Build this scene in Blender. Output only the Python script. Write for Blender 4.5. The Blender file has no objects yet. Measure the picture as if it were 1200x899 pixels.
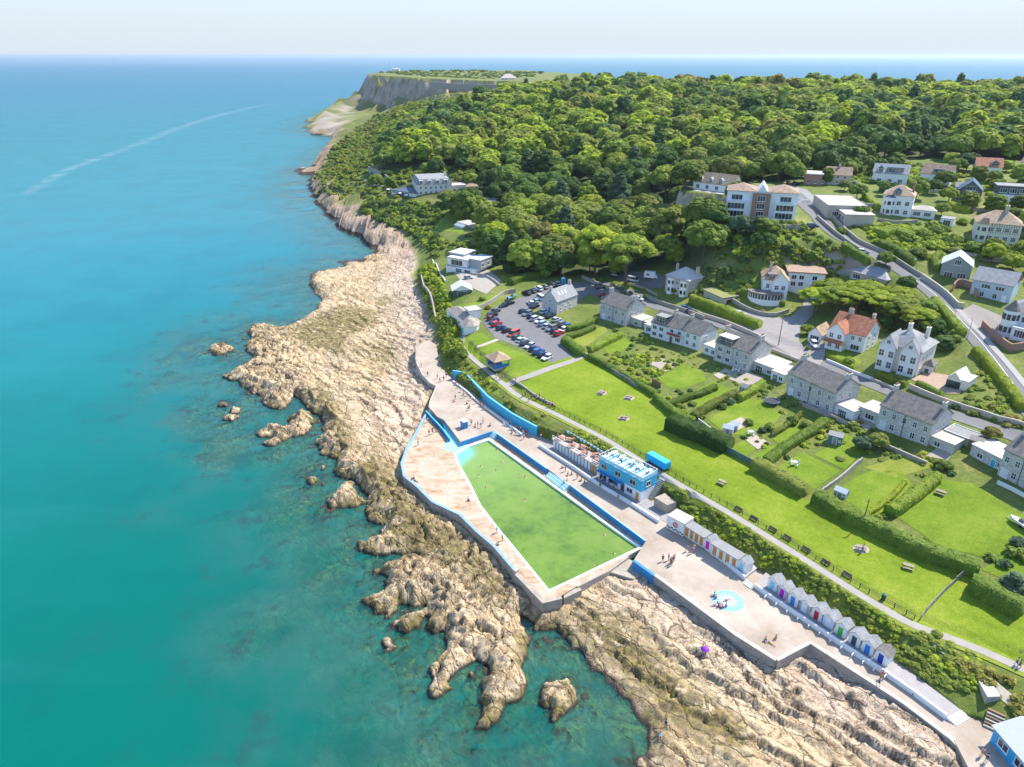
import bpy, math, random
import numpy as np
from mathutils import Vector, Matrix
R = math.radians
rng = random.Random(7)
NR = np.random.RandomState(11)
sc = bpy.context.scene
COL = sc.collection

# ------------------------------------------------------------------ camera, light, exposure
FPX, CX, CY = 832.0, 600.0, 449.5          # focal length and centre in the 1200 x 899 photograph
PITCH, CZ = R(24.8), 94.0                  # a drone 94 m above the sea, looking 24.8 degrees down
SP, CP = math.sin(PITCH), math.cos(PITCH)
cam_d = bpy.data.cameras.new('camera')
cam = bpy.data.objects.new('camera', cam_d)
COL.objects.link(cam)
cam.location = (0, 0, CZ)
cam.rotation_euler = (R(90) - PITCH, 0, 0)
cam_d.sensor_fit = 'HORIZONTAL'
cam_d.sensor_width = 36.0
cam_d.lens = 36.0 * FPX / 1200.0
cam_d.clip_start = 1.0
cam_d.clip_end = 300000.0
sc.camera = cam

SUN_AZ, SUN_EL = 57.0, 50.0                # clockwise from +Y, above the horizon
world = bpy.data.worlds.new('World')
sc.world = world
world.use_nodes = True
wn = world.node_tree
wn.nodes.clear()
w_out = wn.nodes.new('ShaderNodeOutputWorld')
w_bg = wn.nodes.new('ShaderNodeBackground')
w_sky = wn.nodes.new('ShaderNodeTexSky')
w_sky.sky_type = 'NISHITA'
w_sky.sun_disc = False
w_sky.sun_elevation = R(SUN_EL)
w_sky.sun_rotation = R(SUN_AZ)
w_sky.altitude = 90.0
w_sky.air_density = 1.0
w_sky.dust_density = 0.15
w_sky.ozone_density = 3.0
w_bg.inputs['Strength'].default_value = 0.15
w_bal = wn.nodes.new('ShaderNodeMix'); w_bal.data_type = 'RGBA'; w_bal.blend_type = 'MULTIPLY'
w_bal.inputs['Factor'].default_value = 1.0
w_bal.inputs[7].default_value = (0.98, 1.0, 1.05, 1)      # the camera's white balance
wn.links.new(w_sky.outputs[0], w_bal.inputs[6])
# the pale band of haze low in the sky
w_tc = wn.nodes.new('ShaderNodeTexCoord'); w_sep = wn.nodes.new('ShaderNodeSeparateXYZ'); w_map = wn.nodes.new('ShaderNodeMapRange')
w_map.interpolation_type = 'SMOOTHSTEP'
w_map.inputs[1].default_value = 0.0; w_map.inputs[2].default_value = 0.34
w_hz = wn.nodes.new('ShaderNodeMix'); w_hz.data_type = 'RGBA'
w_cr = wn.nodes.new('ShaderNodeValToRGB')
w_cr.color_ramp.elements[0].position = 0.0; w_cr.color_ramp.elements[0].color = (0.79, 0.89, 0.96, 1)
w_cr.color_ramp.elements[1].position = 0.35; w_cr.color_ramp.elements[1].color = (0.62, 0.80, 0.95, 1)
w_sc = wn.nodes.new('ShaderNodeMix'); w_sc.data_type = 'RGBA'; w_sc.blend_type = 'MULTIPLY'; w_sc.inputs['Factor'].default_value = 1.0
w_sc.inputs[7].default_value = (2.78, 2.78, 2.78, 1)
wn.links.new(w_tc.outputs['Generated'], w_sep.inputs[0]); wn.links.new(w_sep.outputs[2], w_map.inputs[0])
wn.links.new(w_map.outputs[0], w_cr.inputs[0]); wn.links.new(w_cr.outputs[0], w_sc.inputs[6])
wn.links.new(w_map.outputs[0], w_hz.inputs['Factor']); wn.links.new(w_sc.outputs[2], w_hz.inputs[6]); wn.links.new(w_bal.outputs[2], w_hz.inputs[7])
wn.links.new(w_hz.outputs[2], w_bg.inputs['Color'])
wn.links.new(w_bg.outputs[0], w_out.inputs['Surface'])
sun_d = bpy.data.lights.new('sun', 'SUN')
sun_d.energy = 3.6
sun_d.angle = R(0.5)
sun_d.color = (1.0, 0.95, 0.87)
sun = bpy.data.objects.new('sun', sun_d)
COL.objects.link(sun)
sun.location = (200, 150, 400)
_sd = Vector((math.sin(R(SUN_AZ)) * math.cos(R(SUN_EL)), math.cos(R(SUN_AZ)) * math.cos(R(SUN_EL)), math.sin(R(SUN_EL))))
sun.rotation_euler = _sd.to_track_quat('Z', 'Y').to_euler()

sc.view_settings.view_transform = 'Standard'
sc.view_settings.look = 'None'
sc.view_settings.gamma = 1.0
sc.view_settings.use_curve_mapping = False
sc.view_settings.exposure = 1.17
sc.cycles.use_denoising = True
sc.cycles.max_bounces = 6
sc.cycles.diffuse_bounces = 3
sc.cycles.glossy_bounces = 2
sc.cycles.transmission_bounces = 2
sc.cycles.transparent_max_bounces = 6
sc.cycles.caustics_reflective = False
sc.cycles.caustics_refractive = False

# ------------------------------------------------------------------ survey: photograph -> map
def P(u, v, z=0.0):
    """the point of the plane at height z that the photograph shows at pixel (u, v)"""
    a, b = (u - CX) / FPX, (CY - v) / FPX
    d = (a, CP + b * SP, -SP + b * CP)
    t = (z - CZ) / d[2]
    return (d[0] * t, d[1] * t)

def PP(pts, z=0.0):
    return [P(u, v, z) for u, v in pts]

# ------------------------------------------------------------------ numpy noise
def _hash(ix, iy, seed):
    h = (ix.astype(np.int64) * 374761393 + iy.astype(np.int64) * 668265263 + seed * 974634777) & 0x7fffffff
    h = ((h ^ (h >> 13)) * 1274126177) & 0x7fffffff
    h = (h ^ (h >> 16)) & 0x7fffffff
    return h / float(0x7fffffff)

def vnoise(x, y, seed=0):
    ix, iy = np.floor(x), np.floor(y)
    fx, fy = x - ix, y - iy
    fx = fx * fx * fx * (fx * (fx * 6 - 15) + 10)
    fy = fy * fy * fy * (fy * (fy * 6 - 15) + 10)
    a = _hash(ix, iy, seed); b = _hash(ix + 1, iy, seed)
    c = _hash(ix, iy + 1, seed); d = _hash(ix + 1, iy + 1, seed)
    return (a + (b - a) * fx) * (1 - fy) + (c + (d - c) * fx) * fy * 1.0

def fbm(x, y, seed=0, octs=4, gain=0.5):
    s = np.zeros_like(x); a = 1.0; tot = 0.0
    for k in range(octs):
        s += a * (vnoise(x, y, seed + k * 17) - 0.5) * 2
        tot += a; a *= gain
        x, y = x * 2.03 + 11.3, y * 2.03 + 5.7
    return s / tot

def ridged(x, y, seed=0, octs=4):
    s = np.zeros_like(x); a = 1.0; tot = 0.0
    for k in range(octs):
        s += a * (1 - np.abs(vnoise(x, y, seed + k * 13) - 0.5) * 2)
        tot += a; a *= 0.5
        x, y = x * 2.1 + 3.3, y * 2.1 + 9.7
    return s / tot

def worley(x, y, seed=0):
    """(distance to the nearest cell edge, cell value)"""
    ix, iy = np.floor(x), np.floor(y)
    f1 = np.full_like(x, 9.0); f2 = np.full_like(x, 9.0); val = np.zeros_like(x)
    for dx in (-1, 0, 1):
        for dy in (-1, 0, 1):
            cx, cy = ix + dx, iy + dy
            px = cx + _hash(cx, cy, seed); py = cy + _hash(cx, cy, seed + 5)
            d = np.hypot(px - x, py - y)
            n = d < f1
            f2 = np.where(n, f1, np.minimum(f2, d))
            val = np.where(n, _hash(cx, cy, seed + 9), val)
            f1 = np.where(n, d, f1)
    return f2 - f1, val

def smooth(a, b, x):
    t = np.clip((x - a) / (b - a), 0, 1)
    return t * t * (3 - 2 * t)

def sdist(X, Y, poly):
    """signed distance to a closed polygon, positive inside"""
    x, y = X.ravel(), Y.ravel()
    d = np.full(x.shape, 1e18); ins = np.zeros(x.shape, bool)
    n = len(poly)
    for i in range(n):
        x1, y1 = poly[i]; x2, y2 = poly[(i + 1) % n]
        ex, ey = x2 - x1, y2 - y1
        L = ex * ex + ey * ey + 1e-12
        t = np.clip(((x - x1) * ex + (y - y1) * ey) / L, 0, 1)
        d = np.minimum(d, (x - x1 - t * ex) ** 2 + (y - y1 - t * ey) ** 2)
        if y1 != y2:
            c = ((y1 > y) != (y2 > y)) & (x < ex * (y - y1) / ey + x1)
            ins ^= c
    d = np.sqrt(d)
    return np.where(ins, d, -d).reshape(X.shape)

def pldist(X, Y, pts):
    x, y = X.ravel(), Y.ravel()
    d = np.full(x.shape, 1e18)
    for (x1, y1), (x2, y2) in zip(pts[:-1], pts[1:]):
        ex, ey = x2 - x1, y2 - y1
        L = ex * ex + ey * ey + 1e-12
        t = np.clip(((x - x1) * ex + (y - y1) * ey) / L, 0, 1)
        d = np.minimum(d, (x - x1 - t * ex) ** 2 + (y - y1 - t * ey) ** 2)
    return np.sqrt(d).reshape(X.shape)

def inpoly(x, y, poly):
    ins = False
    n = len(poly)
    for i in range(n):
        x1, y1 = poly[i]; x2, y2 = poly[(i + 1) % n]
        if (y1 > y) != (y2 > y) and x < (x2 - x1) * (y - y1) / (y2 - y1) + x1:
            ins = not ins
    return ins

# ------------------------------------------------------------------ coast and heights, surveyed
SHORE_PX = [(362,154),(366,146),(372,139),(383,135),(392,132),(399,128),(412,124),(428,119)]
SHORE_PX2 = [(385,159),(402,160.5),(416,160),(410,165),(402,169),(392,175),(384,181),(376,188),(371,197),(367,207),(362,213),
 (360,222),(365,230),(372,234),(371,240),(374,246),(375,253),(387,259),(402,259.5),(390,264),(390,271),(402,274),(415,277),
 (425,286),(436,291),(445,291),(437,297),(430,303),(414,305),(394,307),(400,311),(405,316),(396,316),(385,316),(376,317),(370,320),
 (365,326),(362,332),(366,342),(373,347),(375,353),(370,365),(360,372),(350,377),(340,383),(330,387),(322,385),(310,381),(297,382),
 (290,390),(294,395),(297,400),(289,404),(287,410),(293,416),(297,422),(289,428),(282,432),(270,437),(262,442),(270,446),(281,447),
 (286,455),(297,461),(312,465),(305,475),(318,480),(330,481),(340,473),(345,463),(354,470),(363,480),(376,490),(382,500),(379,508),(370,520),(380,532),
 (395,540),(389,553),(397,559),(406,560),(416,563),(424,572),(432,584),(432,598),(431,611),(441,615),(450,616),(447,627),(432,632),(419,637),
 (420,647),(432,654),(446,650),(470,648),(496,647),(494,654),(480,652),(462,659),(448,665),(440,671),(452,678),(449,687),(450,697),(437,700),
 (420,705),(434,710),(455,721),(465,715),(468,709),(485,711),(500,709),(503,718),(505,726),(497,735),(497,741),(510,747),(525,742),(528,752),
 (525,767),(512,775),(500,782),(509,795),(501,812),(510,828),(524,816),(536,810),(530,800),(537,786),(547,779),(557,780),(567,781),(575,792),
 (565,801),(566,832),(559,852),(571,853),(589,833),(596,822),(614,817),(620,800),(615,780),(617,752),(612,740),(607,722),(612,719),(620,727),
 (629,737),(645,738),(657,747),(672,762),(685,772),(700,788),(715,803),(733,826),(750,842),(757,852),(757,870),(760,896),(768,930),(790,985)]
ISLES_PX = [
 [(240,412),(250,405),(267,404),(275,410),(255,417)],
 [(252,477),(258,473),(268,474),(266,478)], [(262,492),(270,488),(280,489),(272,494)],
 [(270,482),(277,480),(280,484),(272,485)],
 [(299,512),(307,504),(317,500),(335,502),(342,490),(362,484),(369,495),(360,507),(345,512),(330,517),(315,512)],
 [(310,521),(325,516),(330,519),(316,524)],
 [(380,590),(390,580),(400,566),(415,565),(417,575),(427,590),(410,594),(390,598)],
 [(464,733),(480,724),(498,717),(494,727),(478,742),(467,741)],
 [(447,752),(459,748),(465,759),(452,764)],
 [(540,790),(552,786),(560,792),(553,798),(541,796)],
 [(627,825),(637,805),(650,801),(662,800),(675,812),(673,830),(662,840),(650,852),(640,847),(643,836),(631,831)],
 [(741,902),(744,890),(752,889),(759,900),(756,912)],
 [(344,200),(350,197),(365,199),(368,205),(360,208),(348,204)],
 [(339,216),(345,214),(360,219),(368,228),(358,230),(347,227)],
 [(344,238),(352,237),(366,241),(369,247),(357,248)],
 [(360,563),(366,561),(370,564),(364,567)], [(372,548),(384,542),(388,548),(378,552)],
]
SHORE = ([(1200.0, -400.0), (1700.0, 900.0), (1500.0, 1650.0), (900.0, 1900.0), (100.0, 1950.0), (-290.0, 1750.0), (-300.0, 1420.0)]
         + PP(SHORE_PX[::-1]) + PP(SHORE_PX2) + [(75.0, 30.0), (110.0, -30.0), (200.0, -400.0)])
ISLES = [PP(p) for p in ISLES_PX]

CTRL = [
 # rock platform
 (300,420,1.7),(340,440,2.2),(380,400,2.2),(420,450,2.6),(400,350,2.0),(440,380,2.6),(460,330,2.6),(480,310,3),(440,312,1.4),(490,400,3.3),
 (495,450,3.6),(450,500,2.8),(420,540,2.0),(455,560,2.0),(470,600,2.0),(520,640,2.0),(560,680,2.2),(540,720,2.0),(600,760,1.6),(600,700,1.7),
 (650,735,1.2),(700,720,2.2),(720,690,2.8),(760,720,2.9),(820,760,3.0),(740,780,1.2),(800,830,2.0),(880,800,3.1),(950,800,3.3),(900,870,3.0),(1000,850,3.6),
 (1080,899,3.8),(800,899,1.6),(345,400,1.6),(380,330,1.6),(440,280,2.0),(420,265,2.5),
 # under the pool and the promenade
 (520,520,2.3),(570,580,2.0),(640,640,2.0),(700,640,2.2),(600,540,2.2),(530,465,3.6),(560,485,3.6),(620,530,3.6),(680,570,3.6),(740,610,3.6),(800,655,3.8),
 (860,690,3.8),(930,735,3.8),(1000,790,3.9),(1080,840,4.0),(1150,890,4.2),(505,420,3.5),(520,440,3.8),
 
 # foot of the bank
 (800,606,5.6),(850,640,5.6),(900,674,5.6),(950,708,5.6),(1000,742,5.6),(1050,776,5.6),(1110,820,5.4),(1160,842,5.4),
 (575,462,8.3),(545,438,8.0),(620,494,8.4),(525,415,7.5),(585,462,8.7),(640,497,8.6),
 # path and the park lawn
 (541,410,9.9),(560,425,9.6),(590,450,9.3),
 (1200,850,6.5),(1170,828,7.0),
 (650,425,11.0),(700,450,11.1),(1080,650,10.6),(1000,600,10.9),(900,550,11.1),
 (800,480,11.5),(720,430,11.6),(1150,720,9.8),(1200,745,9.6),
 # gardens and the terrace of houses
 (690,400,12),(720,395,12.6),(760,410,12.8),(830,440,13.0),(870,480,12.4),(900,500,12.3),(900,455,13.8),(960,480,14.2),(1000,520,13.2),(960,545,11.9),(1060,560,12.8),(1030,580,11.8),
 (1100,600,12.3),(1150,600,13.0),(1160,650,11.8),(1040,505,14.8),(1090,525,15.2),(1180,560,15.3),(1200,650,12.4),(1130,545,14.6),
 # car park and around
 (600,395,11.0),(640,400,11.3),(620,370,11.5),(600,360,11.5),(650,345,12),(700,340,12.8),(660,370,12),(580,420,11),(555,395,10.6),(545,378,10.5),
 (528,370,9.6),(520,350,9.5),(512,330,9.0),(508,312,9.0),(497,345,3.4),(492,320,3.4),(486,300,3.2),(508,375,3.6),(520,410,4.5),(533,318,11),(540,345,11),(570,320,11.5),(515,290,10),
 # road behind the terrace
 (757,357,13.8),(805,367,15),(850,380,15.5),(900,405,16),(935,415,16.5),(1010,445,17),(1050,462,17.2),(1100,480,17.5),(1150,497,17.8),(1200,512,18),
 (600,325,12.5),(680,318,14),(740,322,15),(780,345,15),(830,350,16.5),(890,365,17.0),(930,390,17),(945,350,19),(880,347,20),(960,335,21),
 (1000,410,18),(1070,430,18.5),(1130,450,19),(1180,480,19.5),(1000,350,23),(1060,370,22),(1100,400,20.5),(1020,328,27),(970,300,31),
 # the road up the hill
 (1200,465,20),(1160,410,22),(1130,375,24.5),(1100,345,27),(1070,325,29),(1030,300,32),(990,280,35),(955,250,38),(930,225,40),
 (1140,350,27),(1180,345,27.5),(1200,400,23.5),(1120,312,31),(1080,290,33.5),(1050,265,36.5),(1170,285,34),(1200,290,34),(1100,252,38.5),(1180,242,39),(1060,245,38.5),
 (980,242,39.5),(900,258,38.5),(850,262,37),(875,263,38),(905,264,38),(925,266,37.5),(900,274,36),(925,277,35.5),(870,272,34.5),(845,268,32),(860,257,37.5),(850,275,30),(832,290,21),(870,300,26),(900,285,31.5),(925,280,34),(838,223,39),(820,240,31),(800,258,22),
 (1040,218,41),(1100,214,42),(1160,208,43),(1000,217,41),(950,217,41),
 # woods
 (780,290,17),(700,290,16),(620,290,14),(580,270,15),(640,240,20),(720,230,23),(780,230,27),(700,200,28),(620,215,22),(560,225,19),(500,236,17),(470,225,18),
 (540,245,15),(520,275,12),(550,262,13.5),(490,262,9),(465,255,9),(435,243,9),(440,215,15),(410,225,8),(402,247,3),(395,215,7),(420,200,16),(450,190,25),
 (400,190,9),(385,195,5),(430,170,20),(480,160,34),(520,180,30),(560,150,41),(500,130,43),(470,124,43),(620,170,34),(700,160,40),(620,130,47),(620,108,51),(560,120,46),(700,120,53),
 (700,105,58),(800,160,44),(800,120,55),(900,170,43),(900,130,53),(900,105,59),(1000,190,43),(1000,150,49),(1000,120,56),(1000,106,60),(1100,170,47),(1100,130,54),
 (1100,108,60),(1200,180,46),(1200,140,53),(1200,111,60),(445,150,28),(415,140,12),(385,148,5),(400,140,9),(425,150,14),
]
PATHZ = [(540,404,9.9),(546,413,9.8),(558,424,9.6),(588,449,9.3),(610,466,9.2),(650,485,9.2),(680,500,9.2),(712,516.5,9.2),(760,546,9.2),(795,567.5,9.2),(855,602,9.1),(917,640,9.1),(960,667,9.0),(1012,700,9.0),(1066,731,8.9),(1108,747,8.8),(1150,763,8.7),(1215,792,8.4)]
_BN = (0.76, 0.65)                          # inland, square to the shore
CXYZ = [(-125, 1100, 32), (-45, 1070, 46), (-165, 1150, 20), (-190, 1080, 13), (30, 1100, 51), (-85, 1060, 42)] + [(P(u, v, z)[0] + _BN[0] * d, P(u, v, z)[1] + _BN[1] * d, z + q) for u, v, z in PATHZ[4:-1] for d, q in ((-1.8, -.1), (2.2, 0.05), (6.0, .45), (11.0, .9))] + [(P(u, v, z)[0], P(u, v, z)[1], z) for u, v, z in CTRL] + [
 (130, 40, 13), (110, 70, 11), (160, 90, 15), (200, 60, 22), (220, 150, 26), (300, 200, 36), (330, 120, 38), (450, 300, 46), (500, 480, 50), (700, 700, 57),
 (800, 1000, 50), (100, 1250, 50), (400, 1250, 46), (800, 1300, 44), (-250, 1250, 20), (300, 1600, 40), (800, 1600, 36), (1300, 1200, 44), (90, 20, 8), (1200, 200, 55),
 (75, 60, 4.2), (95, 45, 5)]
_c = np.array(CXYZ)
def _tps_k(r2):
    return np.where(r2 > 1e-12, 0.5 * r2 * np.log(np.maximum(r2, 1e-12)), 0)
_S = 100.0
_A = _c[:, :2] / _S
_n = len(_A)
_K = _tps_k(((_A[:, None, :] - _A[None, :, :]) ** 2).sum(2)) + np.eye(_n) * 2e-3
_Pm = np.hstack([np.ones((_n, 1)), _A])
_M = np.block([[_K, _Pm], [_Pm.T, np.zeros((3, 3))]])
_w = np.linalg.solve(_M, np.concatenate([_c[:, 2], np.zeros(3)]))
def tps(x, y):
    x = np.asarray(x, float) / _S; y = np.asarray(y, float) / _S
    out = np.empty(x.shape)
    xf, yf, of = x.ravel(), y.ravel(), out.ravel()
    for i in range(0, len(xf), 20000):
        a, b = xf[i:i + 20000], yf[i:i + 20000]
        k = _tps_k((a[:, None] - _A[None, :, 0]) ** 2 + (b[:, None] - _A[None, :, 1]) ** 2)
        of[i:i + 20000] = k @ _w[:_n] + _w[_n] + _w[_n + 1] * a + _w[_n + 2] * b
    return of.reshape(x.shape)

def axis(lo, f0, f1, hi, step, cap, grow):
    a = list(np.arange(f0, f1, step))
    s, x = step, a[-1]
    far = []
    while x < hi:
        s = min(s * grow, cap if x < 1900 else 1e9); x += s; far.append(x)
    s, x = step, a[0]
    near = []
    while x > lo:
        s = min(s * 1.12, 1e9); x -= s; near.append(x)
    return np.array(near[::-1] + a + far)
GX = axis(-60000, -112, 92, 60000, 0.36, 4.0, 1.05)
GY = axis(-20000, 62, 262, 120000, 0.36, 4.0, 1.026)
X, Y = np.meshgrid(GX, GY)
near_m = (np.abs(X) < 2500) & (Y > -500) & (Y < 2500)

# coarse evaluation of the smooth land, then bilinear
def bil(xs, ys, Z, x, y):
    i = np.clip(np.searchsorted(xs, x) - 1, 0, len(xs) - 2)
    j = np.clip(np.searchsorted(ys, y) - 1, 0, len(ys) - 2)
    tx = np.clip((x - xs[i]) / (xs[i + 1] - xs[i]), 0, 1)
    ty = np.clip((y - ys[j]) / (ys[j + 1] - ys[j]), 0, 1)
    return (Z[j, i] * (1 - tx) + Z[j, i + 1] * tx) * (1 - ty) + (Z[j + 1, i] * (1 - tx) + Z[j + 1, i + 1] * tx) * ty
_cx = np.unique(np.concatenate([np.arange(-320, 260, 2.0), np.arange(260, 1750, 12.0)]))
_cy = np.unique(np.concatenate([np.arange(-420, 40, 12.0), np.arange(40, 420, 2.0), np.arange(420, 2000, 10.0)]))
_CX, _CY = np.meshgrid(_cx, _cy)
_CZ = tps(_CX, _CY)
LAND = np.zeros_like(X)
LAND[near_m] = bil(_cx, _cy, _CZ, X[near_m], Y[near_m])
SD = np.full_like(X, -4000.0)
SD[near_m] = sdist(X[near_m], Y[near_m], SHORE)
for isl in ISLES:
    bx = [p[0] for p in isl]; by = [p[1] for p in isl]
    m = (X > min(bx) - 12) & (X < max(bx) + 12) & (Y > min(by) - 12) & (Y < max(by) + 12)
    SD[m] = np.maximum(SD[m], sdist(X[m], Y[m], isl))

_m = near_m & (SD > -14) & (SD < 14)
SD[_m] += (1.3 * fbm(X[_m] / 5, Y[_m] / 5, 301, 4, 0.6) + 0.5 * fbm(X[_m] / 1.3, Y[_m] / 1.3, 305, 2)) * np.where(Y[_m] > 330, 1.6, 1.0) + 5.5 * fbm(X[_m] / 17, Y[_m] / 17, 309, 3) * smooth(290, 390, Y[_m])
# where the shore is bare rock: seaward of this line
ROCK_PX = [(372,234),(377,238),(398,246),(420,258),(452,272),(474,282),(489,296),(491,312),(484,322),(492,342),(505,366),(510,385),(513,405),(517,430),(512,455),(500,481)]
ROCK_IN = PP(ROCK_PX, 3.5) + PP([(560,520),(640,560),(760,640),(870,700),(950,745),(1040,800),(1120,860),(1170,930)], 4.0)
ROCK = PP([(330,232),(372,234)][1:], 0) + ROCK_IN + [(75, 20), (-150, 20), (-200, 260), (-140, 520)]
RS = np.full_like(X, -500.0)
_m = (np.abs(X) < 260) & (Y > 20) & (Y < 560)
RS[_m] = sdist(X[_m], Y[_m], ROCK)
rock = smooth(-1.0, 3.0, RS)
# steep far shore and quarry are rock by slope; the quarry's floor by hand
PLATEAU = PP([(430,86),(431,95)], 58)
PLAT_XY = [P(431, 90, 60), P(446, 92, 59.5), P(470, 93.5, 59), P(500, 96, 58), P(520, 99, 56), P(560, 101, 56), P(625, 103, 55), (150, 1160), (120, 1500), (0, 1850), (-240, 1700), (-285, 1500)]
FLOOR_XY = [P(366, 150, 4), P(374, 140, 6), P(400, 129, 9), P(430, 122, 9), P(462, 126, 12), P(450, 140, 14), P(425, 152, 8), P(412, 158, 3), P(385, 157, 3)]

# strata run along the shore
A0, A1 = P(690, 700, 3), P(960, 899, 3)
sa = math.atan2(A1[1] - A0[1], A1[0] - A0[0])
cs, sn = math.cos(sa), math.sin(sa)
m = (RS > -8) & (SD > -30) | ((SD > -14) & near_m & (Y < 560) & (X < 120))
x, y = X[m], Y[m]
wx = x + 2.2 * fbm(x / 9, y / 9, 3, 3); wy = y + 2.2 * fbm(x / 9, y / 9, 8, 3)
al, ac = wx * cs + wy * sn, -wx * sn + wy * cs              # along, across the beds
big = fbm(x / 17, y / 17, 21, 3)
KNOB = PP([(225,375),(330,383),(352,430),(385,490),(420,535),(470,572),(520,612),(590,672),(630,722),(665,770),(720,870),(720,960),(380,960),(200,600)], 1.0)
kn = smooth(-5, 5, sdist(x, y, KNOB) + 4 * fbm(x / 10, y / 10, 24, 2))
# slabs: long tilted beds that break off seaward in low ledges, with joints across
def ledges(sp, wv, seed, w=0.13):
    q = ac / sp + wv * fbm(al / (sp * 6), ac / (sp * 2.4), seed, 3) + 0.25 * fbm(al / 1.6, ac / 1.6, seed + 3, 2)
    f = q - np.floor(q)
    life = smooth(-0.35, 0.3, fbm(al / (sp * 4.5), np.floor(q) * 3.7, seed + 5, 2))
    return np.where(f < w, f / w, (1 - f) / (1 - w)) - 0.5, smooth(w * 1.5, w * 0.4, f) * smooth(0.0, w * .35, f) * life, life
l1, k1, f1 = ledges(4.6, 1.3, 31)
l2, k2, f2 = ledges(1.7, 1.0, 41, 0.2)
e1, c1 = worley(al / 7.5, ac / 3.2, 51)
e2, c2 = worley(al / 2.6, ac / 1.3, 61)
e3, c3 = worley(x / 0.95, y / 0.95, 66)
e5, c5 = worley(x / 6.5 + 0.3 * fbm(x / 3, y / 3, 73, 2), y / 5.0, 81)
rough = fbm(x / 1.7, y / 1.7, 71, 4)
fine = fbm(x / 0.8, y / 0.8, 75, 3)
shelf = smooth(150, 215, Y[m] + 0.25 * X[m])                  # the far shelf is flatter, the near beds bolder
slab = (big * 0.55 + l1 * 0.95 * f1 * (1 - 0.45 * shelf) + l2 * 0.36 * f2 + (c1 - 0.5) * 0.5 * (1 - 0.4 * shelf) + (c2 - 0.5) * 0.24 + rough * 0.22 + fine * 0.12 + (c3 - 0.5) * 0.09
        - 0.30 * smooth(0.05, 0.0, e1) - 0.12 * smooth(0.07, 0.0, e2))
knob = (big * 0.45 + (c5 - 0.5) * 0.7 - 0.95 * smooth(0.10, 0.0, e5) + (c3 - 0.5) * 0.52 - 0.26 * smooth(0.14, 0.0, e3) + rough * 0.58 + fine * 0.34 + l2 * 0.35 + (c2 - 0.5) * 0.4)
RN = np.zeros_like(X); RN[m] = slab * (1 - kn) + knob * kn
KN = np.zeros_like(X); KN[m] = kn
CALM = np.zeros_like(X); CALM[m] = shelf * (1 - kn)
CRK = np.zeros_like(X)
CRK[m] = np.clip(np.maximum.reduce([(1 - kn) * k1 * 1.0, (1 - kn) * k2 * 0.65, (1 - kn) * smooth(0.05, 0.015, e1) * 0.7, (1 - kn) * smooth(0.07, 0.02, e2) * smooth(0.5, 0.8, c2) * 0.6,
    kn * smooth(0.10, 0.02, e5) * 0.9, kn * smooth(0.16, 0.04, e3) * smooth(0.35, 0.7, c3) * 0.8, kn * smooth(0.78, 0.92, c3) * 0.8]), 0, 1)
inm = smooth(0.0, 5.0, SD)
Z = np.where(SD > 0, LAND * smooth(-0.4, 3.2 - 1.9 * KN, SD) + (0.25 + 0.55 * KN) * smooth(0, 0.8, SD), 0)
under = -(0.42 + 0.075 * np.maximum(-SD, 0) ** 0.95)
Z = np.where((SD > 0) & (KN > 0.4), np.minimum(Z, 0.55 + 0.75 * SD), Z)
under = np.maximum(under, -14 - np.maximum(-SD - 300, 0) * 0.01)
Z = np.where(SD > 0, Z, under)
far_in = smooth(0, 60, SD)
# roughness: full on rock, none on lawns
amp = np.where(SD > 0, rock * (0.35 + 0.65 * smooth(0, 4, SD)), 0.8 * smooth(-12, -0.5, SD))
POOL_XY = PP([(500,486),(489,507),(477,527),(471,545),(474,560),(489,572),(507,590),(539,605),(559,625),(579,642),(603,670),(637,704),(657,699),(676,687),(712,669),(742,655)], 4.0) + PP(
 [(743,656),(767,673),(862,743),(910,773),(950,752),(1060,823),(1115,864),(1150,899),(1180,960),(1200,899),(1168,850),(1130,838),(1090,806),(1050,777),(1000,743),(950,709),(900,675),(850,641),(800,607),(785,590),(770,578),(714,550),(701,545),(662,521),(650,517),(629,509),(600,491),(572,473),(545,453),(530,441),(523,439),(515,425),(511,404),(503,399),(494,401),(487,406),(487,423),(494,438),(503,448),(511,452),(504,468)], 5.2)
PS = np.full_like(X, -99.0)
_m = (np.abs(X) < 150) & (Y > 40) & (Y < 330)
PS[_m] = sdist(X[_m], Y[_m], POOL_XY)
amp = amp * smooth(0.6, -1.2, PS)
Z = Z + RN * amp * 1.15
wl = near_m & (SD < -1)
Z[wl] += (fbm(X[wl] / 16, Y[wl] / 16, 91, 4) * 1.1 * smooth(0, -12, SD[wl]))
# under the pool and terraces the ground stays below the slabs

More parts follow.
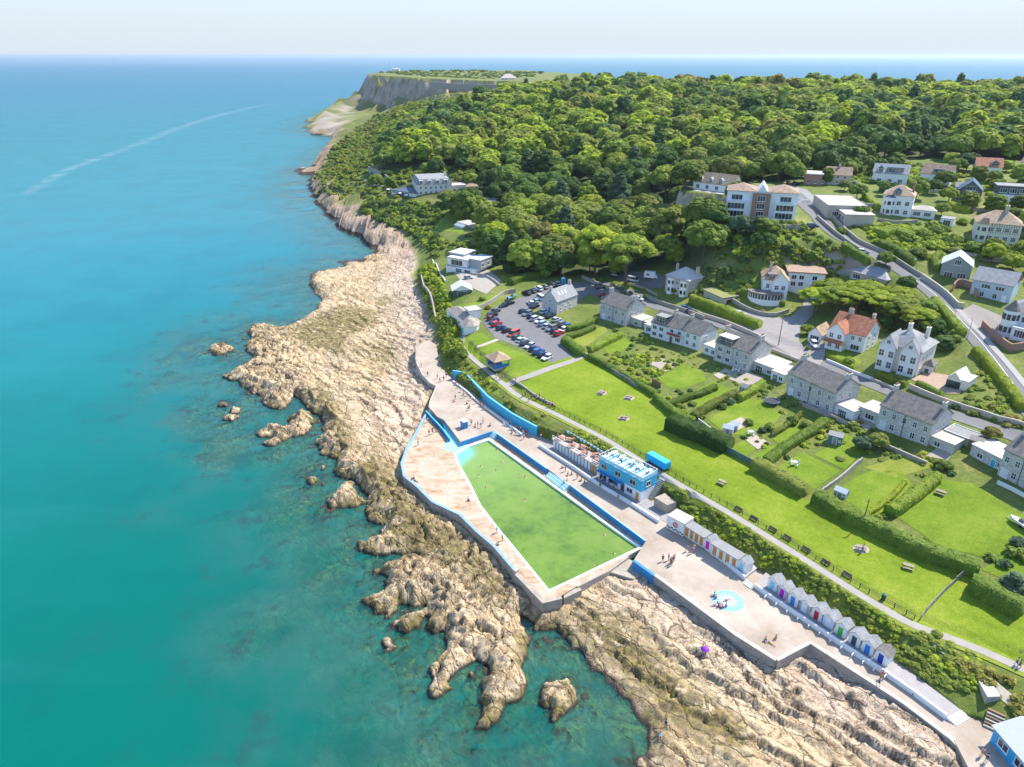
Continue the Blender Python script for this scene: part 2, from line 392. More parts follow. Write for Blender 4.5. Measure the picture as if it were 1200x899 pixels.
# roads and paths are graded: level across, smooth along
GRADED = [(PATHZ, 1.5, 3.4),
 ([(748,352,13.6),(775,362,14.2),(805,370,15),(850,383,15.5),(900,404,16),(935,417,16.5),(1010,446,17),(1050,462,17.2),(1100,481,17.5),(1150,498,17.8),(1215,520,18.2)], 3.2, 7.0),
 ([(925,222,40.3),(940,236,39.4),(960,257,37.6),(990,281,35),(1030,302,32),(1066,324,29.2),(1096,346,27),(1128,378,24.4),(1158,412,22),(1200,468,20),(1240,520,18.5)], 4.6, 9.0)]
for pts, w0, w1 in GRADED:
    q = [P(u, v, z) for u, v, z in pts]; zs = [p[2] for p in pts]
    bx = [p[0] for p in q]; by = [p[1] for p in q]
    m = (X > min(bx) - w1) & (X < max(bx) + w1) & (Y > min(by) - w1) & (Y < max(by) + w1)
    xm, ym = X[m], Y[m]; best = np.full(xm.shape, 1e9); zz = np.zeros(xm.shape)
    for k in range(len(q) - 1):
        ex, ey = q[k + 1][0] - q[k][0], q[k + 1][1] - q[k][1]
        t = np.clip(((xm - q[k][0]) * ex + (ym - q[k][1]) * ey) / (ex * ex + ey * ey), 0, 1)
        d = np.hypot(xm - q[k][0] - t * ex, ym - q[k][1] - t * ey)
        n = d < best
        best = np.where(n, d, best); zz = np.where(n, zs[k] + t * (zs[k + 1] - zs[k]), zz)
    f = smooth(w1, w0, best)
    Z[m] = Z[m] * (1 - f) + zz * f
# cut back behind the walls and the huts, and dug out under the slabs
c0 = np.where(Y > 161, 7.75, np.where(Y > 128, 8.0, 5.75))
inland = smooth(0, 6, RS * 0 + 1)
side = (X - P(630, 510, 5.2)[0]) * math.cos(sa + math.pi / 2) + (Y - P(630, 510, 5.2)[1]) * math.sin(sa + math.pi / 2)
_lw = np.full_like(X, 99.0); _q = (X > -40) & (X < 20) & (Y > 150) & (Y < 225)
_lw[_q] = pldist(X[_q], Y[_q], PP([(523,434),(531,444),(545,446),(559,461),(573,475.5),(600,495),(629,511)], 5.2))
m = (PS > -14) & (PS <= 0.25) & (((side > -6) & (Y < 186)) | (_lw < 6))
Z = np.where(m, np.minimum(Z, c0 + 1.0 * np.maximum(-PS - 0.35, 0)), Z)
Z = np.where(PS > 0.25, np.minimum(Z, 3.0 - 2.0 * smooth(0.2, 1.5, PS)), Z)
# low cliffs under the woods
_m = near_m & (Y > 300) & (Y < 1000) & (SD > 0) & (SD < 60)
Z[_m] += (smooth(300, 400, Y[_m]) * 4.2 * (worley(X[_m] / 13, Y[_m] / 9, 99)[1] - .35) * smooth(.5, 4, SD[_m]) * smooth(45, 20, SD[_m]) + 3.2 * smooth(365, 430, Y[_m]) * smooth(2, 8, SD[_m] + 5 * fbm(X[_m] / 14, Y[_m] / 14, 95, 3)) * smooth(55, 12, SD[_m]) + 1.6 * ridged(X[_m] / 11, Y[_m] / 11, 97, 4) * smooth(0, 3, SD[_m]) * smooth(22, 8, SD[_m]))
# far cliff coast: a clear edge instead of a beach
ps = np.full_like(X, -999.0); fs = np.full_like(X, -999.0)
_m = (X > -420) & (X < 420) & (Y > 850) & (Y < 1950)
ps[_m] = sdist(X[_m] + 10 * fbm(X[_m] / 45, Y[_m] / 45, 5, 3), Y[_m] + 22 * fbm(X[_m] / 40, Y[_m] / 40, 6, 4) + 30 * (ridged(X[_m] / 26, Y[_m] / 90, 9, 3) - .6), PLAT_XY)
fs[_m] = sdist(X[_m] + 8 * fbm(X[_m] / 30, Y[_m] / 30, 15, 3), Y[_m] + 12 * fbm(X[_m] / 30, Y[_m] / 30, 16, 3), FLOOR_XY)
far = (Y > 700) & near_m
zf = Z + np.where(far, fbm(X / 40, Y / 40, 101, 4) * 3 * smooth(0, 30, SD), 0)
fl = 2.5 + 2.5 * smooth(2, 8, fs) + 8 * smooth(10, 70, fs) + 14 * np.maximum(fbm(X / 26, Y / 26, 105, 3) + .05, 0) * smooth(45, 10, fs)
fl = fl + np.where((fs > 0) & (fs < 60), 7 * (worley(X / 16, Y / 24, 107)[1] - .4) * smooth(1, 6, fs) * smooth(55, 20, fs), 0)
zf = np.where(fs > 0, fl, zf)
ps = ps + np.where(_m, 9 * (fbm(X / 70, Y / 200, 111, 2)) - 10 * smooth(.62, .8, ridged(X / 38, Y / 160, 113, 2)), 0)
pt = 0.22 * smooth(-30, -22, ps) + 0.78 * smooth(-11, 0, ps)
zf = zf * (1 - pt) + pt * (63.0 - 10 * smooth(0, 260, ps) + 1.2 * fbm(X / 60, Y / 60, 7, 3))
Z = np.where(far, zf, Z)
wl = (SD < -400) & near_m
TZ = Z
del zf, fl

for _pp, _z0, _fr in (([(798,224),(866,229),(874,214),(806,211)], 39.0, [(790,225),(868,230),(872,244),(795,240)]),):
    _pl = PP(_pp, _z0); _cap = PP(_fr, _z0 - 3)
    _m = (X > 40) & (X < 140) & (Y > 250) & (Y < 400)
    _q = sdist(X[_m], Y[_m], _pl); _c2 = sdist(X[_m], Y[_m], _cap)
    _z = np.where(_c2 > 0, np.minimum(TZ[_m], _z0 - 2 - .3 * np.maximum(-_q - 2, 0)), TZ[_m]); _f = smooth(-4, -.5, _q); TZ[_m] = _z * (1 - _f) + _z0 * _f
# a level plot for the apartment house on the crag
_pl = PP([(843,257),(938,262),(958,240),(862,230)], 38.6)
_cap = PP([(836,257),(948,264),(953,282),(900,292),(858,300),(820,285)], 35.0)
_m = (X > 60) & (X < 140) & (Y > 215) & (Y < 310)
_q = sdist(X[_m], Y[_m], _pl); _c2 = sdist(X[_m], Y[_m], _cap)
_z = TZ[_m]; _z = np.where(_c2 > 0, np.minimum(_z, 36.5 - 0.25 * np.maximum(-_q - 2, 0)), _z)
_f = smooth(-3.0, -0.3, _q); TZ[_m] = _z * (1 - _f) + 38.6 * _f

def H(x, y):
    """height of the ground sheet"""
    return float(bil(GX, GY, TZ, np.array([x]), np.array([y]))[0])
def HA(x, y):
    return bil(GX, GY, TZ, np.asarray(x, float), np.asarray(y, float))
_T = np.concatenate([np.linspace(60, 420, 2400), np.linspace(421, 2600, 2400)])
def G(u, v):
    """the point of the ground that the photograph shows at pixel (u, v)"""
    a, b = (u - CX) / FPX, (CY - v) / FPX
    d = np.array((a, CP + b * SP, -SP + b * CP)); d /= np.linalg.norm(d)
    zz = CZ + _T * d[2]
    hh = np.maximum(HA(_T * d[0], _T * d[1]), 0.0)
    k = np.nonzero(zz <= hh)[0]
    k = int(k[0]) if len(k) else len(_T) - 1
    if k == 0:
        t = _T[0]
    else:
        f0, f1 = zz[k - 1] - hh[k - 1], zz[k] - hh[k]
        t = _T[k - 1] + (_T[k] - _T[k - 1]) * (f0 / max(f0 - f1, 1e-9))
    x, y = t * d[0], t * d[1]
    return (float(x), float(y), max(H(x, y), 0.0))
# ------------------------------------------------------------------ materials
class NT:
    """short hand for a node tree"""
    def __init__(s, name):
        s.m = bpy.data.materials.new(name); s.m.use_nodes = True
        s.t = s.m.node_tree; s.t.nodes.clear()
        s.out = s.n('ShaderNodeOutputMaterial')
        s.geo = None
    def n(s, typ, **kw):
        o = s.t.nodes.new(typ)
        for k, v in kw.items(): setattr(o, k, v)
        return o
    def l(s, a, b): s.t.links.new(a, b)
    def put(s, sock, v):
        if hasattr(v, 'is_output'): s.l(v, sock)
        elif isinstance(v, (tuple, list)) and len(v) == 3 and sock.type == 'RGBA': sock.default_value = (*v, 1)
        else: sock.default_value = v
    def pos(s):
        if s.geo is None: s.geo = s.n('ShaderNodeNewGeometry')
        return s.geo.outputs['Position']
    def scl(s, vec, sx, sy, sz, rot=0.0):
        mp = s.n('ShaderNodeMapping'); s.l(vec, mp.inputs[0])
        mp.inputs['Scale'].default_value = (sx, sy, sz); mp.inputs['Rotation'].default_value = (0, 0, rot)
        return mp.outputs[0]
    def noise(s, scale, detail=3.0, rough=0.55, vec=None, col=False, dist=0.0):
        o = s.n('ShaderNodeTexNoise'); s.l(vec if vec is not None else s.pos(), o.inputs['Vector'])
        o.inputs['Scale'].default_value = scale; o.inputs['Detail'].default_value = detail; o.inputs['Roughness'].default_value = rough
        o.inputs['Distortion'].default_value = dist
        return o.outputs['Color' if col else 'Fac']
    def voro(s, scale, vec=None, feature='F1', out='Distance'):
        o = s.n('ShaderNodeTexVoronoi', feature=feature); s.l(vec if vec is not None else s.pos(), o.inputs['Vector'])
        o.inputs['Scale'].default_value = scale
        return o.outputs[out]
    def ramp(s, fac, stops, mode='LINEAR'):
        o = s.n('ShaderNodeValToRGB'); o.color_ramp.interpolation = mode
        e = o.color_ramp.elements
        while len(e) < len(stops): e.new(0.5)
        for k, (p, c) in enumerate(stops):
            e[k].position = p; e[k].color = (*c, 1) if isinstance(c, (tuple, list)) else (c, c, c, 1)
        s.l(fac, o.inputs[0]); return o.outputs[0]
    def rng(s, v, a, b, c=0.0, d=1.0):
        o = s.n('ShaderNodeMapRange', interpolation_type='SMOOTHSTEP'); s.put(o.inputs[0], v)
        for i, q in enumerate((a, b, c, d)): o.inputs[i + 1].default_value = q
        return o.outputs[0]
    def mix(s, f, a, b, mode='MIX'):
        o = s.n('ShaderNodeMix', data_type='RGBA', blend_type=mode)
        s.put(o.inputs['Factor'], f)
        s.put(o.inputs[6], a); s.put(o.inputs[7], b)
        return o.outputs[2]
    def math(s, op, a, b=0.0):
        o = s.n('ShaderNodeMath', operation=op); s.put(o.inputs[0], a); s.put(o.inputs[1], b); return o.outputs[0]
    def attr(s, name, out='Fac'):
        return s.n('ShaderNodeAttribute', attribute_name=name).outputs[out]
    def sep(s, v):
        o = s.n('ShaderNodeSeparateXYZ'); s.l(v, o.inputs[0]); return o.outputs
    def bump(s, h, dist=0.1, strength=1.0):
        o = s.n('ShaderNodeBump'); o.inputs['Distance'].default_value = dist; o.inputs['Strength'].default_value = strength
        s.l(h, o.inputs['Height']); return o.outputs[0]
    def pbr(s, col, rough=0.8, spec=0.3, normal=None, metal=0.0, link=True):
        b = s.n('ShaderNodeBsdfPrincipled')
        s.put(b.inputs['Base Color'], col); s.put(b.inputs['Roughness'], rough)
        b.inputs['Specular IOR Level'].default_value = spec; b.inputs['Metallic'].default_value = metal
        if normal is not None: s.l(normal, b.inputs['Normal'])
        if link: s.l(b.outputs[0], s.out.inputs['Surface'])
        return b.outputs[0]

_MC = {}
def mat(col, rough=0.75, var=0.18, scale=1.3, spec=0.3, bump=0.0, grime=0.0):
    """a plain surface with uneven tone, fine grain and (grime) streaky wear"""
    key = (tuple(col), rough, var, scale, spec, bump, grime)
    if key in _MC: return _MC[key]
    t = NT('surface_%02d' % len(_MC))
    n1 = t.noise(scale, 4, 0.6)
    n2 = t.noise(scale * 9, 2, 0.5)
    f = t.math('ADD', t.math('MULTIPLY', n1, 0.65), t.math('MULTIPLY', n2, 0.35))
    lo = tuple(c * (1 - var) for c in col); hi = tuple(min(1, c * (1 + var)) for c in col)
    c = t.ramp(f, [(0.3, lo), (0.7, hi)])
    if grime:
        g = t.rng(t.noise(0.9, 5, 0.7, t.scl(t.pos(), 1, 1, 0.35)), 0.5, 0.72)
        c = t.mix(t.math('MULTIPLY', g, grime), c, tuple(q * 0.5 for q in col))
    t.pbr(c, rough, spec, t.bump(n2, bump) if bump else None)
    _MC[key] = t.m
    return t.m

def ground_mat():
    t = NT('ground'); p = t.pos(); x, y, z = t.sep(p)
    rock_a = t.attr('rock')
    nz = t.sep(t.geo.outputs['Normal'])[2]
    # rock: pale tan limestone, pink and grey beds, dark brown joints
    st = t.scl(p, 1, 1, 1, -sa)
    stw = t.n('ShaderNodeVectorMath', operation='ADD'); wn0 = t.n('ShaderNodeTexNoise'); t.l(st, wn0.inputs['Vector']); wn0.inputs['Scale'].default_value = 0.6; wn0.inputs['Detail'].default_value = 3
    wsc = t.n('ShaderNodeVectorMath', operation='SCALE'); t.l(wn0.outputs['Color'], wsc.inputs[0]); wsc.inputs['Scale'].default_value = 1.6
    t.l(st, stw.inputs[0]); t.l(wsc.outputs[0], stw.inputs[1]); sw = stw.outputs[0]
    bv1, bv2 = t.scl(sw, 0.15, 0.38, 0.1), t.scl(sw, 0.46, 0.95, 0.3)
    be1, be2 = t.voro(1.0, bv1, 'DISTANCE_TO_EDGE'), t.voro(1.0, bv2, 'DISTANCE_TO_EDGE')
    bc1, bc2 = t.sep(t.voro(1.0, bv1, out='Color'))[0], t.sep(t.voro(1.0, bv2, out='Color'))[0]
    str_ = t.scl(st, 0.22, 0.6, 0.5)
    n_big = t.noise(0.06, 4, 0.6)
    n_mid = t.noise(0.55, 5, 0.65)
    n_str = t.noise(1.0, 5, 0.65, str_)
    n_fine = t.noise(3.2, 4, 0.7)
    rc = t.ramp(n_str, [(0.27, (0.34, 0.22, 0.10)), (0.42, (0.52, 0.37, 0.19)), (0.56, (0.64, 0.485, 0.275)), (0.74, (0.72, 0.585, 0.37))])
    rc = t.mix(t.math('MULTIPLY', t.rng(n_mid, 0.5, 0.7), 0.4), rc, (0.44, 0.285, 0.175))
    rc = t.mix(t.math('MULTIPLY', t.rng(n_big, 0.5, 0.64), 0.4), rc, (0.54, 0.45, 0.32))
    rc = t.mix(t.math('MULTIPLY', t.rng(t.attr('upper'), 0.0, 1.0), 0.65), rc, t.mix(t.rng(n_str, 0.4, 0.6), (0.56, 0.42, 0.34), (0.66, 0.56, 0.48)))
    calm = t.math('SUBTRACT', 1.0, t.math('MULTIPLY', t.attr('calm'), 0.72))
    rc = t.mix(t.math('MULTIPLY', t.rng(n_fine, 0.34, 0.50, 0.55, 0.0), calm), rc, (0.17, 0.11, 0.058))
    blk = t.math('ADD', t.math('MULTIPLY', bc1, 0.6), t.math('MULTIPLY', bc2, 0.4))
    rc = t.mix(t.rng(blk, 0.25, 0.8, 0.0, 0.55), rc, t.mix(bc2, (0.68, 0.49, 0.29), (0.62, 0.495, 0.34)))
    rc = t.mix(t.rng(blk, 0.40, 0.15, 0.0, 0.4), rc, (0.34, 0.225, 0.12))
    rc = t.mix(t.math('MULTIPLY', t.rng(be1, 0.035, 0.008), t.rng(n_mid, 0.36, 0.56, 0.15, 0.85)), rc, (0.13, 0.088, 0.05))
    rc = t.mix(t.math('MULTIPLY', t.rng(be2, 0.06, 0.015), t.rng(n_big, 0.42, 0.6, 0.0, 0.65)), rc, (0.14, 0.092, 0.05))
    pits = t.voro(1.9, t.scl(p, 1, 1, 0.6))
    rc = t.mix(t.math('MULTIPLY', t.rng(pits, 0.34, 0.14), t.rng(t.math('ADD', n_mid, t.math('MULTIPLY', t.attr('knob'), 0.16)), 0.46, 0.60, 0.0, 0.9)), rc, (0.085, 0.06, 0.035))
    rc = t.mix(t.math('MULTIPLY', t.attr('crack'), t.rng(n_fine, 0.7, 0.4, 0.5, 0.85)), rc, (0.11, 0.075, 0.042))
    # low pools of the platform: olive and yellow weed
    wn_ = t.noise(0.085, 5, 0.68)
    wlow = t.math('MULTIPLY', t.rng(z, 2.6, 0.9), t.rng(t.math('ADD', wn_, t.math('MULTIPLY', n_mid, 0.35)), 0.62, 0.74))
    weed = t.ramp(t.noise(0.9, 5, 0.75), [(0.34, (0.055, 0.038, 0.018)), (0.48, (0.13, 0.095, 0.035)), (0.6, (0.24, 0.205, 0.045)), (0.72, (0.36, 0.36, 0.05))])
    weed2 = t.math('MULTIPLY', t.attr('weed'), t.rng(t.noise(0.35, 6, 0.72), 0.38, 0.47))
    rc = t.mix(t.math('MULTIPLY', t.math('MAXIMUM', wlow, weed2), 0.8), rc, weed)
    # tide line
    zf_ = t.math('SUBTRACT', t.math('ADD', z, t.math('MULTIPLY', n_mid, 0.9)), t.rng(y, 290, 400, 0.0, 1.3))
    rc = t.mix(t.math('MULTIPLY', t.rng(y, 290, 400), 0.45), rc, (0.33, 0.20, 0.125))
    rc = t.mix(t.rng(zf_, 1.15, 0.55), rc, (0.062, 0.042, 0.032))
    # under water: sand, green algae, purple weed
    bedn = t.noise(0.11, 6, 0.7)
    bed = t.ramp(bedn, [(0.36, (0.045, 0.03, 0.05)), (0.46, (0.13, 0.15, 0.07)), (0.55, (0.26, 0.33, 0.12)), (0.68, (0.42, 0.47, 0.28))])
    bed = t.mix(t.rng(t.noise(0.9, 4, 0.7), 0.4, 0.62, 0.65, 0.0), bed, (0.09, 0.085, 0.05))
    rc = t.mix(t.rng(z, -0.02, -0.35), rc, bed)
    # soil and turf
    g1 = t.noise(0.07, 5, 0.65); g2 = t.noise(0.9, 4, 0.7)
    gc = t.ramp(g1, [(0.32, (0.115, 0.155, 0.024)), (0.5, (0.18, 0.215, 0.038)), (0.68, (0.28, 0.26, 0.07))])
    gc = t.mix(t.rng(g2, 0.42, 0.62, 0.5, 0.0), gc, (0.075, 0.115, 0.02))
    gc = t.mix(t.math('MULTIPLY', t.rng(y, 330, 480), t.rng(t.noise(0.03, 5, 0.7), 0.35, 0.6, 0.2, 0.75)), gc, (0.155, 0.155, 0.045))
    gc = t.mix(t.attr('wood'), gc, (0.05, 0.065, 0.018))
    cliff = t.ramp(t.noise(0.12, 6, 0.7, t.scl(p, 1, 1, 0.7)), [(0.3, (0.20, 0.16, 0.11)), (0.5, (0.36, 0.29, 0.21)), (0.66, (0.46, 0.38, 0.29)), (0.75, (0.38, 0.23, 0.14))])
    gc = t.mix(t.math('MULTIPLY', t.math('MULTIPLY', t.rng(nz, 0.80, 0.62), t.rng(y, 200, 222)), t.rng(t.math('ADD', nz, t.math('MULTIPLY', n_mid, 0.2)), 0.92, 0.72)), gc, cliff)
    gc = t.mix(t.attr('bare'), gc, t.mix(n_mid, (0.42, 0.35, 0.28), (0.32, 0.26, 0.19)))
    c = t.mix(rock_a, gc, rc)
    h = t.math('ADD', t.math('MULTIPLY', n_fine, 0.55), t.math('MULTIPLY', t.noise(9.0, 3, 0.7), 0.25))
    h = t.math('ADD', h, t.math('MULTIPLY', rock_a, t.math('ADD', t.math('MULTIPLY', bc1, 1.1), t.math('MULTIPLY', bc2, 0.55))))
    h = t.math('ADD', h, t.math('MULTIPLY', t.math('MINIMUM', t.math('MULTIPLY', be1, 8.0), 0.5), rock_a))
    t.pbr(c, t.rng(z, 0.2, 0.9, 0.45, 0.9), 0.25, t.bump(h, 0.42))
    return t.m

def sea_mat():
    t = NT('sea'); p = t.pos(); x, y, z = t.sep(p)
    dep = t.attr('depth')
    # green inshore, blue offshore; part of the distance blue is painted sky reflection
    d = t.math('ADD', t.math('MULTIPLY', x, -0.25), y)
    off = t.math('ADD', d, t.math('MULTIPLY', t.math('SUBTRACT', t.noise(0.012, 4, 0.6), 0.5), 90.0))
    c = t.ramp(t.rng(off, 60, 420), [(0.0, (0.0, 0.122, 0.088)), (0.22, (0.0, 0.138, 0.118)), (0.5, (0.0, 0.162, 0.160)), (1.0, (0.0, 0.162, 0.192))])
    c = t.mix(t.rng(y, 420, 2200), c, (0.010, 0.135, 0.215))
    c = t.mix(t.rng(y, 2500, 14000), c, (0.07, 0.19, 0.27))  # paler towards the horizon: sky reflection painted into the far water
    n1 = t.noise(0.035, 5, 0.65)
    c = t.mix(t.rng(n1, 0.42, 0.66, 0.0, 0.22), c, (0.0, 0.075, 0.085))
    c = t.mix(t.attr('slick'), c, (0.20, 0.36, 0.42))
    cur = t.noise(1.0, 4, 0.6, t.scl(p, 0.0035, 0.03, 1, R(14)))
    c = t.mix(t.rng(cur, 0.5, 0.75, 0.0, 0.09), c, (0.08, 0.27, 0.34))
    c = t.mix(t.math('MULTIPLY', t.rng(dep, 3.4, 0.3, 0.0, 0.5), t.rng(t.noise(0.07, 4, 0.6), 0.36, 0.62, 0.15, 0.9)), c, (0.085, 0.20, 0.18))
    c = t.mix(t.math('MULTIPLY', t.rng(dep, 4.0, 0.8, 0.0, 0.75), t.rng(t.noise(0.11, 5, 0.72), 0.52, 0.68)), c, (0.022, 0.055, 0.065))
    rip = t.math('ADD', t.noise(0.55, 3, 0.6, t.scl(p, 1, 1.6, 1, R(25))), t.math('MULTIPLY', t.noise(2.2, 2, 0.5), 0.3))
    nrm = t.bump(rip, 0.10, 0.8)
    df = t.n('ShaderNodeBsdfDiffuse'); t.l(c, df.inputs[0])
    fl = t.n('ShaderNodeBsdfTransparent'); fl.inputs[0].default_value = (0.66, 0.86, 0.80, 1)
    gl = t.n('ShaderNodeBsdfGlossy'); gl.inputs['Roughness'].default_value = 0.16; t.l(nrm, gl.inputs['Normal'])
    fr = t.n('ShaderNodeFresnel'); fr.inputs[0].default_value = 1.33
    # waves tilt the surface, so a low view never meets a full mirror
    frc = t.math('MINIMUM', t.math('MULTIPLY', fr.outputs[0], 0.75), 0.24)
    bd = t.n('ShaderNodeMixShader'); t.l(frc, bd.inputs[0]); t.l(df.outputs[0], bd.inputs[1]); t.l(gl.outputs[0], bd.inputs[2]); body = bd.outputs[0]
    thin = t.n('ShaderNodeMixShader'); t.l(frc, thin.inputs[0]); t.l(fl.outputs[0], thin.inputs[1]); t.l(gl.outputs[0], thin.inputs[2])
    mx = t.n('ShaderNodeMixShader')
    e = t.math('SUBTRACT', 1.0, t.math('POWER', 2.718, t.math('MULTIPLY', dep, -0.8)))
    t.l(t.math('MINIMUM', t.math('MAXIMUM', e, 0.10), 1.0), mx.inputs[0])
    t.l(thin.outputs[0], mx.inputs[1]); t.l(body, mx.inputs[2])
    t.l(mx.outputs[0], t.out.inputs['Surface'])
    return t.m

# ------------------------------------------------------------------ objects
def tag(o, label=None, cat=None, group=None, kind=None):
    if label: o['label'] = label
    if cat: o['category'] = cat
    if group: o['group'] = group
    if kind: o['kind'] = kind
    return o

def grid_mesh(name, gx, gy, z, m, attrs, keep=None):
    nx, ny = len(gx), len(gy)
    me = bpy.data.meshes.new(name)
    Xg, Yg = np.meshgrid(gx, gy)
    co = np.stack([Xg, Yg, z], -1).reshape(-1, 3).astype(np.float32)
    i = np.arange(nx * ny).reshape(ny, nx)
    q = np.stack([i[:-1, :-1], i[:-1, 1:], i[1:, 1:], i[1:, :-1]], -1).reshape(-1, 4)
    if keep is not None:
        k = keep.ravel()
        q = q[(k[q]).any(1)]
    me.vertices.add(len(co)); me.vertices.foreach_set('co', co.ravel())
    me.loops.add(q.size); me.loops.foreach_set('vertex_index', q.ravel().astype(np.int32))
    me.polygons.add(len(q)); me.polygons.foreach_set('loop_start', (np.arange(len(q)) * 4).astype(np.int32))
    me.polygons.foreach_set('use_smooth', np.ones(len(q), bool))
    for an, av in attrs.items():
        a = me.attributes.new(an, 'FLOAT', 'POINT'); a.data.foreach_set('value', av.ravel().astype(np.float32))
    me.update(calc_edges=True)
    me.materials.append(m)
    o = bpy.data.objects.new(name, me); COL.objects.link(o)
    return o

# masks of the ground sheet
WOOD_PX = [(470,232),(440,205),(452,178),(468,155),(500,141),(540,130),(580,119),(622,110),(665,104),(720,102),(820,105),(900,106),(1000,106),(1100,108),(1250,112),(1250,188),
           (1130,190),(1090,186),(1040,190),(1000,205),(930,213),(850,218),(805,226),(800,260),(840,300),(825,325),(780,320),(740,322),(690,326),(640,325),(600,322),(575,300),(560,270),(530,250),(520,235)]
WOOD = [G(u, v)[:2] for u, v in WOOD_PX]
wood = np.zeros_like(X)
_m = (X > -200) & (X < 900) & (Y > 240) & (Y < 1300)
wood[_m] = smooth(-3, 6, sdist(X[_m], Y[_m], WOOD)) * 0.9
_m2 = np.zeros_like(wood, bool)
rock_at = np.where(SD < 0.0, 1.0, rock)
rock_at = np.maximum(rock_at, smooth(np.where(Y > 300, 17, 9), np.where(Y > 300, 9, 2), SD + 5 * fbm(X / 9, Y / 9, 77, 2)) * (Y < 900))
rock_at = np.where(np.abs(Z) > 0, rock_at, rock_at)
upper = smooth(10, -2, np.abs(RS - 6)) * 0.6 + smooth(20, 0, pldist(X, Y, ROCK_IN)) * 0.6 if False else np.zeros_like(X)
_m = (np.abs(X) < 200) & (Y > 30) & (Y < 460)
upper[_m] = smooth(26, 4, pldist(X[_m], Y[_m], ROCK_IN))
weed = np.zeros_like(X)
for poly in ([(330,392),(352,380),(400,356),(440,362),(448,380),(420,395),(400,420),(360,412)], [(405,560),(440,525),(470,560),(500,600),(560,640),(600,690),(590,720),(500,660),(450,640),(430,590)],
             [(655,735),(680,705),(740,725),(800,790),(850,830),(900,880),(860,899),(780,860),(720,800)], [(345,460),(380,450),(405,480),(420,530),(395,540),(385,500)], [(640,715),(660,705),(700,760),(735,815),(700,780)]):
    pw = PP(poly, 1.5)
    bx = [p[0] for p in pw]; by = [p[1] for p in pw]
    m = (X > min(bx) - 10) & (X < max(bx) + 10) & (Y > min(by) - 10) & (Y < max(by) + 10)
    weed[m] = np.maximum(weed[m], smooth(-2, 5, sdist(X[m], Y[m], pw)))
bare = np.zeros_like(X)
bare = np.where(fs > -2, smooth(62, 30, SD + 30 * fbm(X / 26, Y / 26, 109, 3)), 0)
ground = grid_mesh('ground', GX, GY, TZ, ground_mat(), {'rock': rock_at, 'wood': wood, 'upper': upper, 'weed': weed, 'bare': bare, 'crack': CRK, 'knob': KN, 'calm': CALM})
tag(ground, kind='structure')

# the sea: one sheet, with the depth of the bed below it
sx = np.unique(np.concatenate([GX[::2], GX[:1], GX[-1:]])); sy = np.unique(np.concatenate([GY[::2], GY[:1], GY[-1:]]))
SX, SY = np.meshgrid(sx, sy)
SZ = HA(SX, SY)
slick = np.zeros_like(SX)
for pts, w, k in (([(40,222),(75,200),(130,180),(180,162),(215,148),(255,134),(320,120)], 3.6, 0.42),):
    pl = PP(pts)
    slick = np.maximum(slick, 0 * k * smooth(w * 2.2, 0, pldist(SX, SY, pl) + 4 * fbm(SX / 14, SY / 9, 33, 3)))
slick[SY > 3000] = 0
sea = grid_mesh('sea', sx, sy, np.zeros_like(SX), sea_mat(), {'depth': np.maximum(-SZ, 0), 'slick': slick}, keep=SZ < 0.6)
tag(sea, kind='structure')

# a long pale wake lying on the water
wk = NT('wake_foam'); wf = wk.noise(0.05, 5, 0.7, wk.scl(wk.pos(), 1, 1, 1)); wd = wk.n('ShaderNodeBsdfDiffuse'); wd.inputs[0].default_value = (0.30, 0.46, 0.52, 1)
wt = wk.n('ShaderNodeBsdfTransparent'); wx = wk.n('ShaderNodeMixShader')
wk.l(wk.math('MULTIPLY', wk.rng(wf, 0.36, 0.66), wk.math('MULTIPLY', wk.attr('edge'), 0.42)), wx.inputs[0]); wk.l(wt.outputs[0], wx.inputs[1]); wk.l(wd.outputs[0], wx.inputs[2]); wk.l(wx.outputs[0], wk.out.inputs['Surface'])
wp = [Vector(P(u, v, 0)) for u, v in [(20,232),(45,219),(75,201),(105,189),(135,179),(165,168),(190,158),(215,148),(240,140),(270,132),(300,125),(330,120)]]
wv, wq, we = [], [], []
for i, q_ in enumerate(wp):
    d_ = (wp[min(i + 1, len(wp) - 1)] - wp[max(i - 1, 0)]).normalized(); o_ = Vector((-d_.y, d_.x)); hw_ = 7 + 0.9 * i
    for j in range(5):
        r_ = q_ + o_ * hw_ * (j / 2 - 1); wv.append((r_.x, r_.y, 0.03)); we.append((0, .6, 1, .6, 0)[j] * (0.15 if i in (0, len(wp) - 1) else 1))
    if i: wq += [((i-1)*5+j, (i-1)*5+j+1, i*5+j+1, i*5+j) for j in range(4)]
me = bpy.data.meshes.new('wake'); me.from_pydata(wv, [], wq); a_ = me.attributes.new('edge', 'FLOAT', 'POINT'); a_.data.foreach_set('value', np.array(we, np.float32)); me.materials.append(wk.m)
wo = bpy.data.objects.new('wake', me); COL.objects.link(wo); tag(wo, 'long pale wake curving across the open sea towards the headland', 'wake', kind='stuff')
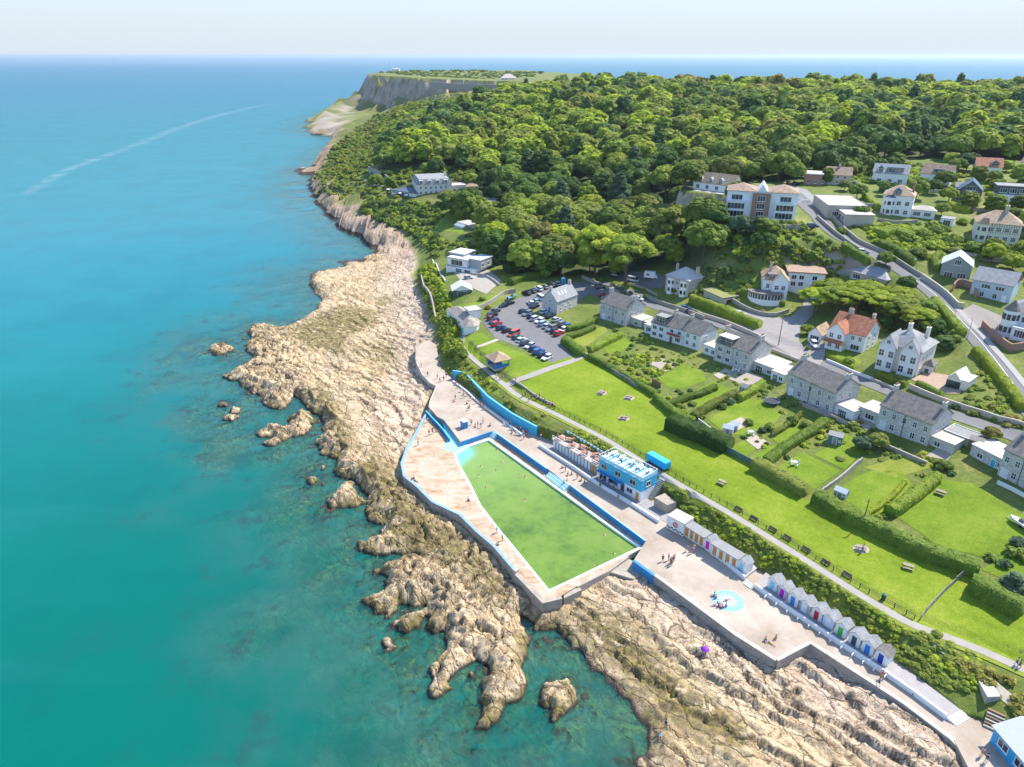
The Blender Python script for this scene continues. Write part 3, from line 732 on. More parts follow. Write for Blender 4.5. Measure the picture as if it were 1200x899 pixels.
# ------------------------------------------------------------------ mesh building
class MB:
    def __init__(s): s.v, s.f, s.sm = [], [], False
    def add(s, vs, fs):
        b = len(s.v); s.v += [tuple(p) for p in vs]; s.f += [tuple(i + b for i in f) for f in fs]; return s
    def quad(s, a, b, c, d): return s.add([a, b, c, d], [(0, 1, 2, 3)])
    def box(s, x0, x1, y0, y1, z0, z1):
        return s.add([(x0,y0,z0),(x1,y0,z0),(x1,y1,z0),(x0,y1,z0),(x0,y0,z1),(x1,y0,z1),(x1,y1,z1),(x0,y1,z1)],
                     [(0,3,2,1),(4,5,6,7),(0,1,5,4),(1,2,6,5),(2,3,7,6),(3,0,4,7)])
    def prism(s, pts, z0, z1, bottom=False):
        """pts anticlockwise; z0, z1 numbers or one per point"""
        n = len(pts)
        if sum(pts[i][0] * pts[(i + 1) % n][1] - pts[(i + 1) % n][0] * pts[i][1] for i in range(n)) < 0: pts = pts[::-1]
        from mathutils.geometry import tessellate_polygon
        tri = tessellate_polygon([[Vector((p[0], p[1], 0)) for p in pts]])
        vs = [(p[0], p[1], z0) for p in pts] + [(p[0], p[1], z1) for p in pts]
        fs = [(i, (i + 1) % n, (i + 1) % n + n, i + n) for i in range(n)]
        for a, b, c in tri:
            ar = (pts[b][0]-pts[a][0])*(pts[c][1]-pts[a][1]) - (pts[c][0]-pts[a][0])*(pts[b][1]-pts[a][1])
            if ar < 0: b, c = c, b
            fs.append((a + n, b + n, c + n))
            if bottom: fs.append((a, c, b))
        return s.add(vs, fs)
    def wall(s, pts, t, z0, z1, closed=False):
        """a wall of thickness t centred on the line pts, mitred; z1 may be a list; z0 may be a list"""
        n = len(pts); zs1 = z1 if isinstance(z1, (list, tuple)) else [z1] * n; zs0 = z0 if isinstance(z0, (list, tuple)) else [z0] * n
        Ls, Rs = offset(pts, t / 2, closed)
        vs = []
        for i in range(n):
            vs += [(*Ls[i], zs0[i]), (*Rs[i], zs0[i]), (*Rs[i], zs1[i]), (*Ls[i], zs1[i])]
        fs = []
        for i in range(n if closed else n - 1):
            a, b = 4 * i, 4 * ((i + 1) % n)
            for k in range(4): fs.append((a + k, a + (k + 1) % 4, b + (k + 1) % 4, b + k))
        if not closed: fs += [(3, 2, 1, 0), (4*n-4, 4*n-3, 4*n-2, 4*n-1)]
        return s.add(vs, fs)
    def tube(s, pts, r, n=6, cap=True):
        """a tube along 3D points; r a number or one per point"""
        pts = [Vector(p) for p in pts]; rs = r if isinstance(r, (list, tuple)) else [r] * len(pts)
        vs, fs = [], []
        for i, p in enumerate(pts):
            d = (pts[min(i + 1, len(pts) - 1)] - pts[max(i - 1, 0)]).normalized()
            a = d.orthogonal().normalized() if abs(d.z) < 0.9 else Vector((1, 0, 0)); a = (a - d * a.dot(d)).normalized(); b = d.cross(a)
            for k in range(n):
                t = 2 * math.pi * k / n
                vs.append(p + (a * math.cos(t) + b * math.sin(t)) * rs[i])
        for i in range(len(pts) - 1):
            for k in range(n): fs.append((i*n+k, i*n+(k+1)%n, (i+1)*n+(k+1)%n, (i+1)*n+k))
        if cap: fs += [tuple(range(n))[::-1], tuple(range((len(pts)-1)*n, len(pts)*n))]
        return s.add(vs, fs)
    def lathe(s, prof, n=12, cx=0, cy=0):
        """prof: (radius, z) pairs, from bottom to top"""
        vs, fs = [], []
        for r, z in prof:
            for k in range(n):
                t = 2 * math.pi * k / n; vs.append((cx + r * math.cos(t), cy + r * math.sin(t), z))
        m = len(prof)
        for i in range(m - 1):
            for k in range(n): fs.append((i*n+k, i*n+(k+1)%n, (i+1)*n+(k+1)%n, (i+1)*n+k))
        fs += [tuple(range(n))[::-1], tuple(range((m-1)*n, m*n))]
        return s.add(vs, fs)
    def ball(s, c, r, sx=1, sy=1, sz=1, n=8, m=5):
        prof = []
        for i in range(m + 1):
            a = math.pi * (i / m - 0.5); prof.append((max(r * math.cos(a), 0.001), r * math.sin(a)))
        b = len(s.v); s.lathe(prof, n)
        for i in range(b, len(s.v)):
            x, y, z = s.v[i]; s.v[i] = (c[0] + x * sx, c[1] + y * sy, c[2] + z * sz)
        return s
    def xf(s, M):
        s.v = [tuple(M @ Vector(p)) for p in s.v]; return s
    def build(s, name, m, parent=None, smooth=False, loc=None, rz=None, bevel=0.0):
        me = bpy.data.meshes.new(name); me.from_pydata(s.v, [], s.f)
        if smooth:
            me.polygons.foreach_set('use_smooth', np.ones(len(me.polygons), bool))
        me.materials.append(m); me.update()
        if bevel:
            import bmesh
            bm = bmesh.new(); bm.from_mesh(me)
            bmesh.ops.remove_doubles(bm, verts=bm.verts, dist=0.0005)
            bmesh.ops.bevel(bm, geom=[e for e in bm.edges if len(e.link_faces) == 2 and e.calc_face_angle(0) > 0.5], offset=bevel, segments=1, affect='EDGES')
            bm.to_mesh(me); bm.free()
        o = bpy.data.objects.new(name, me); COL.objects.link(o)
        if parent is not None: o.parent = parent
        if loc is not None: o.location = loc
        if rz is not None: o.rotation_euler = (0, 0, rz)
        return o

def offset(pts, h, closed=False):
    n = len(pts); L, Rr = [], []
    for i in range(n):
        p = Vector(pts[i][:2])
        a = Vector(pts[(i - 1) % n][:2]) if (i > 0 or closed) else None
        b = Vector(pts[(i + 1) % n][:2]) if (i < n - 1 or closed) else None
        d1 = (p - a).normalized() if a is not None else None
        d2 = (b - p).normalized() if b is not None else None
        if d1 is None: d1 = d2
        if d2 is None: d2 = d1
        n1 = Vector((-d1.y, d1.x)); n2 = Vector((-d2.y, d2.x))
        m = (n1 + n2)
        m = m.normalized() if m.length > 1e-6 else n1
        k = h / max(m.dot(n1), 0.35)
        L.append(tuple(p + m * k)); Rr.append(tuple(p - m * k))
    return L, Rr

def curve(pts, step=2.0):
    """a smooth line through pts (2D), about one point per step"""
    out = []
    n = len(pts)
    for i in range(n - 1):
        p0, p1, p2, p3 = (Vector(pts[max(i - 1, 0)][:2]), Vector(pts[i][:2]), Vector(pts[i + 1][:2]), Vector(pts[min(i + 2, n - 1)][:2]))
        m = max(1, int((p2 - p1).length / step))
        for k in range(m):
            t = k / m
            q = 0.5 * ((2 * p1) + (p2 - p0) * t + (2 * p0 - 5 * p1 + 4 * p2 - p3) * t * t + (3 * p1 - p0 - 3 * p2 + p3) * t ** 3)
            out.append((q.x, q.y))
    out.append(tuple(pts[-1][:2]))
    return out

def empty(name, loc, rz=0.0, label=None, cat=None, group=None):
    o = bpy.data.objects.new(name, None); COL.objects.link(o)
    o.location = loc; o.rotation_euler = (0, 0, rz); o.empty_display_size = 0.3
    return tag(o, label, cat, group)

def copy_tree(o, parent=None):
    c = o.copy(); COL.objects.link(c)
    if parent is not None: c.parent = parent
    for ch in KIDS.get(o.name, ()) or [k for k in o.children]:
        copy_tree(ch, c)
    return c
KIDS = {}

def sheet(name, poly, m, off=0.05, cell=2.0, kind='structure'):
    """a polygon laid over the ground"""
    import bmesh
    bm = bmesh.new()
    bm.faces.new([bm.verts.new((p[0], p[1], 0)) for p in poly])
    xs = [p[0] for p in poly]; ys = [p[1] for p in poly]
    for ax, lo, hi in ((0, min(xs), max(xs)), (1, min(ys), max(ys))):
        c = math.ceil(lo / cell) * cell
        while c < hi:
            co = [0, 0, 0]; co[ax] = c; no = [0, 0, 0]; no[ax] = 1
            bmesh.ops.bisect_plane(bm, geom=bm.verts[:] + bm.edges[:] + bm.faces[:], plane_co=co, plane_no=no)
            c += cell
    bmesh.ops.triangulate(bm, faces=bm.faces[:])
    vx = np.array([v.co.x for v in bm.verts]); vy = np.array([v.co.y for v in bm.verts])
    hz = HA(vx, vy) + off
    for v, z in zip(bm.verts, hz): v.co.z = z
    for f in bm.faces:
        f.normal_update()
        if f.normal.z < 0: f.normal_flip()
    me = bpy.data.meshes.new(name); bm.to_mesh(me); bm.free()
    me.materials.append(m)
    o = bpy.data.objects.new(name, me); COL.objects.link(o)
    return tag(o, kind=kind)

def ribbon(name, pts, width, m, off=0.06, step=1.2, kind='structure', across=3):
    c = curve(pts, step)
    mb = MB()
    L, Rr = offset(c, width / 2)
    vs = []
    for a, b in zip(L, Rr):
        for k in range(across + 1):
            t = k / across; vs.append((a[0] + (b[0] - a[0]) * t, a[1] + (b[1] - a[1]) * t))
    z = HA([p[0] for p in vs], [p[1] for p in vs]) + off
    w = across + 1
    fs = [(i*w+k, (i+1)*w+k, (i+1)*w+k+1, i*w+k+1)[::-1] for i in range(len(c) - 1) for k in range(across)]
    fs = [f[::-1] for f in fs]
    mb.add([(p[0], p[1], q) for p, q in zip(vs, z)], fs)
    o = mb.build(name, m)
    return tag(o, kind=kind)

# colours
CONC = mat((0.44, 0.395, 0.33), 0.85, 0.16, 0.5, grime=0.25)
CONC_D = mat((0.36, 0.31, 0.24), 0.9, 0.25, 0.8, grime=0.5)
WHITE = mat((0.80, 0.80, 0.78), 0.6, 0.05, 1.0, grime=0.06)
WHITE2 = mat((0.74, 0.73, 0.70), 0.7, 0.08, 1.0, grime=0.12)
BLUE = mat((0.035, 0.22, 0.48), 0.55, 0.14, 0.8, grime=0.12)
SKYB = mat((0.06, 0.42, 0.62), 0.55, 0.14, 0.7, grime=0.15)
CYAN = mat((0.30, 0.70, 0.76), 0.55, 0.14, 0.6, grime=0.1)
STONE = mat((0.36, 0.32, 0.27), 0.9, 0.3, 1.6, bump=0.05, grime=0.35)
TARMAC = mat((0.165, 0.16, 0.155), 0.9, 0.12, 0.35, grime=0.15)
PATHM = mat((0.32, 0.29, 0.245), 0.9, 0.12, 0.5, grime=0.1)
GRAVEL = mat((0.44, 0.38, 0.30), 0.95, 0.2, 2.0)
LINE = mat((0.75, 0.75, 0.72), 0.7, 0.08)
WOODM = mat((0.25, 0.16, 0.09), 0.8, 0.25, 3.0)
WOODG = mat((0.30, 0.26, 0.21), 0.85, 0.25, 3.0)
DARK = mat((0.03, 0.03, 0.035), 0.6, 0.2)
GREYM = mat((0.30, 0.31, 0.32), 0.6, 0.12)

def lawn_mat(name, a, b, c, sc_=0.09, stripe=0.0, ang=0.0):
    t = NT(name)
    f = t.math('ADD', t.math('MULTIPLY', t.noise(sc_, 5, 0.65), 0.7), t.math('MULTIPLY', t.noise(1.1, 4, 0.7), 0.35))
    col = t.ramp(f, [(0.38, a), (0.53, b), (0.68, c)])
    if stripe:
        w = t.n('ShaderNodeTexWave'); t.l(t.scl(t.pos(), 1, 1, 1, ang), w.inputs[0]); w.inputs['Scale'].default_value = 0.16; w.inputs['Distortion'].default_value = 3.0
        w.inputs['Detail'].default_value = 2
        col = t.mix(t.math('MULTIPLY', t.rng(w.outputs['Fac'], 0.3, 0.7), stripe), col, c)
    tuft = t.noise(4.5, 3, 0.7)
    col = t.mix(t.rng(tuft, 0.42, 0.6, 0.35, 0.0), col, tuple(q * 0.55 for q in a))
    t.pbr(col, 0.95, 0.1, t.bump(t.noise(6.0, 3, 0.7), 0.12))
    return t.m
LAWN = lawn_mat('park_turf', (0.135, 0.205, 0.014), (0.210, 0.285, 0.020), (0.31, 0.35, 0.045), 0.08, 0.12, sa)
LAWN2 = lawn_mat('garden_turf', (0.125, 0.205, 0.018), (0.19, 0.27, 0.024), (0.27, 0.32, 0.045), 0.14)
LAWN3 = lawn_mat('dry_turf', (0.17, 0.22, 0.025), (0.25, 0.285, 0.04), (0.33, 0.32, 0.08), 0.12)

# ------------------------------------------------------------------ lawns, paths, roads
def GP(pts): return [G(u, v)[:2] for u, v in pts]
park = GP([(613,450),(652,423),(684,415),(700,424),(765,462),(830,510),(862,533),(930,578),(970,600),(1010,622),(1060,645),(1110,668),(1124,674),(1078,731)]) + [P(*q) for q in PATHZ[4:14]][::-1]
sheet('park_lawn', park, LAWN, 0.09, 1.2)
sheet('park_lawn', GP([(1124,674),(1150,676),(1180,694),(1230,720),(1235,796)]) + [P(*q) for q in PATHZ[14:]][::-1], LAWN, 0.09, 1.2)
sheet('garden_lawn', GP([(541,400),(550,392),(563,390),(580,401),(600,409),(625,420),(650,424),(612,447),(596,440),(578,431),(557,420),(548,412)]), LAWN2, 0.04)
sheet('verge', GP([(535,410),(541,421),(560,437),(590,456),(640,493),(700,528),(695,535),(630,497),(580,463),(545,437),(532,420)]), LAWN3, 0.03)
GARDENS = [([(700,404),(712,393),(722,390),(742,402),(728,412),(712,414)], LAWN2), ([(667,401),(686,391),(708,382),(712,388),(690,404),(675,409)], LAWN3),
 ([(770,444),(800,427),(823,436),(828,446),(800,456),(785,455)], LAWN2), ([(800,466),(835,447),(855,456),(838,470),(815,478)], LAWN2),
 ([(830,492),(870,466),(893,470),(916,486),(900,503),(870,510),(850,508)], LAWN2), ([(856,525),(872,516),(888,525),(872,536)], LAWN2), ([(878,538),(905,521),(918,526),(893,544)], LAWN2),
 ([(898,508),(925,491),(963,503),(950,515),(920,528)], LAWN2), ([(912,548),(940,530),(985,552),(955,573),(930,562)], LAWN2), ([(953,533),(975,522),(1003,537),(990,551)], LAWN2),
 ([(975,524),(990,508),(1020,524),(1006,535)], LAWN2), ([(976,578),(1005,558),(1030,548),(1060,556),(1068,568),(1040,598),(1022,605)], LAWN2), ([(1050,605),(1100,562),(1140,566),(1200,605),(1200,640),(1160,655),(1100,640)], LAWN2),
 ([(1150,668),(1175,650),(1200,645),(1240,690),(1190,685)], LAWN2), ([(1012,548),(1050,560),(1100,545),(1070,530)], LAWN3),
 ([(505,268),(520,252),(560,246),(562,262),(540,275)], LAWN2), ([(520,250),(545,235),(585,232),(570,244)], LAWN2), ([(560,300),(566,313),(580,312),(574,300)], LAWN2),
 ([(586,332),(605,328),(600,322),(590,322)], LAWN2), ([(528,360),(555,355),(590,342),(592,348),(560,365),(535,368)], LAWN2), ([(522,415),(545,405),(560,400),(552,420),(545,425)], LAWN2),
 ([(1018,268),(1050,258),(1070,270),(1045,285),(1022,280)], LAWN2), ([(960,180),(985,172),(1010,178),(975,195),(950,200)], LAWN2), ([(968,412),(985,405),(1010,425),(1000,432)], LAWN2), ([(870,328),(890,330),(888,338),(872,336)], LAWN2),
 ([(888,270),(930,276),(938,282),(900,281)], LAWN2)]
for poly, m in GARDENS:
    sheet('garden_lawn', GP(poly), m, 0.05)
PATH1 = [P(*q) for q in PATHZ]
ribbon('coast_path', PATH1, 1.7, PATHM, 0.15)
ribbon('verge', offset(curve(PATH1, 4.0), 1.35)[1][6:], 0.9, LAWN3, 0.13)
ribbon('coast_path', GP([(590,452),(615,443),(645,432),(672,423),(686,416)]), 2.4, PATHM, 0.16)
ribbon('coast_path', GP([(545,411),(565,405),(584,398)]), 1.5, GRAVEL, 0.08)
ribbon('coast_path', GP([(541,403),(543,395),(546,388)]), 1.6, PATHM, 0.09)
ribbon('lower_path', GP([(1096,751),(1112,764),(1140,785),(1165,805),(1185,822)]), 1.8, GRAVEL, 0.09)
CARPARK = GP([(566,378),(572,366),(588,357),(606,350),(640,340),(672,331),(712,330),(752,344),(760,356),(742,362),(716,352),(690,345),(680,352),(676,357),(660,348),(643,362),(625,362),(620,372),(640,382),(672,398),(660,405),(673,420),(655,430),(634,418),(600,404),(580,396)])
sheet('car_park', CARPARK, TARMAC, 0.08)
ribbon('back_road', GP([(748,352),(775,362),(805,370),(850,383),(900,404),(935,417),(1010,446),(1050,462),(1100,481),(1150,498),(1215,520)]), 5.2, TARMAC, 0.12)
sheet('yard', GP([(846,366),(858,362),(880,367),(905,373),(926,372),(940,360),(944,345),(938,335),(950,336),(955,355),(952,370),(938,384),(936,400),(945,412),(935,422),(905,404),(880,390),(862,378)]), mat((0.28, 0.255, 0.23), 0.9, 0.12, 0.6), 0.14)
ribbon('hill_road', GP([(925,222),(940,236),(960,257),(990,281),(1030,302),(1066,324),(1096,346),(1128,378),(1158,412),(1200,468),(1240,520)]), 6.2, TARMAC, 0.16)
ribbon('pavement', GP([(1078,326),(1107,348),(1140,382),(1171,416),(1206,458)]), 1.6, mat((0.34, 0.32, 0.29), 0.9, 0.1), 0.26)
ribbon('road_line', GP([(1066,324),(1096,346),(1128,378),(1158,412),(1200,468)]), 0.14, LINE, 0.175, across=1)
sheet('pavement', GP([(1118,368),(1140,357),(1175,372),(1190,385),(1165,400),(1150,395)]), mat((0.29, 0.25, 0.215), 0.9, 0.1), 0.2)
sheet('yard', GP([(1068,445),(1085,436),(1110,440),(1130,452),(1125,462),(1095,462)]), mat((0.38, 0.27, 0.19), 0.9, 0.15), 0.14)
sheet('yard', GP([(940,410),(955,398),(968,405),(966,420),(958,432),(945,424)]), mat((0.27, 0.245, 0.22), 0.9, 0.12), 0.15)
sheet('yard', GP([(925,215),(945,222),(960,235),(945,240),(930,235)]), mat((0.28, 0.265, 0.24), 0.9, 0.12), 0.13)
sheet('yard', GP([(532,300),(560,312),(575,318),(588,330),(570,345),(545,335),(530,318)]), mat((0.35, 0.31, 0.26), 0.9, 0.14), 0.1)
sheet('yard', GP([(540,232),(560,228),(585,231),(578,237),(555,238)]), mat((0.28, 0.265, 0.24), 0.9, 0.12), 0.13)
sheet('yard', GP([(720,325),(740,318),(785,328),(775,338),(748,338)]), TARMAC, 0.12)
# bays painted in the car park
for (u, v), (u2, v2), n in (((578, 372), (640, 422), 14), ((652, 412), (612, 386), 12)):
    a, b = Vector(G(u, v)[:2]), Vector(G(u2, v2)[:2])
for poly in ([(836,440),(850,432),(862,438),(846,446)], [(846,500),(868,489),(880,497),(862,506)], [(872,515),(885,510),(903,520),(888,527)]):
    sheet('patio', GP(poly), mat((0.42, 0.34, 0.265), 0.9, 0.15), 0.12)
for poly in ([(757,425),(770,418),(795,428),(780,436)], [(845,441),(862,430),(895,443),(880,455)], [(935,472),(950,466),(1000,488),(990,498)], [(1085,535),(1105,520),(1120,528),(1110,540)], [(985,478),(1010,483),(1030,500),(1015,505)]):
    sheet('patio', GP(poly), mat((0.36, 0.30, 0.24), 0.9, 0.18), 0.12)

# ------------------------------------------------------------------ the sea pool
ZD, ZP, ZW = 4.0, 5.2, 3.55         # pool deck, promenade, water in the pool
deck_px = [(500,487),(489,507),(477,527),(471,545),(474,560),(489,572),(507,590),(539,605),(559,625),(579,642),(603,670),(637,704),(657,699),(676,687),(712,669),(735,652),(757,640),(757,634),(668,568),(582,508),(577,506),(541,517),(527,518)]
pool_px = [(573,515),(549,523),(533,532),(538,546),(550,567),(562,592),(585,622),(605,646),(643,693),(751,641.5),(700,606),(640,563)]
deck_xy = PP(deck_px, ZD); pool_xy = PP(pool_px, ZD)
def holed(outer, hole, z):
    from mathutils.geometry import tessellate_polygon
    tri = tessellate_polygon([[Vector((*p, 0)) for p in outer], [Vector((*p, 0)) for p in hole]])
    vs = [(*p, z) for p in outer + hole]; fs = []
    for a, b, c in tri:
        ar = (vs[b][0]-vs[a][0])*(vs[c][1]-vs[a][1]) - (vs[c][0]-vs[a][0])*(vs[b][1]-vs[a][1])
        fs.append((a, b, c) if ar > 0 else (a, c, b))
    return vs, fs
def deck_mat():
    t = NT('stained_concrete'); p = t.pos()
    st = t.noise(1.0, 5, 0.7, t.scl(p, 0.16, 0.34, 1, R(24)), dist=1.2)
    c = t.ramp(st, [(0.32, (0.31, 0.165, 0.075)), (0.43, (0.40, 0.275, 0.165)), (0.53, (0.46, 0.37, 0.265)), (0.72, (0.50, 0.43, 0.34))])
    c = t.mix(t.rng(t.noise(1.6, 4, 0.7), 0.36, 0.5, 0.5, 0.0), c, (0.38, 0.26, 0.17))
    j = t.n('ShaderNodeTexBrick'); t.l(t.scl(p, 0.33, 0.33, 1, R(40)), j.inputs[0]); j.inputs['Mortar Size'].default_value = 0.012
    c = t.mix(t.math('MULTIPLY', j.outputs['Fac'], 0.25), c, (0.25, 0.2, 0.15))
    t.pbr(c, 0.8, 0.3, t.bump(t.noise(3, 3, 0.6), 0.05))
    return t.m
def prom_mat():
    t = NT('promenade_concrete'); p = t.pos()
    c = t.ramp(t.noise(0.14, 5, 0.65), [(0.32, (0.31, 0.235, 0.165)), (0.5, (0.40, 0.325, 0.25)), (0.66, (0.47, 0.405, 0.32))])
    c = t.mix(t.rng(t.noise(1.4, 5, 0.75), 0.36, 0.55, 0.45, 0.0), c, (0.40, 0.33, 0.27))
    c = t.mix(t.rng(t.noise(1.0, 4, 0.7, t.scl(p, 0.5, 0.08, 1, -sa)), 0.55, 0.72, 0.0, 0.4), c, (0.45, 0.36, 0.28))
    j = t.n('ShaderNodeTexBrick'); t.l(t.scl(p, 0.25, 0.25, 1, -sa), j.inputs[0]); j.inputs['Mortar Size'].default_value = 0.008
    c = t.mix(t.math('MULTIPLY', j.outputs['Fac'], 0.35), c, (0.28, 0.24, 0.2))
    t.pbr(c, 0.85, 0.25, t.bump(t.noise(3, 3, 0.6), 0.04))
    return t.m
PROMM = prom_mat()
mb = MB(); mb.add(*holed(deck_xy, pool_xy, ZD))
n = len(pool_xy)
deck = mb.build('pool_deck', deck_mat()); tag(deck, kind='structure')
mb = MB(); L_, R_ = offset(pool_xy, 0.28, True)
for i in range(n):
    j = (i + 1) % n
    for A, B, z in ((L_, R_, ZD + 0.05),):
        mb.quad((*A[i], z), (*A[j], z), (*B[j], z), (*B[i], z))
    mb.quad((*L_[i], ZD + 0.05), (*L_[j], ZD + 0.05), (*L_[j], 2.6), (*L_[i], 2.6))
    mb.quad((*R_[i], ZD + 0.05), (*R_[j], ZD + 0.05), (*R_[j], 2.6), (*R_[i], 2.6))
tag(mb.build('pool_kerb', mat((0.62, 0.76, 0.72), 0.6, 0.15, 0.7)), kind='structure')
def pool_mat():
    t = NT('pool_water'); p = t.pos()
    n0 = t.noise(0.12, 5, 0.68); n1 = t.noise(0.75, 4, 0.7)
    f = t.math('ADD', t.math('MULTIPLY', n0, 0.75), t.math('MULTIPLY', n1, 0.3))
    c = t.ramp(f, [(0.32, (0.045, 0.098, 0.010)), (0.44, (0.092, 0.168, 0.016)), (0.55, (0.135, 0.222, 0.022)), (0.74, (0.185, 0.262, 0.04))])
    far_ = t.attr('shallow')
    c = t.mix(far_, c, (0.24, 0.36, 0.08))
    c = t.mix(t.attr('floor'), c, (0.16, 0.50, 0.45))
    t.pbr(c, 0.08, 0.4, t.bump(t.noise(1.8, 2, 0.5), 0.015))
    return t.m
# water sheet: a grid inside the pool so that the shallow end's pale floor can show through
import bmesh
bm = bmesh.new(); bm.faces.new([bm.verts.new((*p, ZW)) for p in pool_xy])
for ax in (0, 1):
    c_ = -30
    while c_ < 180:
        co = [0, 0, 0]; co[ax] = c_; no = [0, 0, 0]; no[ax] = 1
        bmesh.ops.bisect_plane(bm, geom=bm.verts[:] + bm.edges[:] + bm.faces[:], plane_co=co, plane_no=no); c_ += 1.0
for f in bm.faces:
    f.normal_update()
    if f.normal.z < 0: f.normal_flip()
me = bpy.data.meshes.new('pool_water'); bm.to_mesh(me); bm.free()
e1_, e2_ = np.array(P(549, 523, ZD)), np.array(P(672, 668, ZD)); ax_ = (e2_ - e1_) / np.linalg.norm(e2_ - e1_)
co = np.array([v.co[:2] for v in me.vertices]); q = (co - e1_) @ ax_
a = me.attributes.new('shallow', 'FLOAT', 'POINT'); a.data.foreach_set('value', (0.62 * smooth(34, 2, q + 5 * fbm(co[:, 0] / 6, co[:, 1] / 6, 3, 3))).astype(np.float32))
fp_ = PP([(520,522),(548,523),(549,531),(536,541),(520,540)], ZD)
a = me.attributes.new('floor', 'FLOAT', 'POINT'); a.data.foreach_set('value', smooth(-3.0, 1.2, sdist(co[:, 0], co[:, 1], fp_)).astype(np.float32))
me.materials.append(pool_mat())
o = bpy.data.objects.new('pool_water', me); COL.objects.link(o); tag(o, kind='structure')

# seaward wall round the deck
outer = PP([(500,486),(489,507),(477,527),(471,545),(474,560),(489,572),(507,590),(539,605),(559,625),(579,642),(603,670)], ZD)
w = empty('sea_wall', (*outer[5], 0), 0, 'long curved concrete sea wall with a blue top round the pool deck', 'sea wall')
def at_parent(mb, par):
    x, y, z = par.location
    mb.v = [(a - x, b - y, c - z) for a, b, c in mb.v]; return mb
at_parent(MB().wall(outer, 0.55, -1.0, ZD + 0.42), w).build('wall', CONC_D, w)
at_parent(MB().wall(outer, 0.62, ZD + 0.42, ZD + 0.55), w).build('coping', mat((0.24, 0.36, 0.50), 0.6, 0.2, 0.7, grime=0.3), w)
i_, _ = offset(outer, 0.29)
at_parent(MB().wall(i_, 0.03, ZD, ZD + 0.41), w).build('inner_facing', mat((0.26, 0.42, 0.55), .6, .2, .8, grime=.3), w)
end = PP([(603,670),(637,705),(658,700)], ZD)
w = empty('sea_wall', (*end[1], 0), 0, 'tall square concrete corner of the sea wall standing in the water', 'sea wall')
at_parent(MB().wall(end, 1.0, -1.5, ZD + 0.12), w).build('wall', CONC_D, w)
e_ = PP([(606,672)], ZD)[0]
at_parent(MB().wall([end[0], e_], 0.9, ZD + 0.12, ZD + 0.75), w).build('pier_head', CONC, w)
butt = PP([(661,700),(682,690),(676,684),(660,692)], ZD)
tag(MB().prism(butt, -1.0, ZD - 0.25).build('buttress', CONC_D), 'low concrete buttress block beside the wall corner below the pool', 'buttress')
mb = MB().wall(PP([(676,687),(712,669),(736,652)], ZD), 0.5, 0, ZD - 0.02)
tag(mb.build('retaining_wall', STONE), 'rough stone retaining wall below the short end of the pool', 'retaining wall')
plat = PP([(712,667),(742,676),(757,671),(745,656),(735,652)], ZD)
tag(MB().prism(plat, 0.5, ZD - 0.5).build('landing', CONC_D), kind='structure')

# promenade and bathing terrace
prom_px = [(487,406),(494,401),(503,399),(511,404),(515,425),(523,438),(530,440),(545,452),(572,472),(600,490),(629,508),(650,517),(662,521),(701,545),(714,550),(770,578),(785,590),(800,607),(850,641),(900,675),(950,709),(1000,743),(1050,777),(1090,806),(1130,838),(1168,850),(1200,899),(1180,960),(1150,899),(1115,864),(1060,823),(950,752),(910,773),(862,743),(767,673),(743,656),(757,634),(668,568),(583,508),(578,505),(540,518),(520,492),(512,488),(502,476),(504,468),(511,452),(503,448),(494,438),(487,423)]
prom_xy = PP(prom_px, ZP)
tag(MB().prism(prom_xy, 0.8, ZP).build('promenade', PROMM), kind='structure')
# raised walk behind the huts' kerb, and the paved cafe forecourt
walk = PP([(641,519),(701,548),(752,581),(786,602),(784,614),(740,592),(700,568),(632,523)], ZP)
tag(MB().prism(walk, ZP - 0.2, ZP + 0.06).build('forecourt', mat((0.30, 0.29, 0.28), 0.9, 0.12, 0.6)), kind='structure')
# turquoise paddling channel beside the ramp
chan = PP([(512,484),(521,489),(533,494),(541,516),(546,522),(534,531),(520,524)], ZD + 0.0)
tag(MB().prism(PP([(517,490),(531,490),(542,517),(549,523),(533,531),(519,526),(524,516)], ZD), ZD - 0.1, ZD + 0.03).build('paddling_floor', CYAN), kind='structure')
def wall_thing(name, pts, t, z0, h, m, label, cat='wall', cope=None, cm=None, name2='coping'):
    """a wall whose base points are map points with heights"""
    mid = pts[len(pts) // 2]
    zb = [z0(p) if callable(z0) else z0 for p in pts]
    if cope is None:
        o = MB().wall(pts, t, [z - 0.6 for z in zb], [z + h for z in zb]).build(name, m)
        return tag(o, label, cat)
    e = empty(name, (mid[0], mid[1], min(zb)), 0, label, cat)
    at_parent(MB().wall(pts, t, [z - 0.6 for z in zb], [z + h for z in zb]), e).build('wall', m, e)
    at_parent(MB().wall(pts, t + 0.08, [z + h for z in zb], [z + h + cope for z in zb]), e).build(name2, cm, e)
    return e
zp = lambda p: ZP
zd = lambda p: ZD
gz = lambda p: H(p[0], p[1])
_e0, _e1, _e2 = Vector(P(583, 508, ZP)), Vector(P(668, 568, ZP)), Vector(P(757, 634, ZP))
def on_edge(A, B, t, d=0.13):
    o_ = (B - A).normalized(); q_ = A + (B - A) * t - Vector((-o_.y, o_.x)) * d
    return (q_.x, q_.y)
WCAP = mat((0.30, 0.5, 0.68), 0.6)
wall_thing('blue_wall', [on_edge(_e0, _e1, 0.0), on_edge(_e0, _e1, 0.72)], 0.3, ZD, ZP - ZD + 0.12, BLUE, 'blue painted wall beside the pool at its shallow half', 'wall', 0.06, WCAP)
wall_thing('blue_wall', [on_edge(_e1, _e2, 0.02), on_edge(_e1, _e2, 1.0)], 0.3, ZD, ZP - ZD + 0.12, BLUE, 'longest blue painted wall beside the pool, past the striped steps', 'wall', 0.06, WCAP)
_e3, _e4 = Vector(P(540, 518, ZP)), Vector(P(578, 505, ZP))
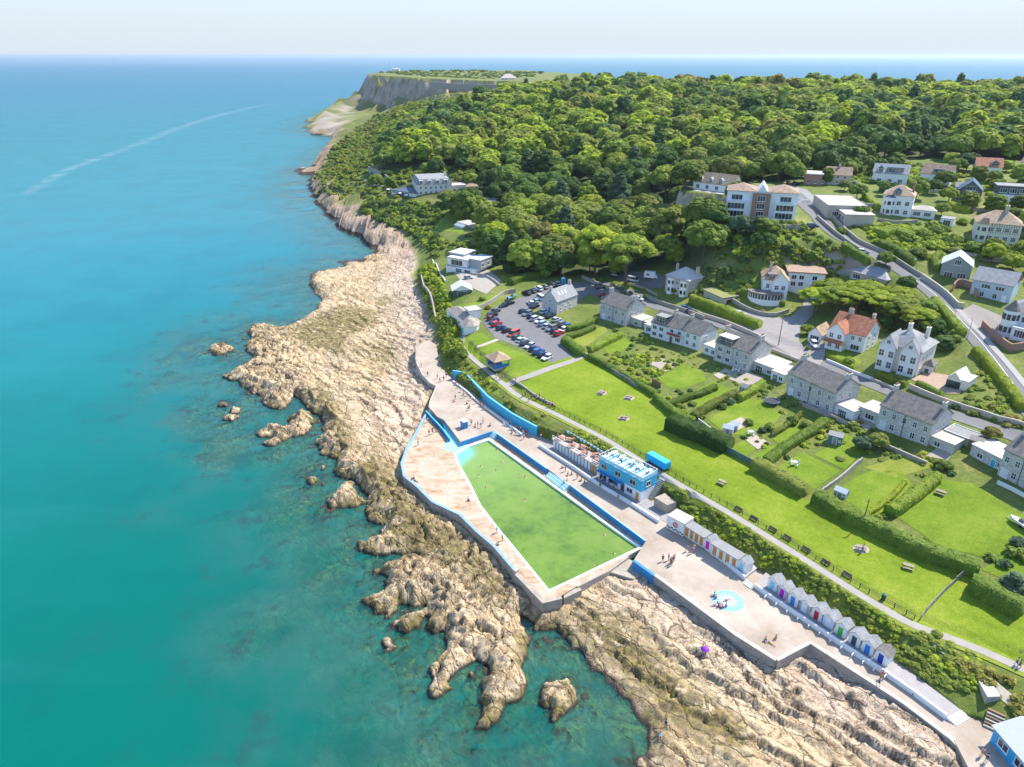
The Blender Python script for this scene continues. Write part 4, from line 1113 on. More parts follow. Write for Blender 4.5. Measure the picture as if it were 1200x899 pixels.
wall_thing('blue_wall', [on_edge(_e3, _e4, 0.0), on_edge(_e3, _e4, 0.95)], 0.3, ZD, ZP - ZD + 0.1, BLUE, 'short blue wall across the shallow end of the pool', 'wall')
wall_thing('blue_wall', PP([(742.4,656.8),(766.6,674)], ZP), 0.6, 1.6, ZP - 1.6 + 0.05, BLUE, 'blue end wall of the bathing terrace over the rocks', 'wall')
wall_thing('ramp_wall', PP([(499.5,482.5),(506,490),(512,496),(519,504),(527,515)], ZD + 0.8), 0.3, ZD, 1.1, BLUE, 'slanting dark blue ramp wall between deck and paddling channel', 'wall', 0.05, SKYB)
wall_thing('ramp_wall', PP([(531,499),(536,507),(541,516)], ZD + 0.8), 0.25, ZD, 1.0, SKYB, 'small pale blue wall beside the ramp into the paddling channel', 'wall')
wall_thing('terrace_wall', PP([(767.5,673.2),(815,708),(862.5,743.2),(910,773.2)], ZP), 0.7, 0.8, ZP - 0.9, STONE, 'long stone sea wall under the bathing terrace above the rocks', 'sea wall', 0.14, CONC)
wall_thing('terrace_wall', PP([(910,773.4),(950,752.4)], ZP), 0.6, 0.8, ZP - 0.85, STONE, 'short stone return wall at the end of the bathing terrace', 'sea wall', 0.12, CONC)
wall_thing('terrace_wall', PP([(950,752.6),(1005,788),(1060,823.6),(1115,865),(1150,900)], ZP), 0.7, 0.8, ZP - 0.9, STONE, 'stone sea wall under the promenade in front of the beach huts', 'sea wall', 0.14, CONC)
LW = PP([(523,434),(531,444),(545,446),(559,461),(573,475.5),(600,495),(629,511)], ZP)
wall_thing('retaining_wall', LW[1:], 0.5, ZP, 2.7, SKYB, 'high curving sky blue retaining wall behind the promenade', 'retaining wall', 0.1, mat((0.12, 0.45, 0.66), 0.6))
wall_thing('low_wall', PP([(531,448),(546,459),(560,472),(590,494),(612,511)], ZP), 0.35, ZP, 0.55, WHITE2, 'low white seat wall curving along the promenade', 'wall')
wall_thing('low_wall', PP([(487.5,423),(488,406.5),(495,401.5)], ZP), 0.4, 1.5, ZP - 1.5 + 0.25, CONC_D, 'concrete edge of the small round platform on the rocks', 'wall')
wall_thing('low_wall', PP([(488,424),(495,438.5),(504,448.5),(512,452.5),(505,468),(503,476)], ZP), 0.4, 1.5, ZP - 1.5 + 0.06, CONC, 'pale concrete edge of the promenade above the flat rocks', 'wall')
wall_thing('low_wall', PP([(632,523.5),(665,544.5),(700,568.5),(740,592.5),(772,613)], ZP), 0.4, ZP, 0.8, WHITE, 'long white low wall in front of the cafe forecourt', 'wall')
HW = PP([(784,608),(800,620.5),(822,638)], ZP)
wall_thing('low_wall', HW, 0.3, ZP, 0.9, WHITE, 'short white wall in front of the orange-doored cabins', 'wall')
HW2 = PP([(826,643),(850,661),(873,680)], ZP)
wall_thing('low_wall', HW2, 0.3, ZP, 0.9, WHITE, 'white wall along the bathing terrace up to the little steps', 'wall')
HW3 = PP([(884,688.5),(905,703.5),(940,727),(985,757),(1032,788),(1070,814.5),(1108,843)], ZP)
wall_thing('low_wall', HW3, 0.3, ZP, 0.95, WHITE, 'long white wall below the row of gabled beach huts', 'wall')
# plots behind the hut wall
hp = PP([(884,688.5),(940,727),(1032,788),(1108,843),(1124,834),(1050,777),(950,709),(897,673)], ZP)
tag(MB().prism(hp, ZP - 0.3, ZP + 0.5).build('hut_terrace', mat((0.34, 0.31, 0.29), 0.9, 0.15, 0.8)), kind='structure')
hp = PP([(784,607),(822,637),(873,679),(888,667),(850,641),(800,607)], ZP)
tag(MB().prism(hp, ZP - 0.3, ZP + 0.45).build('hut_terrace', mat((0.36, 0.34, 0.32), 0.9, 0.15, 0.8)), kind='structure')

def steps(name, a, b, c, z0, z1, n, m, label, cat='steps', m2=None):
    """a flight from the edge a-b (low, z0) going by vector c (map) up to z1"""
    a, b, c = Vector(a), Vector(b), Vector(c)
    e = empty(name, (*((a + b) / 2), z0), 0, label, cat)
    for k in range(n):
        p0, p1 = a + c * (k / n), b + c * (k / n); q1, q0 = b + c, a + c
        z = z0 + (z1 - z0) * (k + 1) / n
        mb = MB().prism([tuple(p0), tuple(p1), tuple(b + c * ((k + 1) / n)), tuple(a + c * ((k + 1) / n))], z0 - 0.4, z)
        at_parent(mb, e).build('tread', (m2 if (m2 and k % 2) else m), e)
    return e
def sub(a, b): return (b[0] - a[0], b[1] - a[1])
_n = Vector(_BN)
def pool_steps(u0, v0, u1, v1, run, n, label):
    p0, p1 = Vector(P(u0, v0, ZP)), Vector(P(u1, v1, ZP)); d = (p1 - p0).normalized(); o = Vector((-d.y, d.x))
    steps('pool_steps', tuple(p0 - o * (run + .02)), tuple(p1 - o * (run + .02)), tuple(o * run), ZD, ZP - .03, n, CYAN, label, 'steps', WHITE)
pool_steps(668, 568, 646, 551, -1.7, 6, 'wide flight of white and turquoise steps down to the middle of the pool')
pool_steps(743, 656, 757, 634, 1.0, 4, 'turquoise steps climbing from the pool corner to the bathing terrace')
pool_steps(583, 508, 577.5, 505.5, -1.2, 5, 'narrow turquoise steps at the corner of the shallow end')
_a, _b = Vector(P(874.5, 681.5, ZP)) - _n * .95, Vector(P(882.5, 687.5, ZP)) - _n * .95
steps('wall_steps', tuple(_a), tuple(_b), tuple(_n * .9), ZP, ZP + .47, 3, WHITE, 'small white steps through the wall beside the cyan-doored hut', 'steps')
_o = Vector((math.cos(sa), math.sin(sa))); _a, _b = Vector(P(1108, 843, ZP)) + _o * 1.5, Vector(P(1124, 834, ZP)) + _o * 1.5
steps('wall_steps', tuple(_a), tuple(_b), tuple(_o * -1.45), ZP, ZP + .47, 4, WHITE, 'white steps at the end of the hut terrace', 'steps')
# painted sun on the terrace: a blue disc with white rays
cc = P(853, 704, ZP); mb = MB(); n = 36
mb.add([(*cc, 0)] and [(cc[0], cc[1], ZP + 0.012)] + [(cc[0] + 2.75 * math.cos(2*math.pi*k/n), cc[1] + 2.75 * math.sin(2*math.pi*k/n), ZP + 0.012) for k in range(n)], [(0, k + 1, (k + 1) % n + 1) for k in range(n)])
e = empty('painted_emblem', (cc[0], cc[1], ZP), 0, 'round blue sun emblem with white rays painted on the bathing terrace', 'painted emblem')
at_parent(mb, e).build('disc', mat((0.20, 0.46, 0.60), 0.7, 0.15, 1.5), e)
mb = MB()
for k in range(16):
    t = 2 * math.pi * k / 16; dx, dy = math.cos(t), math.sin(t); r1 = 2.3 if k % 2 else 2.65; wd = 0.10
    mb.add([(dx*0.75 - dy*wd, dy*0.75 + dx*wd, 0.02), (dx*0.75 + dy*wd, dy*0.75 - dx*wd, 0.02), (dx*r1, dy*r1, 0.02)], [(0, 1, 2)])
mb.lathe([(0.5, 0.016), (0.5, 0.022)], 20)
mb.build('rays', WHITE, e)
# ------------------------------------------------------------------ buildings
def roof_mat(name, a, b, c, course=0.28):
    t = NT(name); p = t.pos()
    n1 = t.noise(0.9, 5, 0.7)
    col = t.ramp(n1, [(0.34, a), (0.5, b), (0.66, c)])
    z = t.sep(p)[2]
    f = t.math('FRACT', t.math('MULTIPLY', z, 1 / course))
    col = t.mix(t.rng(f, 0.0, 0.22, 0.5, 0.0), col, tuple(q * 0.45 for q in a))
    sp = t.noise(5.0, 2, 0.6)
    col = t.mix(t.rng(sp, 0.56, 0.66, 0.0, 0.4), col, tuple(min(1, q * 1.7) for q in c))
    t.pbr(col, 0.75, 0.3, t.bump(f, 0.02))
    return t.m
SLATE = roof_mat('weathered_slate', (0.135, 0.115, 0.10), (0.185, 0.162, 0.14), (0.25, 0.22, 0.18))
SLATE_L = roof_mat('pale_slate', (0.22, 0.22, 0.22), (0.28, 0.28, 0.28), (0.34, 0.335, 0.325))
SLATE_B = roof_mat('blue_slate', (0.055, 0.085, 0.13), (0.075, 0.115, 0.175), (0.10, 0.15, 0.21))
TERRA = roof_mat('red_clay_tile', (0.27, 0.095, 0.05), (0.38, 0.145, 0.075), (0.47, 0.22, 0.12))
BROWN = roof_mat('brown_tile', (0.22, 0.135, 0.09), (0.31, 0.205, 0.14), (0.40, 0.29, 0.20))
OCHRE = roof_mat('lichened_tile', (0.27, 0.17, 0.10), (0.38, 0.26, 0.16), (0.48, 0.38, 0.26))
FLATR = mat((0.44, 0.405, 0.345), 0.9, 0.12, 0.8, grime=0.3)
FLATG = mat((0.27, 0.26, 0.245), 0.9, 0.12, 0.8, grime=0.3)
def stone_mat():
    t = NT('rubble_stone'); p = t.pos()
    v = t.voro(2.6, t.scl(p, 1, 1, 1.7), out='Color'); g = t.sep(v)[0]
    c = t.ramp(g, [(0.1, (0.44, 0.415, 0.37)), (0.5, (0.55, 0.52, 0.47)), (0.9, (0.66, 0.63, 0.58))])
    e = t.voro(2.6, t.scl(p, 1, 1, 1.7), 'DISTANCE_TO_EDGE')
    c = t.mix(t.rng(e, 0.0, 0.08, 0.4, 0.0), c, (0.40, 0.37, 0.33))
    c = t.mix(t.rng(t.noise(0.5, 4, 0.7), 0.5, 0.7, 0.0, 0.35), c, (0.30, 0.28, 0.24))
    t.pbr(c, 0.9, 0.2, t.bump(e, 0.03)); return t.m
RUBBLE = stone_mat()
CREAM = mat((0.70, 0.65, 0.55), 0.7, 0.06, 1.0, grime=0.1)
BRICK = mat((0.36, 0.20, 0.14), 0.85, 0.25, 3.0, grime=0.15)
BUFF = mat((0.50, 0.43, 0.35), 0.85, 0.15, 1.5, grime=0.25)
DGREY = mat((0.10, 0.105, 0.115), 0.6, 0.15)
FRAME = mat((0.78, 0.78, 0.76), 0.5, 0.04)
def glass_mat():
    t = NT('window_glass')
    c = t.ramp(t.noise(0.45, 2, 0.5), [(0.4, (0.02, 0.026, 0.032)), (0.62, (0.075, 0.09, 0.10))])
    t.pbr(c, 0.06, 0.6); return t.m
GLASS = glass_mat()
POT = mat((0.42, 0.22, 0.13), 0.8, 0.2)

class Bld:
    """a building in local axes: x along its front from L to R, y to the back, z up from its floor"""
    def __init__(s, name, L, R, label, cat='house', group=None, D=8.0, h=5.5, z=None, W=None, turn=0.0, up=0.0):
        if z is None:
            a, b = G(*L), G(*R)
            s.z = min(a[2], b[2]) + up
        else:
            s.z = z; a, b = P(*L, z), P(*R, z)
        dx, dy = b[0] - a[0], b[1] - a[1]
        s.W = W or math.hypot(dx, dy); s.D, s.h = D, h
        s.e = empty(name, (a[0], a[1], s.z), math.atan2(dy, dx) + turn, label, cat, group)
    def block(s, x0, x1, y0, y1, z0, z1, m, name='wall'):
        s.bx = (x0, x1, y0, y1); s.zt = z1
        return MB().box(x0, x1, y0, y1, z0 - (1.6 if z0 == 0 else 0), z1).build(name, m, s.e)
    def main(s, m): return s.block(0, s.W, 0, s.D, 0, s.h, m)
    def gable(s, m, wm, rise=2.8, ax='x', ov=0.25, box=None, z=None, t=0.16):
        """two slopes and the wall triangles under them"""
        x0, x1, y0, y1 = box or s.bx; z = s.zt if z is None else z
        T = (lambda a, b, c: (a, b, c)) if ax == 'x' else (lambda a, b, c: (b, a, c))
        if ax == 'y': x0, x1, y0, y1 = y0, y1, x0, x1
        ym = (y0 + y1) / 2; k = rise / (ym - y0)
        mb = MB()
        for s0, sg in ((y0, 1), (y1, -1)):
            e = s0 - sg * ov; ze = z - k * ov
            c = [(x0 - ov, e, ze + .02), (x1 + ov, e, ze + .02), (x1 + ov, ym, z + rise + .02), (x0 - ov, ym, z + rise + .02)]
            top = [(a, b, q + t) for a, b, q in c]
            vs = [T(*p) for p in c + top]
            mb.add(vs, [(0,1,2,3), (7,6,5,4), (0,4,5,1), (1,5,6,2), (3,7,4,0)])
        r = mb.build('roof', m, s.e)
        for x, dd in ((x0, 0.12), (x1, -0.12)):
            g = MB()
            vs = [T(x, y0, z), T(x, y1, z), T(x, ym, z + rise), T(x + dd, y0, z), T(x + dd, y1, z), T(x + dd, ym, z + rise)]
            g.add(vs, [(0,1,2), (5,4,3), (0,3,4,1), (1,4,5,2), (2,5,3,0)])
            g.build('gable', wm, s.e)
        s.roof = r; s.zr = z + rise
        return r
    def hip(s, m, rise=2.6, ov=0.3, box=None, z=None, name='roof'):
        x0, x1, y0, y1 = box or s.bx; z = s.zt if z is None else z
        x0 -= ov; x1 += ov; y0 -= ov; y1 += ov
        w, d = x1 - x0, y1 - y0; q = min(w, d) / 2
        if w >= d: a, b = (x0 + q, (y0 + y1) / 2, z + rise), (x1 - q + 0.01, (y0 + y1) / 2, z + rise)
        else: a, b = ((x0 + x1) / 2, y0 + q, z + rise), ((x0 + x1) / 2, y1 - q + 0.01, z + rise)
        vs = [(x0,y0,z),(x1,y0,z),(x1,y1,z),(x0,y1,z),a,b,(x0,y0,z-.12),(x1,y0,z-.12),(x1,y1,z-.12),(x0,y1,z-.12)]
        if w >= d: fs = [(0,1,5,4),(1,2,5),(2,3,4,5),(3,0,4)]
        else: fs = [(0,1,4),(1,2,5,4),(2,3,5),(3,0,4,5)]
        fs += [(6,7,1,0),(7,8,2,1),(8,9,3,2),(9,6,0,3),(9,8,7,6)]
        s.roof = MB().add(vs, fs).build(name, m, s.e); s.zr = z + rise; return s.roof
    def flat(s, m, ov=0.15, t=0.22, box=None, z=None, edge=None):
        x0, x1, y0, y1 = box or s.bx; z = s.zt if z is None else z
        s.roof = MB().box(x0 - ov, x1 + ov, y0 - ov, y1 + ov, z + .003, z + t).build('roof', m, s.e)
        if edge is not None:
            mb = MB(); w = 0.14
            for b in ((x0-ov-.01, x1+ov+.01, y0-ov-.01, y0-ov+w), (x0-ov-.01, x1+ov+.01, y1+ov-w, y1+ov+.01), (x0-ov-.01, x0-ov+w, y0-ov+w+.002, y1+ov-w-.002), (x1+ov-w, x1+ov+.01, y0-ov+w+.002, y1+ov-w-.002)):
                mb.box(*b, z + t + .002, z + t + .16)
            mb.build('parapet', edge, s.e)
        return s.roof
    def lean(s, m, wm, x0, x1, y0, y1, z0, z1, z2):
        """a lean-to: low at y0, high at y1"""
        s.block(x0, x1, y0, y1, z0, z1, wm)
        return MB().add([(x0-.15,y0-.2,z1+.01),(x1+.15,y0-.2,z1+.01),(x1+.15,y1,z2),(x0-.15,y1,z2),(x0-.15,y0-.2,z1+.15),(x1+.15,y0-.2,z1+.15),(x1+.15,y1,z2+.14),(x0-.15,y1,z2+.14)],
            [(3,2,1,0),(4,5,6,7),(0,1,5,4),(1,2,6,5),(3,0,4,7)]).build('roof', m, s.e)
    def chim(s, x, y, z1, m, w=0.9, d=0.55, pots=3, z0=None):
        z0 = s.h - 0.5 if z0 is None else z0
        mb = MB().box(x - w/2, x + w/2, y - d/2, y + d/2, z0, z1); mb.box(x - w/2 - .06, x + w/2 + .06, y - d/2 - .06, y + d/2 + .06, z1 + .002, z1 + .14)
        c = mb.build('chimney', m, s.roof)
        pt = MB()
        for k in range(pots):
            a = (k + .5) / pts_n(pots) - .5
            px, py = (x + a * w * .85, y) if w >= d else (x, y + a * d * .85)
            pt.lathe([(.12, z1 + .14), (.14, z1 + .3), (.10, z1 + .6)], 6, px, py)
        pt.build('chimney_pots' if pots > 1 else 'chimney_pot', POT, s.roof)
    def win(s, face, a, z, w=1.0, h=1.3, n=2, box=None, fm=None, name='window', d=None, kind=0):
        """a window on face F, B, L or R of the last block, its centre at a along the face"""
        x0, x1, y0, y1 = box or s.bx
        if d is not None: pass
        T = {'F': lambda u, o, q: (u, y0 - o, q), 'B': lambda u, o, q: (u, y1 + o, q), 'L': lambda u, o, q: (x0 - o, u, q), 'R': lambda u, o, q: (x1 + o, u, q)}[face]
        def bar(mb, u0, u1, o0, o1, q0, q1):
            p = [T(u0, o0, q0), T(u1, o1, q1)]
            lo = [min(p[0][i], p[1][i]) for i in range(3)]; hi = [max(p[0][i], p[1][i]) for i in range(3)]
            mb.box(lo[0], hi[0], lo[1], hi[1], lo[2], hi[2])
        f = MB(); b = 0.09
        u0, u1 = a - w/2, a + w/2
        bar(f, u0, u1, -.02, .07, z, z + b); bar(f, u0, u1, -.02, .07, z + h - b, z + h)
        bar(f, u0, u0 + b, -.02, .07, z + b, z + h - b); bar(f, u1 - b, u1, -.02, .07, z + b, z + h - b)
        for k in range(1, n):
            c = u0 + (u1 - u0) * k / n; bar(f, c - .04, c + .04, -.02, .065, z + b, z + h - b)
        if kind == 1: bar(f, u0 + b, u1 - b, -.02, .06, z + h * .52, z + h * .52 + .07)
        if kind == 0: bar(f, u0 - .08, u1 + .08, -.02, .13, z - .1, z - .002)
        o = f.build(name, fm or FRAME, s.e)
        g = MB(); bar(g, u0 + b * .6, u1 - b * .6, -.015, .03, z + b * .6, z + h - b * .6)
        g.build('pane', GLASS, o)
        return o
    def wins(s, face, as_, zs, w=1.0, h=1.3, **k):
        for z in zs:
            for a in as_: s.win(face, a, z, w, h, **k)
    def door(s, face, a, m, w=0.95, h=2.05, z=0.0, box=None):
        x0, x1, y0, y1 = box or s.bx
        mb = MB(); q = 0.06
        B_ = {'F': lambda u0, u1, q: (u0, u1, y0 - q, y0 + .02), 'B': lambda u0, u1, q: (u0, u1, y1 - .02, y1 + q), 'L': lambda u0, u1, q: (x0 - q, x0 + .02, u0, u1), 'R': lambda u0, u1, q: (x1 - .02, x1 + q, u0, u1)}[face]
        fr = MB(); fr.box(*B_(a - w/2 - .1, a - w/2, .09), z, z + h + .1); fr.box(*B_(a + w/2, a + w/2 + .1, .09), z, z + h + .1); fr.box(*B_(a - w/2, a + w/2, .09), z + h, z + h + .1)
        f = fr.build('door_frame', FRAME, s.e)
        o = mb.box(*B_(a - w/2, a + w/2, q), z + .01, z + h).build('door', m, s.e)
        kb = MB().box(*B_(a + w/2 - .16, a + w/2 - .08, .1), z + .95, z + 1.08).build('handle', DARK, o)
        return o
    def bay(s, cx, y0, r, z0, z1, m, roof, nwin=3, name='bay', rise=0.8, wz=None):
        """a three-sided bay on the front, with windows and a small hipped roof"""
        w, k = r, r * .62
        pts = [(cx - w, y0 + .02), (cx - w * .55, y0 - k), (cx + w * .55, y0 - k), (cx + w, y0 + .02)]
        b = MB().prism(pts, z0 - (1 if z0 == 0 else 0), z1).build(name, m, s.e)
        pz = MB(); fr = MB()
        for wz0, wh in (wz or [(z0 + .8, z1 - z0 - 1.1)]):
            for i in range(3):
                p, q = Vector(pts[i]), Vector(pts[i + 1]); d = (q - p); L = d.length; d.normalize(); nn = Vector((d.y, -d.x))
                if nn.y > 0: nn = -nn
                for (mb_, a0, a1, zz0, zz1, o) in ((fr, .12, .88, wz0, wz0 + wh, .05), (pz, .2, .8, wz0 + .1, wz0 + wh - .1, .07)):
                    A, B_ = p + d * L * a0, p + d * L * a1
                    vs = [(A.x, A.y), (B_.x, B_.y), (B_.x + nn.x * o, B_.y + nn.y * o), (A.x + nn.x * o, A.y + nn.y * o)]
                    mb_.prism(vs, zz0, zz1, True)
        f = fr.build('window', FRAME, b); pz.build('pane', GLASS, b)
        top = [(x * 1.0 + (0.15 if x > cx else -.15), y - .15 if y < y0 else y + .0) for x, y in pts]
        mb = MB(); n = 4; apex = [(cx - w * .4, y0 + .02), (cx + w * .4, y0 + .02)]
        mb.add([(*p, z1 + .01) for p in top] + [(*p, z1 + rise) for p in apex], [(0,1,4), (1,2,5,4), (2,3,5), (3,2,1,0)])
        mb.build('bay_roof', roof, b)
    def dormer(s, cx, y0, z0, w, h, depth, wm, rm, flat=True, n=2, face='F'):
        """a dormer on the front slope: a box with a window and a flat or gabled lid"""
        x0, x1 = cx - w/2, cx + w/2
        d = MB().box(x0, x1, y0, y0 + depth, z0, z0 + h).build('dormer', wm, s.e)
        if flat: MB().box(x0 - .15, x1 + .15, y0 - .25, y0 + depth + .05, z0 + h + .002, z0 + h + .16).build('dormer_roof', rm, d)
        else:
            r_ = w * .42
            MB().add([(x0-.15,y0-.2,z0+h-.08),(cx,y0-.2,z0+h+r_),(x1+.15,y0-.2,z0+h-.08),(x0-.15,y0+depth+1,z0+h-.08),(cx,y0+depth+1,z0+h+r_),(x1+.15,y0+depth+1,z0+h-.08)],
                     [(0,1,2),(0,3,4,1),(1,4,5,2),(0,2,5,3)]).build('dormer_roof', rm, d)
        old = s.bx; s.bx = (x0, x1, y0, y0 + depth)
        o = s.win('F', cx, z0 + .35, w - .5, h - .55, n=n, kind=1); o.parent = d
        s.bx = old
def pts_n(k): return max(k, 1)

# ---- the stone terrace above the park
b = Bld('stone_house', (652.5,368.5), (676,358.5), 'small stone cottage with pale skylit roof and blue gable door by the car park', D=6.6, h=4.6)
b.main(RUBBLE); b.gable(SLATE_L, RUBBLE, 3.4); b.wins('F', [2.2, 5.0, 7.6], [0.9], .8, 1.1); b.wins('F', [3.4, 6.6], [3.0], .7, .9); b.door('L', 3.3, BLUE); b.win('L', 3.3, 3.6, .8, 1.1)
b.chim(.5, 3.3, 9.2, RUBBLE, .6, 1.0, 2); b.chim(b.W - .5, 3.3, 9.2, RUBBLE, .6, 1.0, 2)
for x in (2.6, 4.4, 6.2):
    k = (3.3 - 1.6) / 3.3
    MB().add([(x, 1.2, 4.6+1.24+.24), (x+.8, 1.2, 4.6+1.24+.24), (x+.8, 2.2, 4.6+2.27+.24), (x, 2.2, 4.6+2.27+.24), (x, 1.2, 5.7), (x+.8, 1.2, 5.7), (x+.8, 2.2, 6.7), (x, 2.2, 6.7)], [(0,1,2,3),(0,4,5,1),(1,5,6,2),(2,6,7,3),(3,7,4,0)]).build('skylight', mat((0.5,0.55,0.6),.2,.05), b.roof)

def terrace(L, R, label, roofm=SLATE, cols=4, h=5.9, rise=2.9, D=9.0, wallm=RUBBLE, box_d=None, chims=True, ext=()):
    b = Bld('stone_house', L, R, label, 'house', None, D, h)
    W = b.W
    b.main(wallm); b.gable(roofm, wallm, rise)
    xs = [W * (k + .5) / cols for k in range(cols)]
    b.wins('F', xs, [3.6], .95, 1.35, kind=1); b.wins('F', xs[1:-1:2] + [xs[-1]], [.85], 1.05, 1.45, kind=1); b.door('F', xs[0] + .2, WHITE2, 1.4, 2.1)
    b.wins('R', [D * .3, D * .62], [3.6], .8, 1.2); b.wins('B', xs, [1.0, 3.6], .95, 1.3)
    MB().tube([(W * .5, -.12, 0), (W * .5, -.12, h)], .06, 5).build('drainpipe', DGREY, b.e)
    if chims:
        b.chim(.4, D / 2, h + rise + 1.1, wallm, .6, 1.6, 4); b.chim(W - .4, D / 2, h + rise + 1.1, wallm, .6, 1.6, 4)
    return b
b = terrace((703,373), (733,382.5), 'stone terrace house with brown-grey roof at the car park end of the terrace', cols=4)
b.block(b.W + .02, b.W + 4.6, 2.5, 8.0, 0, 3.0, RUBBLE); b.flat(FLATR); b.win('F', b.W + 2.3, .9, 1.6, 1.3, n=3)
b.block(b.W + 4.65, b.W + 9.4, 3.2, 8.0, 0, 2.8, BUFF); b.flat(FLATR); b.win('F', b.W + 7, .8, 2.2, 1.5, n=4)
b.block(-3.4, -.02, 3.0, 8.0, 0, 2.9, RUBBLE); b.flat(FLATG); b.win('F', -1.7, .9, 1.2, 1.2)
b = Bld('terrace_house', (762,394.5), (781,400), 'white rendered terrace house with grey box dormer and glazed porch', D=8.5, h=4.9)
b.main(WHITE2); b.gable(SLATE, WHITE2, 2.9); b.dormer(b.W/2, .5, 5.0, 3.6, 2.3, 3.6, DGREY, FLATG, True, 3); b.wins('F', [1.4, 3.9], [.8, 2.9], 1.5, 1.25, n=2)
b.block(-3.6, -.02, 1.5, 7.5, 0, 2.8, WHITE2); b.flat(FLATR); b.win('F', -1.8, .8, 2.2, 1.5, n=4); b.chim(b.W - .3, 4.2, 9.2, BUFF, .6, 1.5, 4)
b = Bld('terrace_house', (781.3,400), (800,405.3), 'terrace house with brown roof and small red balcony on white front', D=8.5, h=5.0)
b.main(WHITE2); b.gable(SLATE, WHITE2, 2.9, ov=.2); b.wins('F', [1.5, 4.2], [3.2], 1.2, 1.2); b.win('F', 3.8, .8, 1.8, 1.4, n=3); b.door('F', 1.4, DGREY)
mb = MB().box(.5, b.W - .5, -1.3, -.003, 2.65, 2.8); k_ = mb.build('balcony', WHITE2, b.e); mb = MB().box(.5, b.W - .5, -1.32, -1.24, 2.803, 3.6); mb.build('balcony_panel', mat((0.33, 0.07, 0.05), .7), k_)
b.chim(b.W - .3, 4.2, 9.2, BUFF, .6, 1.5, 4)
b = Bld('terrace_house', (800.3,405.3), (818.5,411.5), 'end terrace house with grey gable wall and plain grey roof', D=8.5, h=5.0)
b.main(WHITE2); b.gable(SLATE, RUBBLE, 2.9, ov=.2); b.wins('F', [1.4, 4.0], [.9, 3.2], 1.1, 1.3, kind=1); b.win('R', 3, 3.2, .8, 1.1)
b = Bld('terrace_house', (836,422), (857,429.3), 'terrace house with white-topped box dormer beside a low flat extension', D=9.0, h=5.7)
b.main(RUBBLE); b.gable(SLATE, RUBBLE, 2.8, ov=.2); b.dormer(b.W/2, .4, 5.4, 4.6, 2.4, 3.8, DGREY, mat((0.66,0.64,0.6),.8,.1), True, 2); b.wins('F', [1.8, 4.6], [.9, 3.3], 1.4, 1.3, n=2); b.chim(.4, 4.5, 9.8, BUFF, .6, 1.8, 5)
b.block(-5.2, -.02, 1.6, 7.0, 0, 2.8, WHITE2); b.flat(FLATR); b.wins('F', [-3.8, -1.6], [.9], 1.2, 1.2); b.door('F', -2.7, WHITE2)
b = Bld('terrace_house', (857.3,429.3), (877,436.5), 'stone end house with grey roof, next to a long flat-roofed extension', D=9.0, h=5.7)
b.main(RUBBLE); b.gable(SLATE, RUBBLE, 2.8, ov=.2); b.wins('F', [1.3, 4.2], [.9, 3.5], .95, 1.35, kind=1); b.win('R', 3, 3.5, .8, 1.1); b.chim(b.W - .4, 4.5, 9.8, RUBBLE, .6, 1.8, 4)
b.block(b.W + .02, b.W + 6.6, 2.0, 9.5, 0, 2.9, RUBBLE); b.flat(mat((0.62, 0.58, 0.52), .9, .1, .7, grime=.2)); b.win('F', b.W + 1.8, .2, 2.2, 2.0, n=3, kind=1); b.win('F', b.W + 5, .9, 1.4, 1.2)
b.block(b.W + 6.65, b.W + 10.6, .6, 7.5, 0, 2.8, WHITE2); b.flat(FLATR); b.win('F', b.W + 7.9, .2, 1.5, 2.0, n=3, kind=1); b.win('F', b.W + 9.6, .9, 1.2, 1.2)
b = terrace((920,461), (974,486), 'long pale stone house with brown slate roof between flat extensions, mid terrace', cols=5)
W = b.W
b.block(W + .02, W + 5.2, .8, 6.6, 0, 2.9, WHITE2); b.flat(FLATR); b.win('F', W + 2.2, .2, 2.3, 2.0, n=4, kind=1); b.win('R', 3.2, .9, 1.2, 1.2)
b.block(W + 5.25, W + 9.5, 4.2, 9.8, 0, 2.9, RUBBLE); b.flat(FLATG); b.door('F', W + 6.2, BLUE); b.win('F', W + 8.2, .9, 1.2, 1.2)
b = terrace((1026,501), (1086,523), 'long pale stone house with tall chimneys near the end of the terrace', cols=5)
W = b.W
b.block(-5.2, -.02, 1.0, 6.8, 0, 3.0, RUBBLE); b.flat(FLATR); b.win('F', -2.4, .8, 2.2, 1.4, n=3)
b.block(W + .02, W + 5.0, .8, 5.4, 0, 2.7, RUBBLE); b.flat(FLATR); b.win('F', W + 1.6, .9, 1.3, 1.2)
b.block(W + .6, W + 7.0, 5.45, 10.0, 0, 2.9, BUFF); b.flat(FLATG, edge=WHITE2)
b = terrace((1168,556), (1216,582), 'stone end house of the terrace at the picture edge by the big lawn', cols=4, h=6.2)
b.block(-7.4, -.02, 1.4, 7.4, 0, 3.0, RUBBLE); b.flat(mat((0.64, 0.6, 0.54), .9, .1, .7, grime=.2)); b.win('F', -5.2, .9, 1.3, 1.1); b.door('F', -2.2, SKYB); b.win('F', -.9, .9, .8, 1.2)

